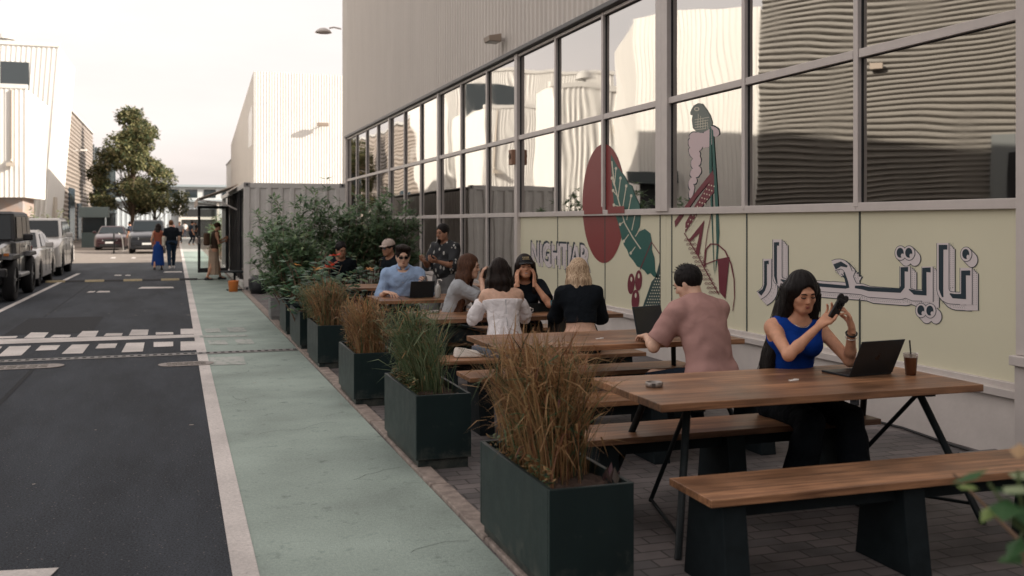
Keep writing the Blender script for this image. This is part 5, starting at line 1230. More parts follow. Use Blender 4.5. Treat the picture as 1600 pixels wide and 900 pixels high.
def person(label,loc,rz,P):
    """P: dictionary describing build, pose and clothes; local frame faces +Y, right hand at +X"""
    t=thing('person',label,'person',loc,rz,P.get('group'))
    g=P.get; sc=g('scale',1.0); fem=g('fem',False); h=g('h',.009)
    pel=np.array(g('pelvis',(0,0,.56)),float)
    lean=g('lean',.1); side=g('side',0.0); hunch=g('hunch',.15); tw=g('twist',0.0)
    up=nrm((sin(side),sin(lean)*cos(side),cos(lean)*cos(side)))
    Ls=.50*sc
    mid=pel+up*Ls*.5
    up2=nrm((sin(side)*1.0,sin(lean+hunch),cos(lean+hunch)))
    nb=mid+up2*Ls*.52                                   # neck base
    rt=nrm((cos(tw),-sin(tw) if False else sin(tw),0)); rt=nrm(rt-np.dot(rt,up2)*up2); fw=np.cross(up2,rt)
    fwp=nrm(np.array((0,1,0))-np.dot((0,1,0),up)*up)
    sw=(.155 if fem else .185)*sc
    shz=g('shrug',0.0)
    Sh={1:nb+rt*sw-up2*(.055-shz)*sc+fw*g('shfwd',.0),-1:nb-rt*sw-up2*(.055-shz)*sc+fw*g('shfwd',.0)}
    hip={1:pel+np.array((.09,0,-.02))*sc,-1:pel+np.array((-.09,0,-.02))*sc}
    hd=g('head',(0,0,0)) # yaw (left +), pitch (down +), roll
    hf=g('head_off',(0,0,0))
    nk=nb+nrm(up2*.85+fw*.35)*.065*sc
    hc=nk+np.array((0,0,.105))*sc+fw*.03*sc+np.array(hf)
    Rz=rotm((0,0,1),hd[0]+g('htw',tw)); Rx=rotm((1,0,0),-hd[1]); Ry=rotm((0,1,0),hd[2])
    R=Rz@Rx@Ry; hr,hfw,hu=R[:,0],R[:,1],R[:,2]; hs=sc*(.96 if fem else 1.0)*g('head_scale',1.0)
    def H(x,y,z): return hc+(hr*x+hfw*y+hu*z)*hs
    ua,fa=.285*sc,.255*sc
    El={};Wr={}
    for s_ in (1,-1):
        hd_=g('handR' if s_==1 else 'handL',None)
        tgt=np.array(hd_['pos'] if hd_ else Sh[s_]+np.array((s_*.06,.05,-.5))*sc,float)
        El[s_],Wr[s_]=ik(Sh[s_],tgt,ua,fa,(hd_ or {}).get('hint',(s_*.4,-.6,-.6)))
    thl,shl=.43*sc,.42*sc
    Kn={};An={};Ft={}
    for s_ in (1,-1):
        ft=np.array(g('footR' if s_==1 else 'footL',(s_*.12,.42,.08)),float)
        Kn[s_],An[s_]=ik(hip[s_],ft,thl,shl,g('khint',(0,.6,.8)))
        Ft[s_]=nrm(g('toe',(0,1,0)))
    pts=np.array([pel,nb,hc,hc+np.array((0,0,.16))]+list(Sh.values())+list(El.values())+list(Wr.values())+list(Kn.values())+list(An.values()))
    lo=pts.min(0)-.24*sc; hi=pts.max(0)+.24*sc; lo[2]=min(lo[2],An[1][2]-.13)
    waist=.118*sc if fem else .145*sc; chest=.135*sc if fem else .165*sc; hipr=.155*sc if fem else .155*sc
    def torso(f,o=0.0,legs=True,belly=0,top=True):
        f.cap(pel+rt*.05*sc-up*.01,pel-rt*.05*sc-up*.01,hipr*.92+o,hipr*.92+o,.03,flat=.80,fd=fwp)
        f.cap(pel,mid,hipr*.86+o,waist+o,.05,flat=.68,fd=fwp)
        f.cap(mid-up*.03,mid+up2*Ls*.28,waist+o,chest+o,.06,flat=.70,fd=fw)
        if belly: f.ell(mid+fw*.05-up*.08,(.13+o,.12+o,.14+o),k=.05)
        if fem:
            for s_ in (1,-1): f.ell(mid+up2*Ls*.22+rt*s_*.066*sc+fw*.082*sc,np.array((.060,.055,.060))*sc*g('bust',1.0)+o*.8,k=.035)
        else: f.cap(mid+up2*Ls*.25+rt*.07*sc+fw*.035*sc,mid+up2*Ls*.25-rt*.07*sc+fw*.035*sc,.064*sc+o,.064*sc+o,.06)
        if top:
            f.cap(mid+up2*Ls*.3+rt*.075*sc,mid+up2*Ls*.3-rt*.075*sc,.095*sc+o,.095*sc+o,.05,flat=.85,fd=fw)
            for s_ in (1,-1): f.cap(Sh[s_]-rt*s_*.01,nb-up2*.01*sc,.050*sc+o,.046*sc+o,.05)
    def neck(f,o=0.0): f.cap(nb-up2*.01*sc,hc-hu*.05*hs-hfw*.012*hs,(.050 if fem else .062)*sc+o,(.047 if fem else .058)*sc+o,.025)
    def arm(f,s_,o=0.0,to=1.0,r=1.0):
        k=(.86 if fem else 1.0)*sc*r
        f.cap(Sh[s_],El[s_],.050*k+o,.037*k+o,.03)
        m_=El[s_]+(Wr[s_]-El[s_])*.3
        if to>.0:
            f.cap(El[s_],m_,.038*k+o,.037*k+o,.02); f.cap(m_,Wr[s_],.037*k+o,.024*k+o,.02)
    def leg(f,s_,o=0.0,sh=0.0):
        k=sc*(.98 if fem else 1.0)
        f.cap(hip[s_],Kn[s_],.088*k+o,.056*k+o,.04); m_=Kn[s_]+(An[s_]-Kn[s_])*.33
        f.cap(Kn[s_],m_,.054*k+o,.055*k+o+sh*.3,.03); f.cap(m_,An[s_],.055*k+o+sh*.3,.037*k+o+sh,.03)
    def headf(f):
        f.ell(H(0,-.012,.030),np.array((.074,.094,.088))*hs,R,.02)
        f.ell(H(0,.020,-.028),np.array((.060,.070,.088))*hs,R,.025)
        f.ell(H(0,.060,-.092),np.array((.026,.024,.020))*hs,R,.03)
        for s_ in (1,-1):
            f.cap(H(s_*.052,.0,-.045),H(s_*.022,.058,-.088),.020*hs,.016*hs,.03)
            f.ell(H(s_*.040,.058,-.028),np.array((.018,.018,.016))*hs,R,.03)
            f.ell(H(s_*.075,-.004,-.012),np.array((.010,.018,.032))*hs,R,.008)
            f.ell(H(s_*.031,.098,.004),np.array((.018,.012,.010))*hs,R,.012,'-')
        f.cap(H(.028,.080,.022),H(-.028,.080,.022),.012*hs,.012*hs,.02)
        f.cap(H(0,.084,.012),H(0,.103,-.026),.0075*hs,.0115*hs,.012)
        f.cap(H(.010,.090,-.032),H(-.010,.090,-.032),.0075*hs,.0075*hs,.008)
        f.cap(H(.016,.080,-.058),H(-.016,.080,-.058),.0095*hs,.0095*hs,.01)
        f.cap(H(.012,.080,-.066),H(-.012,.080,-.066),.0085*hs,.0085*hs,.01)
    skin=skin_mat(*g('skin',('skin_tan',(.46,.27,.185))))
    F=Field(lo,hi,h); torso(F); neck(F); headf(F)
    for s_ in (1,-1): arm(F,s_); leg(F,s_,-.006)
    for s_ in (1,-1):
        F.cap(An[s_],An[s_]+Ft[s_]*.12*sc-np.array((0,0,.045))*sc,.036*sc,.03*sc,.02)
    parts=[F.mesh()]
    for s_ in (1,-1):
        q=g('handR' if s_==1 else 'handL',None) or {}
        dr=nrm(q.get('dir',Wr[s_]-El[s_])); pl=q.get('palm',(-s_,0,0)); 
        parts.append(hand_mesh(Wr[s_],dr,pl,q.get('thumb',(0,1,.3)),q.get('curl',(.35,.4,.45,.5)),q.get('tcurl',.3),h=g('hh',.0045),s=sc*(.93 if fem else 1.03),spread=q.get('spread',.08)))
    mesh_obj('body',parts,skin,t,relax=1)
    # face pieces
    if g('face',True):
        fd=MB()
        for s_ in (1,-1):
            if not g('shades'):
                fd2=MB(); fd2.tube([H(s_*.016,.090,.003),H(s_*.024,.0945,.0005),H(s_*.032,.0945,-.001),H(s_*.040,.091,.0005),H(s_*.046,.084,.004)],[.0015,.0034,.0040,.0034,.0015],6); 
                o=fd2.build('eyelashes',mat('lash_black',(.01,.008,.007),.5),t,smooth=True)
            fb=MB(); fb.tube([H(s_*.012,.0955,.020),H(s_*.024,.0965,.026),H(s_*.038,.0935,.027),H(s_*.048,.0845,.021)],[.0028,.0042,.0036,.0014],6); fb.build('eyebrow',hair_mat(*g('hair_mat',('hair_black',(.012,.009,.008)))),t,smooth=True)
        lm=MB(); w_=1.25 if g('smile') else 1.12
        lm.tube([H(-.021*w_,.0835,-.0595+(.005 if g('smile') else 0)),H(-.011,.0895,-.0585),H(0,.0912,-.0595),H(.011,.0895,-.0585),H(.021*w_,.0835,-.0595+(.005 if g('smile') else 0))],[.001,.0036,.0038,.0036,.001],6)
        lm.tube([H(-.018*w_,.084,-.0625),H(-.009,.0885,-.0665),H(0,.0900,-.0675),H(.009,.0885,-.0665),H(.018*w_,.084,-.0625)],[.001,.0042,.0048,.0042,.001],6)
        lm.build('lips',mat('lips'+('_f' if fem else '_m'),(.30,.09,.075) if fem else (.30,.14,.10),.4),t,smooth=True)
        if g('smile'):
            tm=MB(); tm.tube([H(-.017,.0895,-.0630),H(0,.0945,-.0645),H(.017,.0895,-.0630)],[.0015,.0034,.0015],6); tm.build('teeth',mat('teeth',(.75,.7,.62),.3),t,smooth=True)
    if g('shades'):
        sg=MB()
        for s_ in (1,-1):
            pts_=[H(s_*(.031+.024*cos(a)),.1005-.008*abs(cos(a))*(1 if cos(a)>0 else 0),.003+.0165*sin(a)) for a in [2*pi*k/16 for k in range(16)]]
            if s_<0: pts_=pts_[::-1]
            sg.prism(pts_,tuple(hfw*.006))
            sg.tube([H(s_*.052,.096,.010),H(s_*.074,.05,.012),H(s_*.077,-.005,.010)],.0028,6)
        sg.tube([H(-.010,.105,.008),H(.010,.105,.008)],.003,6)
        sg.build('sunglasses',mat('shades_black',(.008,.008,.009),.12,spec=.7),t)
    # hair
    hm=hair_mat(*g('hair_mat',('hair_black',(.012,.009,.008))))
    hs_=g('hair','short'); hh_=g('hhair',.007)
    Hl=hc-np.array((.38,.45,.80))*sc if g('hair') in('long','bob') else hc-.22*sc; Hh=hc+np.array((.38,.30,.22))*sc
    Fh=Field(Hl,Hh,hh_)
    strands=[]
    def capf(o=.012,low=.0,fr=.055):
        Fh.ell(H(0,-.016,.036),np.array((.074+o,.094+o,.088+o))*hs,R,.01)
        # hairline: remove in front of the face
        Fh.ell(H(0,.118,-.022),np.array((.070,.072,.104))*hs,R,.012,'-')
        Fh.ell(H(0,.05,-.09),np.array((.085,.075,.075))*hs,R,.012,'-')
    if hs_=='short':
        capf(.010); Fh.cut(H(0,-.06,-.055),-hu+hfw*.25)
        for i in range(90):
            a=random.uniform(0,6.28); e=random.uniform(.35,1.5); n_=np.array((cos(a)*cos(e),sin(a)*cos(e),sin(e)))
            if n_[1]>.55 and n_[2]<.6: continue
            b=H(0,-.016,.036)+(hr*n_[0]*.080+hfw*n_[1]*.100+hu*n_[2]*.094)*hs; strands.append([b,b+(hr*n_[0]+hfw*(n_[1]+.4)+hu*n_[2])*.016+np.array((random.uniform(-.008,.008),random.uniform(-.008,.008),0))])
    elif hs_=='bun' or hs_=='tied':
        capf(.011); Fh.cut(H(0,-.05,-.07),-hu+hfw*.25); Fh.ell(H(0,-.105,.04),np.array((.035,.035,.035))*hs,R,.02)
    elif hs_=='quiff':
        capf(.013); Fh.cut(H(0,-.06,-.05),-hu+hfw*.3); Fh.cap(H(-.04,.068,.095),H(.035,.062,.105),.022*hs,.026*hs,.02); Fh.cap(H(-.055,.03,.09),H(.055,.02,.1),.035*hs,.035*hs,.03)
    elif hs_ in('long','bob'):
        capf(.017)
        ln=g('hair_len',.38)
        off=np.array(g('hair_dir',(0,-.35,-1)),float)
        # masses that fall from the crown around the sides and back
        roots=g('hair_locks',[(.075,-.02,0),(-.075,-.02,0),(.05,-.07,0),(-.05,-.07,0),(0,-.085,0),(.078,.025,0),(-.078,.025,0)])
        for (x,y,z) in roots:
            a=H(x,y,z+.02); b=H(x*1.15,y-.02,-.10)
            dn=nrm(off+np.array((0,0,0))+hr*x*1.2); c_=b+dn*ln*.5; e=c_+nrm(dn+np.array((random.uniform(-.12,.12),random.uniform(-.1,.1),-.35)))*ln*.5
            lk=g('lock_r',.032)
            Fh.cap(a,b,lk*.95,lk,.03); Fh.cap(b,c_,lk,lk*1.0,.035); Fh.cap(c_,e,lk,lk*.42,.03)
            for i in range(g('nstr',9)):
                j=lambda q=lk:np.array([random.uniform(-q,q) for _ in range(3)])*1.05
                j0=j(); wv=random.uniform(0,6.28); am=g('wave',.008)
                path=[a+j0*.9,b+j0]; 
                for k in range(1,9):
                    f_=k/8; base=b+(c_-b)*min(1,f_*2) if f_<.5 else c_+(e-c_)*(f_*2-1)
                    path.append(base+j0*(1-.35*f_)+np.array((sin(wv+f_*11),cos(wv+f_*9),0))*am*f_*1.5+np.array((0,0,-.03*f_*(random.random()))))
                strands.append(path)
    if hs_ and hs_!='none':
        # nothing of the hair may cover the face
        if hs_ in('long','bob'): 
            Fh.ell(H(0,.110,-.035),np.array((.056 if not g('hair_close') else .050,.075,.105))*hs,R,.012,'-')
        Ph=Fh._all()-hc.astype(np.float32); an=np.arctan2(Ph[...,1]+.02,Ph[...,0])
        if hs_ in('long','bob'): Fh.v=Fh.v+(.0018*np.sin(an*17+Ph[...,2]*14+np.sin(Ph[...,2]*22)*1.2)+.0045*np.sin(Ph[...,2]*38+an*5)*np.clip(-Ph[...,2]*4,0,1)).astype(np.float32)
        else: Fh.v=Fh.v+(.0022*np.sin(Ph[...,0]*150+Ph[...,2]*60)*np.sin(Ph[...,1]*110+Ph[...,2]*40)).astype(np.float32)
        ho=mesh_obj('hair',[Fh.mesh()],hm,t,relax=1)
        if strands:
            sm=MB()
            for p_ in strands: 
                n_=len(p_); sm.tube([tuple(q) for q in p_],[.0028*(1-.6*k/(n_-1)) for k in range(n_)],5,caps=False)
            sm.build('loose_hair',hm,ho,smooth=True)
    # clothes
    for c in g('clothes',[]):
        typ=c['type']; m=c['mat']; o=c.get('o',.010)
        hv=c.get('h',h)
        if typ=='top':
            T=Field(lo,hi,hv); torso(T,o,belly=c.get('belly',0))
            sl=c.get('sleeve',0)
            if sl is not None and sl>0:
                for s_ in (1,-1):
                    loose=c.get('loose',.008)
                    if sl<=1:
                        e=Sh[s_]+(El[s_]-Sh[s_])*sl; T.cap(Sh[s_],e,.052*sc+o+loose*.3,.045*sc+o+loose,.035)
                        # open sleeve end
                        n_=nrm(El[s_]-Sh[s_]); sl_,Pp=T._box(e-.1*sc,e+.12*sc,0)
                        dd=((Pp-e)@n_).astype(np.float32); near=(np.linalg.norm(Pp-e,axis=-1)<.085*sc)
                        T.v[sl_]=np.where(near&(dd>-.0),np.maximum(T.v[sl_],dd),T.v[sl_])
                    else:
                        T.cap(Sh[s_],El[s_],.052*sc+o+loose*.3,.042*sc+o+loose,.035); e=El[s_]+(Wr[s_]-El[s_])*(sl-1); T.cap(El[s_],e,.042*sc+o+loose,.032*sc+o+loose*.8,.025)
                        if sl<1.97:
                            n_=nrm(Wr[s_]-El[s_]); sl_,Pp=T._box(e-.1*sc,e+.12*sc,0); dd=((Pp-e)@n_).astype(np.float32); near=(np.linalg.norm(Pp-e,axis=-1)<.075*sc); T.v[sl_]=np.where(near&(dd>0),np.maximum(T.v[sl_],dd),T.v[sl_])
            elif sl==0:
                for s_ in (1,-1): T.ell(Sh[s_]+rt*s_*.035*sc,np.array((.050,.075,.095))*sc,k=.012,op='-')
            hem=c.get('hem',-.02); 
            T.cut(pel+up*hem*sc,-up)
            if c.get('folds',1):
                P_=T._all(); q=P_-pel
                T.v=T.v+(c.get('fold_amp',.0045)*np.sin(q[...,2]*42+np.sin(q[...,0]*21)*2.2+q[...,1]*17)*np.sin(q[...,0]*19+q[...,2]*11+1.3)).astype(np.float32)
            nl=c.get('neck',.075); nbc=nb+up2*c.get('neck_up',.035)*sc+fw*c.get('neck_f',.03)*sc
            T.ell(nbc,np.array((nl,nl*1.0,c.get('neck_d',.06)))*sc,k=.01,op='-')
            if c.get('strapless'):
                T.cut(nb-up2*c['strapless']*sc,up2)
            if c.get('collar'):
                ring=[]
            mesh_obj(c.get('name','shirt'),[T.mesh()],m,t,relax=2)
            if c.get('collar'):
                cb_=MB()
                for s_ in (1,-1):
                    a=nb+up2*.040*sc+fw*.012; 
                    pth=[a-fw*.055*sc+up2*.022, a-fw*.03*sc+rt*s_*.058*sc+up2*.018, a+fw*.02*sc+rt*s_*.062*sc+up2*.005, a+fw*.07*sc+rt*s_*.035*sc-up2*.025]
                    cb_.tube([tuple(x) for x in pth],[.012,.012,.012,.010],8)
                    cb_.hexa([tuple(a+fw*.072*sc+rt*s_*.012*sc-up2*.035),tuple(a+fw*.064*sc+rt*s_*.062*sc-up2*.025),tuple(a+fw*.03*sc+rt*s_*.072*sc+up2*.012),tuple(a+fw*.055*sc+rt*s_*.03*sc+up2*.0)][::s_],
                             [tuple(x+fw*.006+up2*.002) for x in (a+fw*.072*sc+rt*s_*.012*sc-up2*.035,a+fw*.064*sc+rt*s_*.062*sc-up2*.025,a+fw*.03*sc+rt*s_*.072*sc+up2*.012,a+fw*.055*sc+rt*s_*.03*sc)][::s_])
                cb_.build('collar',m,t,smooth=True)
                bt=MB()
                for k in range(4):
                    p_=mid+up2*(Ls*.42-k*.085)+fw*(.135*sc-.012*k); bt.cyl(tuple(p_),tuple(p_+fw*.01),.005,8)
                bt.build('buttons',mat('button_pale',(.5,.5,.5),.4),t)
        elif typ=='pants':
            T=Field(lo,hi,hv); T.cap(pel+rt*.05*sc,pel-rt*.05*sc,hipr*.92+o,hipr*.92+o,.03,flat=.80,fd=fwp); T.cap(pel,pel+up*.10*sc,hipr*.88+o,waist*1.12+o,.04,flat=.72,fd=fwp)
            fl=c.get('flare',0.0)
            for s_ in (1,-1):
                leg(T,s_,o,fl)
                e=Kn[s_]+(An[s_]-Kn[s_])*c.get('len',.95); n_=nrm(An[s_]-Kn[s_]); sl_,Pp=T._box(e-.15*sc,e+.2*sc,0); dd=((Pp-e)@n_).astype(np.float32); near=(np.linalg.norm(Pp-e,axis=-1)<.16*sc); T.v[sl_]=np.where(near&(dd>0),np.maximum(T.v[sl_],dd),T.v[sl_])
            T.cut(pel+up*c.get('rise',.08)*sc,up)
            mesh_obj(c.get('name','trousers'),[T.mesh()],m,t,relax=2)
        elif typ=='skirt':
            T=Field(lo-np.array((.15,.15,0)),hi+np.array((.15,.15,0)),hv)
            cA=(An[1]+An[-1])/2+np.array((0,0,c.get('hem_z',.12)))*sc
            T.cap(pel+up*.06,pel-up*.05,waist*1.1+o,hipr+o,.04,flat=.8,fd=fwp); T.cap(pel-up*.04,cA,hipr+o,c.get('rad',.21)*sc,.05,flat=.8,fd=fwp)
            T.cut(cA-np.array((0,0,.04)),(0,0,-1)); T.cut(pel+up*c.get('rise',.14)*sc,up)
            P_=T._all(); q=P_-pel; an=np.arctan2(q[...,1]-.0,q[...,0]); T.v=T.v+(.010*np.clip(-q[...,2]/.6,0,1)*np.sin(an*11)).astype(np.float32)
            mesh_obj(c.get('name','skirt'),[T.mesh()],m,t,relax=1)
        elif typ=='peplum':
            T=Field(lo,hi,hv); T.cap(mid-up*.02,pel-up*.02,waist+.012,.185*sc,.02,flat=.78,fd=fwp); T.cut(pel-up*.03,-up); T.cut(mid+up*.03,up)
            P_=T._all(); q=P_-pel; an=np.arctan2(q[...,1],q[...,0]); T.v=T.v+(.012*np.clip(1-q[...,2]/.25,0,1)*np.sin(an*9)).astype(np.float32)
            mesh_obj('peplum',[T.mesh()],m,t,relax=1)
        elif typ=='puff':
            for s_ in (1,-1):
                T=Field(El[s_]*.5+Sh[s_]*.5-.17,El[s_]*.5+Sh[s_]*.5+.17,.006); e=Sh[s_]+(El[s_]-Sh[s_])*c.get('t0',.35); e2=Sh[s_]+(El[s_]-Sh[s_])*c.get('t1',.8)
                T.cap(e,e2,.062*sc,.072*sc,.02); P_=T._all(); q=P_-e; T.v=T.v+(.006*np.sin(q[...,0]*70+q[...,2]*25)*np.sin(q[...,1]*60)).astype(np.float32)
                mesh_obj('sleeve',[T.mesh()],m,t,relax=1)
                T=Field(e2-.1,e2+.1,.006); e3=e2+nrm(El[s_]-Sh[s_])*.055; T.cap(e2,e3,.046*sc,.052*sc,.01); P_=T._all(); q=P_-e2; T.v=T.v+(.005*np.sin(np.arctan2(q[...,1],q[...,0])*12)).astype(np.float32); mesh_obj('frill',[T.mesh()],m,t,relax=1)
    # shoes
    sm_=g('shoe',('shoe_black',(.02,.02,.022)))
    if sm_:
        for s_ in (1,-1):
            T=Field(An[s_]-np.array((.13,.16,.12))-abs(Ft[s_])*.1,An[s_]+np.array((.13,.16,.06))+abs(Ft[s_])*.24,.009)
            a=An[s_]-Ft[s_]*.045*sc-np.array((0,0,.045))*sc; b=An[s_]+Ft[s_]*.15*sc-np.array((0,0,.055))*sc
            T.cap(a,b,.040*sc,.036*sc,.02); T.cap(An[s_]-np.array((0,0,.0)),a+Ft[s_]*.04,.043*sc,.04*sc,.03); T.cut(An[s_]-np.array((0,0,.08))*sc,(0,0,-1)); T.cut(An[s_]+np.array((0,0,.01)),(0,0,1))
            mesh_obj('shoe',[T.mesh()],mat(*sm_,.5),t,relax=1)
    t_info=dict(t=t,H=H,Sh=Sh,El=El,Wr=Wr,hc=hc,R=R,mid=mid,nb=nb,up2=up2,rt=rt,fw=fw,pel=pel,hs=hs,sc=sc,An=An,Kn=Kn)
    # cap
    if g('cap'):
        cm=mat(*g('cap'),.8,bump=.1,b_scale=300); T=Field(hc-.2,hc+.25,.006)
        T.ell(H(0,-.014,.045),np.array((.088,.108,.092))*hs,R,.01); T.cut(H(0,0,g('cap_z',.035)),-hu+hfw*(-.10)); mo=mesh_obj('cap',[T.mesh()],cm,t,relax=1)
        bm=MB(); n_=12; top=[];bot=[]
        for k in range(n_+1):
            a=pi*(k/n_); x=.068*cos(a); y=.075+.080*sin(a)**.7; top.append(H(x,y,.052-.020*abs(x/.068)**2-.014*sin(a)))
        inn=[H(.068*cos(pi*k/n_),.060+.02*sin(pi*k/n_),.048) for k in range(n_+1)]
        vs=[tuple(p) for p in top]+[tuple(p) for p in inn]+[tuple(p-hu*.004) for p in top]+[tuple(p-hu*.004) for p in inn]; N=n_+1
        fs=[(k,k+1,N+k+1,N+k) for k in range(n_)]+[(2*N+k+1,2*N+k,3*N+k,3*N+k+1) for k in range(n_)]+[(k+1,k,2*N+k,2*N+k+1) for k in range(n_)]
        bm.add(vs,fs); bm.build('cap_brim',cm,mo,smooth=False)
        t_info['cap']=mo
    return t_info
def pos(px,py,d):
    u=(px-800)/FOC*d
    return np.array((u*cos(YAW)+d*sin(YAW),-u*sin(YAW)+d*cos(YAW),EYE-(py-348)*d/FOC))
def proj(p):
    d=p[0]*sin(YAW)+p[1]*cos(YAW); u=p[0]*cos(YAW)-p[1]*sin(YAW); return (800+FOC*u/d, 348+FOC*(EYE-p[2])/d, d)
def world(info,p):
    t=info['t']; c,s_=cos(t.rotation_euler.z),sin(t.rotation_euler.z); return (t.location.x+p[0]*c-p[1]*s_, t.location.y+p[0]*s_+p[1]*c, t.location.z+p[2])
DBG=[]
def to_local(p,rz,q):
    dx,dy=q[0]-p[0],q[1]-p[1]; c,s_=cos(-rz),sin(-rz); return (dx*c-dy*s_,dx*s_+dy*c,q[2]-p[2])

def show(nm,info):
    DBG.append((nm,'head',[round(v) for v in proj(world(info,info['hc']+np.array((0,0,.13))))[:2]],'chin',[round(v) for v in proj(world(info,info['H'](0,.09,-.115)))[:2]],'wR',[round(v) for v in proj(world(info,info['Wr'][1]))[:2]],'wL',[round(v) for v in proj(world(info,info['Wr'][-1]))[:2]],'eR',[round(v) for v in proj(world(info,info['El'][1]))[:2]],'eL',[round(v) for v in proj(world(info,info['El'][-1]))[:2]]))
SK_A=('skin_tan',(.57,.30,.19)); SK_B=('skin_light',(.64,.41,.30)); SK_C=('skin_brown',(.34,.18,.115))
HB=('hair_black',(.010,.008,.008)); HBr=('hair_brown',(.075,.033,.018)); HDk=('hair_dark_brown',(.014,.008,.006)); HBl=('hair_blonde',(.55,.42,.29),(.22,.14,.08))
black=cloth('cloth_black',(.010,.013,.017)); 
# --- woman in the blue top (faces the camera side, phone in hands)
p=(3.64,5.36,0); rb=radians(178)
wb=person('woman with long black hair in a blue sleeveless top looking at her phone',p,rb,dict(fem=True,h=.006,hh=.0034,hhair=.0055,pelvis=(0,0,.545),lean=.13,hunch=.06,skin=SK_A,hair_mat=HB,
    bust=1.15,hair='long',hair_len=.62,hair_dir=(.10,-.20,-1),lock_r=.034,nstr=26,wave=.022,hair_close=True,head=(-.14,.30,.05),scale=1.03,
    hair_locks=[(.075,-.015,0),(-.070,-.030,0),(.06,-.065,0),(-.045,-.075,0),(.01,-.09,0),(.080,.012,.01),(-.076,.005,.0),(.085,-.04,0)],
    handR=dict(pos=to_local(p,rb,pos(1281,508,5.90)),hint=(.75,.1,-.75),dir=(-.70,.10,.62),palm=(-.3,.25,.75),thumb=(-.2,.9,.5),curl=(.45,.5,.55,.6),tcurl=.2),
    handL=dict(pos=to_local(p,rb,pos(1331,512,5.92)),hint=(-.35,-.05,-.9),dir=(.28,.05,.95),palm=(.8,-.35,.0),thumb=(.6,-.5,.2),curl=(.55,.6,.65,.75),tcurl=.45),
    footR=(.14,.30,.08),footL=(-.16,.46,.08),
    clothes=[dict(type='top',name='blue_top',mat=cloth('cloth_blue',(.006,.042,.26),.08,.25),o=.006,sleeve=0,hem=.03,h=.006,neck=.088,neck_f=.045,neck_d=.075,fold_amp=.002),dict(type='pants',mat=black,o=.018,flare=.05)]))
show('blue',wb)
T_=wb['t']
# phone, necklace, bracelets
hold=(wb['Wr'][1]*.45+wb['Wr'][-1]*.55)
ph_c=np.array(to_local(p,rb,pos(1308,482,5.86)))
def prop(name,label,cat,mbs,info,off):
    t=thing(name,label,cat,tuple(world(info,off)),info['t'].rotation_euler.z)
    for nm,mb,m,kw in mbs: mb.build(nm,m,t,**kw)
    return t
Rp=Matrix.Rotation(radians(8),3,'Z')@Matrix.Rotation(radians(-18),3,'X')@Matrix.Rotation(radians(-22),3,'Y')
m1=MB(); m1.box((0,0,0),(.066,.014,.128),R=Rp); m2=MB()
for (x,z) in ((-.015,.036),(.015,.036),(0,.012)): m2.cyl(tuple(Rp@Vector((x,.007,z))),tuple(Rp@Vector((x,.012,z))),.012,12)
m3=MB()
for sx_ in (-1,1): m3.cyl(tuple(Rp@Vector((sx_*.021,-.003,.068))),tuple(Rp@Vector((sx_*.021,.004,.068))),.024,18)
prop('phone','black phone in a round eared case held by the woman in blue','phone',[('case',m1,mat('phone_black',(.012,.012,.014),.35),dict(bevel=.005)),('lens',m2,mat('lens_black',(.005,.005,.006),.08,spec=.8),{}),('ear',m3,mat('phone_black',(.012,.012,.014),.35),{})],wb,ph_c)
nk=MB(); c_=wb['nb']-wb['up2']*.005
pts=[]
for k in range(17):
    a=pi*(k/16)
    pts.append(tuple(c_+wb['rt']*.077*cos(a)+wb['fw']*(.01+.082*sin(a))-wb['up2']*(.050*sin(a)-.018)))
nk.tube(pts,.0032,6); nk.build('necklace',mat('silver',(.8,.76,.7),.2,1),T_,smooth=True)
for s_,dn,rr_,mm,nm in ((-1,.045,.031,mat('bracelet_black',(.015,.015,.016),.4),'bracelet'),(-1,.07,.033,mat('silver',(.8,.76,.7),.2,1),'bracelet')):
    a=wb['Wr'][s_]; d_=nrm(wb['El'][s_]-a); c_=a+d_*dn; u_=nrm(np.cross(d_,(0,1,.1))); v_=np.cross(d_,u_); b_=MB()
    b_.tube([tuple(c_+u_*rr_*cos(q)+v_*rr_*sin(q)) for q in [2*pi*k/16 for k in range(17)]],.0055 if 'black' in mm.name else .0028,6); b_.build(nm,mm,T_,smooth=True)

# --- man in the pink shirt (back view)
pk=cloth('cloth_pink',(.42,.25,.225),.08,.32,6)
pm=person('man with short black hair in a dusty pink t-shirt seen from behind',(3.64,6.30,0),radians(12),dict(h=.007,pelvis=(0,0,.55),lean=.24,hunch=.20,skin=SK_B,hair_mat=HB,hair='short',head=(.45,.42,0),scale=1.06,
    handR=dict(pos=(.16,.62,.80),hint=(.8,-.2,-.5),dir=(-.2,.9,-.1),palm=(0,0,-1),thumb=(-1,0,0)),
    handL=dict(pos=(-.20,.50,.80),hint=(-.6,-.2,-.8),dir=(.3,.9,-.1),palm=(0,0,-1),thumb=(1,0,0)),
    footR=(.2,.35,.08),footL=(-.2,.3,.08),
    clothes=[dict(type='top',name='t_shirt',mat=pk,o=.026,sleeve=.82,loose=.010,hem=-.06,fold_amp=.004,h=.007,neck=.07,neck_up=.045,neck_d=.045),dict(type='pants',mat=cloth('cloth_navy',(.012,.018,.028)),o=.003,rise=.09)]))
show('pink',pm)
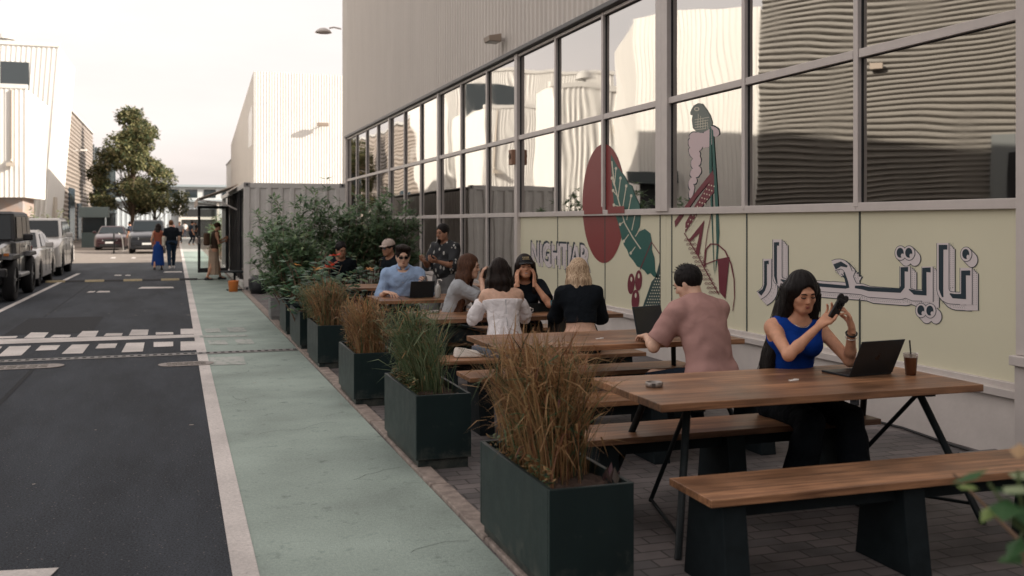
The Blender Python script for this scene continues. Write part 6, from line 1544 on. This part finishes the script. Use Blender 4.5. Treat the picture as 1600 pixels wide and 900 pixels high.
# --- blonde woman in black cropped top (back view)
bl=person('blonde woman in a black cropped top seen from behind',(3.55,8.52,0),radians(-14),dict(fem=True,h=.008,pelvis=(0,0,.55),lean=.20,hunch=.12,skin=SK_B,hair_mat=HBl,hair='bob',hair_len=.17,lock_r=.034,nstr=14,wave=.010,hair_dir=(0,-.12,-1),head=(.25,.2,.05),scale=1.0,
    handR=dict(pos=(.15,.48,.82),hint=(.4,-.2,-.9),dir=(-.5,.8,0),palm=(0,0,-1),thumb=(-1,0,0)),handL=dict(pos=(-.12,.50,.82),hint=(-.4,-.2,-.9),dir=(.5,.8,0),palm=(0,0,-1),thumb=(1,0,0)),
    footR=(.12,.35,.08),footL=(-.14,.32,.08),
    clothes=[dict(type='top',name='cropped_top',mat=black,o=.016,sleeve=1.9,loose=.014,hem=.17,h=.008,neck=.085,neck_up=.04,neck_d=.05),dict(type='pants',mat=black,o=.012,rise=.03)]))
show('blonde',bl)
wbm=MB(); pc=bl['pel']; wbm.tube([tuple(pc+np.array((.142*cos(q),.108*sin(q),.052))) for q in [2*pi*k/24 for k in range(25)]],.014,8); wbm.build('waistband',mat('cloth_white',(.6,.58,.58),.8),bl['t'],smooth=True)
# --- woman in white off-shoulder top (back view)
M_wh=cloth('cloth_white_top',(.80,.77,.78),.06,.6,12)
wt=person('woman with dark shoulder length hair in a white off the shoulder top, seen from behind',(2.80,8.50,0),radians(-2),dict(fem=True,h=.0075,pelvis=(0,0,.55),lean=.16,hunch=.10,skin=SK_B,hair_mat=HDk,hair='bob',hair_len=.16,lock_r=.036,nstr=14,wave=.012,hair_dir=(0,-.05,-1),head=(-.35,.15,0),scale=1.0,
    handR=dict(pos=(.16,.44,.80),hint=(.55,-.2,-.85),dir=(-.6,.7,0),palm=(0,0,-1),thumb=(-1,0,0)),handL=dict(pos=(-.14,.44,.80),hint=(-.55,-.2,-.85),dir=(.6,.7,0),palm=(0,0,-1),thumb=(1,0,0)),
    footR=(.12,.35,.08),footL=(-.14,.32,.08),
    clothes=[dict(type='top',name='white_top',mat=M_wh,o=.010,sleeve=None,strapless=.105,hem=.05,h=.007),dict(type='peplum',mat=M_wh),dict(type='puff',mat=M_wh,t0=.38,t1=.78),dict(type='pants',mat=cloth('denim_pale',(.16,.20,.26)),o=.010,rise=.02)]))
show('white',wt)
z_=MB(); a=wt['mid']+wt['up2']*.10; z_.tube([tuple(wt['nb']-wt['up2']*.12-wt['fw']*.112),tuple(wt['mid']-wt['up2']*.0-wt['fw']*.094),tuple(wt['mid']-wt['up2']*.10-wt['fw']*.112)],.003,5); z_.build('zip',mat('zip_grey',(.3,.3,.32),.5),wt['t'])
# --- woman with long brown hair drinking (profile, faces right)
lb=person('woman with long brown hair in a pale grey top drinking',(2.62,9.80,0),radians(-112),dict(fem=True,h=.008,pelvis=(0,0,.55),lean=.22,hunch=.12,skin=SK_B,hair_mat=HBr,hair='long',hair_len=.42,lock_r=.033,nstr=14,wave=.008,hair_dir=(.06,-.22,-1),head=(-.1,.05,.0),scale=1.03,
    handR=dict(pos=(.05,.34,1.10),hint=(.6,.0,-.9),dir=(-.1,.25,.9),palm=(-.3,.9,0),thumb=(0,-.3,1),curl=(.9,.9,.9,.9)),handL=dict(pos=(-.10,.36,1.08),hint=(-.6,.1,-.9),dir=(.1,.25,.9),palm=(.3,.9,0),thumb=(.5,-.3,1),curl=(.9,.9,.9,.9)),
    footR=(.14,.42,.08),footL=(-.12,.40,.08),
    clothes=[dict(type='top',name='grey_top',mat=cloth('cloth_palegrey',(.36,.38,.40)),o=.010,sleeve=.75,loose=.006,hem=-.02,h=.008),dict(type='pants',mat=cloth('denim_grey',(.07,.10,.12)),o=.012)]))
show('brown',lb)
mk_=MB(); mk_.lathe((0,0,0),[(0,0),(.03,0),(.036,.05),(.038,.09),(.034,.09),(.03,.02),(0,.02)],16); hb2=MB(); hb2.tube([(.036,0,.07),(.06,0,.06),(.06,0,.03),(.034,0,.02)],.005,6)
q_=prop('black_mug','black mug at the lips of the woman with long brown hair','mug',[('bowl',mk_,mat('mug_black',(.015,.016,.018),.3),dict(smooth=True)),('handle',hb2,mat('mug_black',(.015,.016,.018),.3),dict(smooth=True))],lb,lb['H'](0,.135,-.10)); q_.rotation_euler.x=radians(-18)
# --- smiling woman with black cap, head propped on her hands
cw=person('smiling woman in a black cap and black t-shirt, cheeks on her hands',(3.42,9.78,0),radians(166),dict(fem=True,h=.007,hh=.0036,pelvis=(0,0,.55),lean=.24,hunch=.10,skin=SK_A,hair_mat=HDk,hair='long',hair_len=.30,lock_r=.028,nstr=12,wave=.008,hair_dir=(0,-.15,-1),head=(.05,-.04,.03),scale=1.03,smile=True,cap=('cap_black',(.014,.016,.02)),
    handR=dict(pos=(.085,.33,1.04),hint=(.55,.15,-.8),dir=(.06,-.28,.92),palm=(-.85,-.35,0),thumb=(0,-1,.2),curl=(.3,.3,.35,.35),tcurl=.1),handL=dict(pos=(-.085,.33,1.04),hint=(-.55,.15,-.8),dir=(-.06,-.28,.92),palm=(.85,-.35,0),thumb=(0,-1,.2),curl=(.3,.3,.35,.35),tcurl=.1),
    footR=(.12,.40,.08),footL=(-.12,.40,.08),
    clothes=[dict(type='top',name='t_shirt',mat=black,o=.013,sleeve=.75,loose=.012,hem=-.03,h=.008),dict(type='pants',mat=black,o=.012)]))
show('cap',cw)
eb_=MB(); H_=cw['H']; 
for k in range(5): eb_.tube([tuple(H_(-.03+.014*k,.100-.004*abs(k-2),.075+.012)),tuple(H_(-.024+.014*k,.097-.004*abs(k-2),.105))],.004,5)
eb_.tube([tuple(H_(-.036,.096,.078)),tuple(H_(0,.105,.080)),tuple(H_(.036,.096,.078))],.003,5)
eb_.build('cap_emblem',mat('emblem_gold',(.45,.36,.20),.6),cw['cap'])
# --- man in the light blue shirt with sunglasses
M_lb=cloth('cloth_lightblue',(.31,.43,.63),.08,.6,9)
bm_=person('man with sunglasses in a light blue shirt holding a phone',(2.67,12.15,0),radians(168),dict(h=.0085,pelvis=(0,0,.55),lean=.12,hunch=.10,skin=SK_B,hair_mat=HDk,hair='quiff',head=(.08,.22,0),scale=1.06,shades=True,
    handR=dict(pos=(.20,.36,.81),hint=(.35,-.3,-.95),dir=(-.6,.7,0),palm=(0,0,-1),thumb=(-1,0,0)),handL=dict(pos=(-.27,.34,.86),hint=(-.4,-.2,-.9),dir=(.1,.5,.7),palm=(.6,-.4,.4),thumb=(.5,0,.8),curl=(.9,.9,.9,.9)),
    footR=(.18,.35,.08),footL=(-.18,.38,.08),
    clothes=[dict(type='top',name='shirt',mat=M_lb,o=.012,sleeve=1.35,loose=.016,hem=-.06,collar=True,fold_amp=.006,h=.0085,neck=.07,neck_f=.05,neck_d=.07),dict(type='pants',mat=cloth('denim_navy',(.02,.035,.06)),o=.014)]))
show('lblue',bm_)
m1=MB(); m1.box((0,0,0),(.075,.010,.15),R=Matrix.Rotation(radians(35),3,'X'))
prop('phone','black phone in the left hand of the man in the light blue shirt','phone',[('case',m1,mat('phone_black',(.012,.012,.014),.35),dict(bevel=.003))],bm_,bm_['Wr'][-1]+np.array((.02,.07,.08)))
# --- man with a beige cap behind, looking left
bc=person('man in a beige cap and dark shirt behind the leafy plants',(3.2,15.05,0),radians(120),dict(h=.011,hh=.006,pelvis=(0,0,.58),lean=.12,hunch=.1,skin=SK_C,hair_mat=HB,hair='short',shades=True,head=(.0,.1,0),scale=1.05,cap=('cap_beige',(.46,.38,.33)),
    clothes=[dict(type='top',name='shirt',mat=black,o=.014,sleeve=.8,h=.011),dict(type='pants',mat=black,o=.012,h=.011)],footR=(.15,.40,.08),footL=(-.15,.38,.08)))
show('beige',bc)
MBc=thing('timber_stool','small dark stool under the man with the beige cap','stool',(3.2,15.05,0)); MB().cyl((0,0,.44),(0,0,.47),.17,18).build('seat',M_steel,MBc)
for a in (0.4,2,3.6,5.1): MB().tube([(.12*cos(a),.12*sin(a),.44),(.17*cos(a),.17*sin(a),0)],.011,6).build('leg',M_steel,MBc)
# --- standing bearded man in patterned shirt
def pat_mat():
    if 'cloth_patterned' in MATS: return MATS['cloth_patterned']
    m=mat('cloth_patterned',(.012,.014,.017),.8); t=m.node_tree; L=t.links.new; p=t.nodes['Principled BSDF']; tc=t.nodes.new('ShaderNodeTexCoord'); mp=node(t,'ShaderNodeMapping'); mp.inputs['Scale'].default_value=(1.4,1.4,.75); L(tc.outputs['Object'],mp.inputs[0])
    v=node(t,'ShaderNodeTexVoronoi'); v.inputs['Scale'].default_value=13; L(mp.outputs[0],v.inputs['Vector']); lt=node(t,'ShaderNodeMath',operation='LESS_THAN'); lt.inputs[1].default_value=.27; L(v.outputs['Distance'],lt.inputs[0])
    x=node(t,'ShaderNodeMix',data_type='RGBA'); x.inputs[6].default_value=(.012,.014,.017,1); x.inputs[7].default_value=(.36,.36,.34,1); L(lt.outputs[0],x.inputs[0]); L(x.outputs[2],p.inputs['Base Color']); return m
sm2=person('standing bearded man in a black shirt with small pale pattern and grey trousers',(3.53,13.3,0),radians(128),dict(h=.0095,hh=.005,pelvis=(0,0,.87),lean=.03,hunch=.05,skin=SK_C,hair_mat=HB,hair='tied',head=(-.08,.12,0),scale=.96,khint=(0,1,.1),
    handR=dict(pos=(.12,.34,1.13),hint=(.5,-.5,-.9),dir=(-.3,.9,.1),palm=(-.5,0,.8),thumb=(0,0,1),curl=(.8,.8,.8,.8)),handL=dict(pos=(-.12,.36,1.13),hint=(-.5,-.5,-.9),dir=(.3,.9,.1),palm=(.5,0,.8),thumb=(0,0,1),curl=(.8,.8,.8,.8)),
    footR=(.12,.05,.08),footL=(-.12,-.06,.08),
    clothes=[dict(type='top',name='patterned_shirt',mat=pat_mat(),o=.018,sleeve=1.05,loose=.014,hem=-.10,belly=1,h=.0095,fold_amp=.007),dict(type='pants',mat=cloth('cloth_grey',(.13,.13,.13)),o=.024,flare=.02,h=.0095)]))
show('stand',sm2)
bd=MB(); H_=sm2['H']; bd.tube([tuple(H_(0,.075,-.085)),tuple(H_(0,.085,-.12)),tuple(H_(0,.075,-.165))],[.030,.028,.006],8); bd.build('beard',hair_mat(*HB),sm2['t'],smooth=True)
bd=MB(); bd.tube([tuple(H_(-.026,.082,-.055)),tuple(H_(0,.093,-.048)),tuple(H_(.026,.082,-.055))],[.003,.005,.003],6); bd.build('moustache',hair_mat(*HB),sm2['t'],smooth=True)
# --- dark haired person half hidden behind the leaves
hp_=person('person with dark hair half hidden behind the round leaves and red flowers',(2.41,15.55,0),radians(180),dict(h=.012,hh=.007,pelvis=(0,0,.58),lean=.1,skin=SK_C,hair_mat=HB,hair='short',head=(.3,.25,0),scale=1.0,clothes=[dict(type='top',name='shirt',mat=black,o=.014,sleeve=1.9,h=.012),dict(type='pants',mat=black,h=.012)],footR=(.15,.40,.08),footL=(-.15,.38,.08)))
show('hidden',hp_)
st2=thing('timber_stool','small dark stool under the person hidden behind the leaves','stool',(2.41,15.55,0)); MB().cyl((0,0,.44),(0,0,.47),.17,18).build('seat',M_steel,st2)
for a in (0.4,2,3.6,5.1): MB().tube([(.12*cos(a),.12*sin(a),.44),(.17*cos(a),.17*sin(a),0)],.011,6).build('leg',M_steel,st2)
# --- woman at the container door
x_,y_=G(334,438)
wd=person('woman in a long beige skirt with a brown backpack entering the glass door',(x_,y_,0),radians(-75),dict(fem=True,h=.013,hh=.007,hhair=.01,pelvis=(0,0,.90),lean=.04,skin=SK_A,hair_mat=HBr,hair='tied',head=(0,.15,0),scale=.97,khint=(0,1,.1),
    handR=dict(pos=(.08,.30,1.12),hint=(.4,-.5,-.9),curl=(.8,.8,.8,.8),palm=(-1,0,0)),handL=dict(pos=(-.10,.34,1.20),hint=(-.4,-.5,-.9),curl=(.8,.8,.8,.8),palm=(1,0,0)),footR=(.09,-.22,.09),footL=(-.09,.22,.08),
    clothes=[dict(type='top',name='top',mat=cloth('cloth_dkbrown',(.06,.04,.03)),o=.008,sleeve=0,hem=.0,h=.012),dict(type='skirt',mat=cloth('cloth_beige',(.42,.31,.23)),h=.012,rad=.20)]))
show('door',wd)
bp=MB(); bp.box((.0,-.20,1.18),(.26,.14,.36)); bo=bp.build('backpack',cloth('cloth_brown',(.10,.06,.04)),wd['t'],bevel=.05,seg=3)
# --- couple walking away
x_,y_=G(247,422); 
c1_=person('woman in a long blue skirt with a pale bag walking beside the man in black',(x_,y_,0),radians(-8),dict(fem=True,h=.015,hh=.008,hhair=.011,pelvis=(0,0,.88),lean=.02,skin=SK_A,hair_mat=HDk,hair='long',hair_len=.2,nstr=3,head=(-.5,.1,0),scale=.95,khint=(0,1,.1),footR=(.09,.20,.08),footL=(-.09,-.2,.10),
    clothes=[dict(type='top',name='top',mat=cloth('cloth_rust',(.25,.08,.05)),o=.010,sleeve=0,hem=0,h=.014),dict(type='skirt',mat=cloth('cloth_blue_skirt',(.02,.06,.24)),rad=.22,h=.014)]))
b_=MB(); b_.box((.20,-.08,1.0),(.10,.22,.34)); b_.build('bag',mat('bag_cream',(.6,.55,.45),.8),c1_['t'],bevel=.04,seg=3)
x_,y_=G(268,422); 
c2_=person('man in a black t-shirt and dark jeans walking away down the road',(x_,y_+.1,0),radians(6),dict(h=.015,hh=.008,hhair=.011,pelvis=(0,0,.95),lean=.03,skin=SK_B,hair_mat=('hair_ginger',(.16,.07,.03)),hair='short',head=(-.3,.05,0),scale=1.0,khint=(0,1,.1),footR=(.09,.28,.085),footL=(-.09,-.28,.12),
    clothes=[dict(type='top',name='t_shirt',mat=black,o=.014,sleeve=.8,h=.014,hem=-.1),dict(type='pants',mat=cloth('denim_navy',(.02,.035,.06)),o=.012,h=.014)],shoe=('shoe_white',(.55,.52,.5))))
show('couple',c2_)
# --- distant passers-by
far=[(215,392,.95,'black dress and dark hair near the parked dark red car',True,(.012,.012,.014),(.01,.01,.012),'skirt',.4),
     (226,391,.93,'pale top beside the woman in the black dress',True,(.45,.36,.32),(.35,.25,.2),'skirt',2.0),
     (281,381,1.02,'grey shirt and dark trousers at the path, beyond the couple',False,(.26,.26,.28),(.02,.022,.03),'pants',3.0),
     (298,383,1.05,'dark blue clothes standing on the pale path at right',False,(.02,.03,.045),(.015,.02,.03),'pants',-1.2),
     (205,391,1.0,'dark jacket at the left of the distant group',False,(.03,.035,.05),(.03,.03,.035),'pants',1.0),
     (238,372,1.0,'dark clothes under the tree shade, middle of the distant group',False,(.05,.04,.04),(.03,.03,.035),'pants',0.4),
     (270,371,.98,'reddish top near the far hall door',True,(.28,.12,.10),(.03,.03,.035),'pants',2.4),
     (289,372,1.0,'white top near the far hall door',False,(.5,.48,.46),(.05,.05,.06),'pants',0.2),
     (307,374,1.0,'black clothes at the far right of the distant group',False,(.02,.02,.022),(.02,.02,.022),'pants',1.9)]
for i,(px,py,s_,lab,fem,c1c,c2c,low,rz) in enumerate(far):
    x_,y_=G(px,py); cl=[dict(type='top',name='top',mat=cloth('far_top_%s'%'abcdefghi'[i],c1c),o=.014,sleeve=.8,h=.026,hem=-.05,folds=0)]
    cl.append(dict(type='skirt',name='skirt',mat=cloth('far_low_%s'%'abcdefghi'[i],c2c),rad=.19,h=.026,hem_z=.35) if low=='skirt' else dict(type='pants',mat=cloth('far_low_%s'%'abcdefghi'[i],c2c),o=.012,h=.026))
    person('distant %s in '%('woman' if fem else 'man')+lab,(x_,y_,0),rz,dict(fem=fem,h=.026,hh=.010,hhair=.018,pelvis=(0,0,.92),lean=.02,skin=SK_A,hair_mat=HDk,hair='short' if not fem else 'bob',nstr=0,hair_len=.12,face=False,scale=s_,khint=(0,1,.1),footR=(.1,.12,.08),footL=(-.1,-.12,.08),clothes=cl,shoe=None,group='distant passers-by'))
if 0:
    for d_ in DBG: print(d_)
# ================================================================== vehicles
def paint(name,c,metal=.3): return mat(name,c,.28,metal,coat=.6,spec=.5)
M_tyre=mat('tyre',(.012,.012,.013),.85,bump=.3,b_scale=40); M_rim=mat('rim',(.35,.35,.36),.3,.8); M_cg=mat('car_glass',(.012,.018,.021),.06,spec=.35); M_blk=mat('car_black',(.012,.012,.013),.5)
M_hl=mat('headlight_lens',(.65,.65,.66),.08,.3,spec=.9); M_amb=mat('amber_lens',(.6,.2,.05),.2); M_seam=mat('seam',(.01,.01,.01),.8)
def car(label,cat,x,y,kind,pm,name='parked_car',rz=0,group='cars parked along the street'):
    t=thing(name,label,cat,(x,y,0),rz,group)
    K=dict(sedan=dict(L=4.55,W=1.80,wb=2.65,r=.32,hood=.92,belt=.98,roof=1.45,wf=.90,g=( -.62,.12,1.05,1.75),gr=.17,nose=.66,tail=.95),
           suv=dict(L=4.75,W=1.92,wb=2.80,r=.38,hood=1.12,belt=1.18,roof=1.80,wf=.95,g=(-.80,-.12,1.75,2.22),gr=.24,nose=.86,tail=1.15),
           jeep=dict(L=4.3,W=1.80,wb=2.68,r=.44,hood=1.20,belt=1.25,roof=1.90,wf=.72,g=(-.42,-.22,1.95,2.05),gr=.40,nose=1.12,tail=1.2))[kind]
    Lh=K['L']/2; hw=K['W']/2; yf=-K['wb']/2-.02; yr=K['wb']/2-.02; r=K['r']; ar=r+.06
    mb=MB(); st=np.arange(-Lh,Lh+.001,.06); rings=[]
    g0,g1,g2,g3=K['g']
    for yy in st:
        f=(yy+Lh)/(2*Lh)
        # upper edge of the lower body
        if yy<g0: 
            q=(yy+Lh)/(g0+Lh); zt=K['nose']+(K['hood']-K['nose'])*min(1,q*1.6)**.5+(K['belt']-K['hood'])*q
        elif yy<g3: zt=K['belt']
        else: zt=K['belt']-(K['belt']-K['tail'])*(yy-g3)/(Lh-g3+1e-6)
        e=min(yy+Lh,Lh-yy); k=1-(.16 if kind!='jeep' else .03)*max(0,1-e/.45)**2; w_=hw*k
        if kind=='jeep': w_*= .82 if yy<g0 else .90
        zb=K['gr']+.05
        for yw in (yf,yr):
            dy_=abs(yy-yw)
            if dy_<ar: zb=max(zb,r+sqrt(ar*ar-dy_*dy_))
        zb=min(zb,zt-.12); zm=zb+(zt-zb)*.55
        ring=[(-w_*.97,yy,zb),(-w_,yy,zb+.02),(-w_,yy,zm),(-w_*.965,yy,zt-.05),(-w_*.90,yy,zt),(0,yy,zt+(.035 if kind!='jeep' else .01)),(w_*.90,yy,zt),(w_*.965,yy,zt-.05),(w_,yy,zm),(w_,yy,zb+.02),(w_*.97,yy,zb)]
        rings.append(ring)
    n=11; vs=[p for r_ in rings for p in r_]
    fs=[(i*n+j,(i+1)*n+j,(i+1)*n+j+1,i*n+j+1) for i in range(len(rings)-1) for j in range(n-1)]+[tuple(range(n)),tuple(range((len(rings)-1)*n,len(rings)*n))[::-1]]
    mb.add(vs,fs); mb.build('body',pm,t,smooth=False)
    MB().bb(-hw*.8,hw*.8,-Lh+.15,Lh-.15,K['gr']-.02,K['belt']-.25).build('underbody',M_blk,t)
    # cabin
    bw_=hw*(.90 if kind!='jeep' else .86); rw=hw*(.72 if kind=='sedan' else .78 if kind=='suv' else .80); z0=K['belt']-.01; z1=K['roof']
    A_=[(-bw_,g0,z0),(bw_,g0,z0),(bw_,g3,z0),(-bw_,g3,z0)]; B_=[(-rw,g1,z1-.05),(rw,g1,z1-.05),(rw,g2,z1-.05),(-rw,g2,z1-.05)]
    cb_=MB(); cb_.hexa(A_,B_)
    cb_.build('cabin',pm if kind!='jeep' else M_blk,t,bevel=.04,seg=2)
    rf=MB(); rf.hexa([(-rw-.01,g1-.02,z1-.06),(rw+.01,g1-.02,z1-.06),(rw+.01,g2+.02,z1-.06),(-rw-.01,g2+.02,z1-.06)],[(-rw*.9,g1+.12,z1),(rw*.9,g1+.12,z1),(rw*.9,g2-.12,z1),(-rw*.9,g2-.12,z1)]); rf.build('roof',pm if kind!='jeep' else mat('jeep_roof',(.03,.032,.036),.6),t,bevel=.02)
    def lerp(a,b,f): return tuple(a[i]+(b[i]-a[i])*f for i in range(3))
    # windscreen / rear window
    def pane(nm,a,b,c,d,off):
        P=[Vector(p)+Vector(off) for p in (a,b,c,d)]; m_=MB(); m_.prism([tuple(p) for p in P],tuple(Vector(off)*.6)); m_.build(nm,M_cg,t)
    o_=.012; i=.93
    pane('windscreen',lerp(lerp(A_[0],A_[1],.05),lerp(B_[0],B_[1],.05),.06),lerp(lerp(A_[0],A_[1],.95),lerp(B_[0],B_[1],.95),.06),lerp(lerp(A_[0],A_[1],.95),lerp(B_[0],B_[1],.95),.93),lerp(lerp(A_[0],A_[1],.05),lerp(B_[0],B_[1],.05),.93),(0,-.018,.008))
    pane('rear_window',lerp(lerp(A_[3],A_[2],.08),lerp(B_[3],B_[2],.08),.12),lerp(lerp(A_[3],A_[2],.92),lerp(B_[3],B_[2],.92),.12),lerp(lerp(A_[3],A_[2],.92),lerp(B_[3],B_[2],.92),.88),lerp(lerp(A_[3],A_[2],.08),lerp(B_[3],B_[2],.08),.88),(0,.018,.008))
    for s_ in (-1,1):
        a0,a1=(A_[0],A_[3]) if s_<0 else (A_[1],A_[2]); b0,b1=(B_[0],B_[3]) if s_<0 else (B_[1],B_[2])
        cuts=[(.06,.47),(.50,.94)] if kind=='sedan' else [(.05,.40),(.43,.70),(.73,.95)]
        for (f0,f1) in cuts:
            pane('side_window',lerp(lerp(a0,a1,f0),lerp(b0,b1,f0),.10),lerp(lerp(a0,a1,f1),lerp(b0,b1,f1),.10),lerp(lerp(a0,a1,f1),lerp(b0,b1,f1),.88),lerp(lerp(a0,a1,f0+.02),lerp(b0,b1,f0+.02),.88),(s_*.014,0,.004))
        # mirror
        m_=MB(); m_.box((s_*(hw+.08),g0+.35,K['belt']+.08),(.20,.10,.15)); m_.build('mirror',pm if kind!='jeep' else M_blk,t,bevel=.03)
        # door seams + handles
        for yy in (g0+.30,(g0+g3)/2-.05,g3-.55): MB().box((s_*(hw*(.905 if kind=='jeep' else 1.0)+.001),yy,(K['belt']+K['gr'])/2+.08),(.008,.012,K['belt']-K['gr']-.22)).build('door_seam',M_seam,t)
        for yy in ((g0+g3)/2-.2,g3-.7): MB().box((s_*(hw*(.90 if kind=='jeep' else 1.0)+.012),yy,K['belt']-.14),(.03,.18,.03)).build('door_handle',pm,t,bevel=.008)
        # lights
        if kind=='jeep':
            m_=MB(); m_.cyl((s_*.52,-Lh-.03,.98),(s_*.52,-Lh+.02,.98),.10,18); m_.build('headlight',M_hl,t); m_=MB(); m_.box((s_*.80,-Lh+.32,.98),(.10,.05,.07)); m_.build('indicator',M_amb,t)
            for yc in (yf,yr): fd=MB(); fd.hexa([(s_*.66,yc-.62,.90),(s_*.93,yc-.62,.88),(s_*.93,yc+.60,.88),(s_*.66,yc+.60,.90)],[(s_*.66,yc-.45,1.0),(s_*.93,yc-.45,.98),(s_*.93,yc+.42,.98),(s_*.66,yc+.42,1.0)]); fd.build('fender',M_blk,t,bevel=.02)
            m_=MB(); m_.bb(s_*.80,s_*.93,yf+.7,yr-.68,.46,.54); m_.build('side_step',mat('step_grey',(.4,.4,.4),.4,.5),t,bevel=.02)
        else:
            zh=K['nose']-.03; m_=MB(); m_.hexa([(s_*hw*.42,-Lh-.012,zh-.08),(s_*hw*.86,-Lh+.10,zh-.06),(s_*hw*.90,-Lh+.30,zh-.04),(s_*hw*.42,-Lh+.1,zh-.05)],[(s_*hw*.45,-Lh-.004,zh+.03),(s_*hw*.88,-Lh+.13,zh+.05),(s_*hw*.90,-Lh+.33,zh+.07),(s_*hw*.42,-Lh+.1,zh+.05)]); m_.build('headlight',M_hl,t,bevel=.01)
        m_=MB(); m_.bb(s_*hw*.62,s_*hw*.88,Lh-.04,Lh+.012,K['tail']-.28,K['tail']-.12); m_.build('tail_light',mat('tail_red',(.3,.01,.01),.2),t,bevel=.01)
        for yw in (yf,yr):
            w_=MB(); xo=s_*(hw*(.965 if kind!='jeep' else 1.02)); xi=xo-s_*.22
            prof=[(r*.62,0),(r*.93,0),(r,.03),(r,.19),(r*.93,.22),(r*.62,.22)]; nn=28; vs=[];fs=[]
            for a in range(nn):
                for (rr,xx) in prof: vs.append((xo-s_*xx,yw+rr*cos(2*pi*a/nn),r+rr*sin(2*pi*a/nn)))
            for a in range(nn):
                for k in range(len(prof)-1): fs.append((a*6+k,((a+1)%nn)*6+k,((a+1)%nn)*6+k+1,a*6+k+1))
            w_.add(vs,fs); wo_=w_.build('wheel',M_tyre,t,smooth=True)
            rm=MB(); rm.cyl((xo-s_*.03,yw,r),(xo-s_*.16,yw,r),r*.63,24); 
            rm.mi=1
            for k in range(5):
                a=2*pi*k/5; rm.box((xo-s_*.024,yw+r*.34*cos(a),r+r*.34*sin(a)),(.02,r*.52,r*.13),R=Matrix.Rotation(a,3,'X'))
            rm.build('rim',[M_blk,M_rim],wo_)
    # grille, bumper, plate
    if kind=='jeep':
        m_=MB(); m_.bb(-.64,.64,-Lh-.012,-Lh+.02,.80,1.12); go=m_.build('grille',pm,t,bevel=.01)
        for k in range(7): MB().bb(-.27+.09*k-.028,-.27+.09*k+.028,-Lh-.018,-Lh,.84,1.08).build('grille_slot',M_blk,go)
        m_=MB(); m_.bb(-.88,.88,-Lh-.28,-Lh-.08,.54,.72); m_.build('bumper',M_blk,t,bevel=.03)
    else:
        zn=K['nose']; m_=MB(); m_.bb(-hw*.40,hw*.40,-Lh-.015,-Lh+.02,zn-.13,zn+.01); m_.build('grille',M_blk,t,bevel=.01)
        m_=MB(); m_.bb(-hw*.62,hw*.62,-Lh-.016,-Lh+.03,K['gr']+.06,K['gr']+.20); m_.build('lower_grille',M_blk,t,bevel=.02)
        m_=MB(); m_.bb(-hw*.78,hw*.78,-Lh-.035,-Lh+.05,K['gr']+.205,zn-.18); m_.build('bumper',pm,t,bevel=.02)
    m_=MB(); m_.bb(-.25,.25,-Lh-.30 if kind=='jeep' else -Lh-.045,-Lh-.285 if kind=='jeep' else -Lh-.034,.56 if kind=='jeep' else K['gr']+.24,.67 if kind=='jeep' else K['gr']+.35); m_.build('number_plate',mat('plate_white',(.6,.6,.58),.5),t)
    return t
car('dark boxy off-road car with black roof parked nearest at the left edge','off-road car',-4.12,24.65,'jeep',paint('paint_gunmetal',(.03,.032,.035),.3))
car('white low sedan parked between the off-road car and the silver one','car',-4.22,29.75,'sedan',paint('paint_white',(.55,.53,.50),.1))
car('tall silver white sport utility car parked behind the white sedan','car',-4.30,35.4,'suv',paint('paint_silver',(.50,.48,.45),.2))
car('dark red sedan facing us in the sunlit car park','car',-3.75,66.3,'sedan',paint('paint_darkred',(.035,.012,.014),.3),group='cars facing the street end')
car('black sport utility car beside the walking couple','car',-1.45,58.5,'suv',paint('paint_black',(.02,.022,.026),.3),group='cars facing the street end')
car('dark car half hidden at the far left of the distant cars','car',-5.95,40.6,'sedan',paint('paint_graphite',(.04,.042,.045),.3),group='cars parked along the street')
# bollards, booth
x_,y_=G(178,396); t=thing('bollard','thin dark post standing in front of the dark red car','bollard',(x_,y_,0)); MB().cyl((0,0,.03),(0,0,1.1),.045,10).build('post',M_blk,t); MB().cyl((0,0,0),(0,0,.03),.16,14).build('foot',M_blk,t)
x_,y_=G(193,392); t=thing('barrier_hoop','pale curved hoop post right of the dark red car','barrier',(x_,y_,0)); MB().tube([(0,0,0),(-.05,0,.6),(-.12,0,.95),(-.28,0,1.02)],.03,8).build('hoop',mat('hoop_pale',(.6,.57,.52),.5),t,smooth=True); MB().cyl((0,0,0),(0,0,.02),.12,12).build('foot',mat('hoop_pale',(.6,.57,.52),.5),t)
bt_=thing('booth','small booth with flat dark green roof fascia under the tree','booth',(-5.2,72.5,0))
MB().bb(-.75,.75,-.6,.6,0,1.0).build('base',mat('booth_green',(.06,.085,.085),.6),bt_); MB().bb(-.7,.7,-.55,.55,1.002,2.0).build('glazing',M_cg,bt_); MB().bb(-.9,.9,-.8,.8,2.002,2.7).build('roof',mat('booth_fascia',(.10,.13,.13),.6),bt_,bevel=.02)
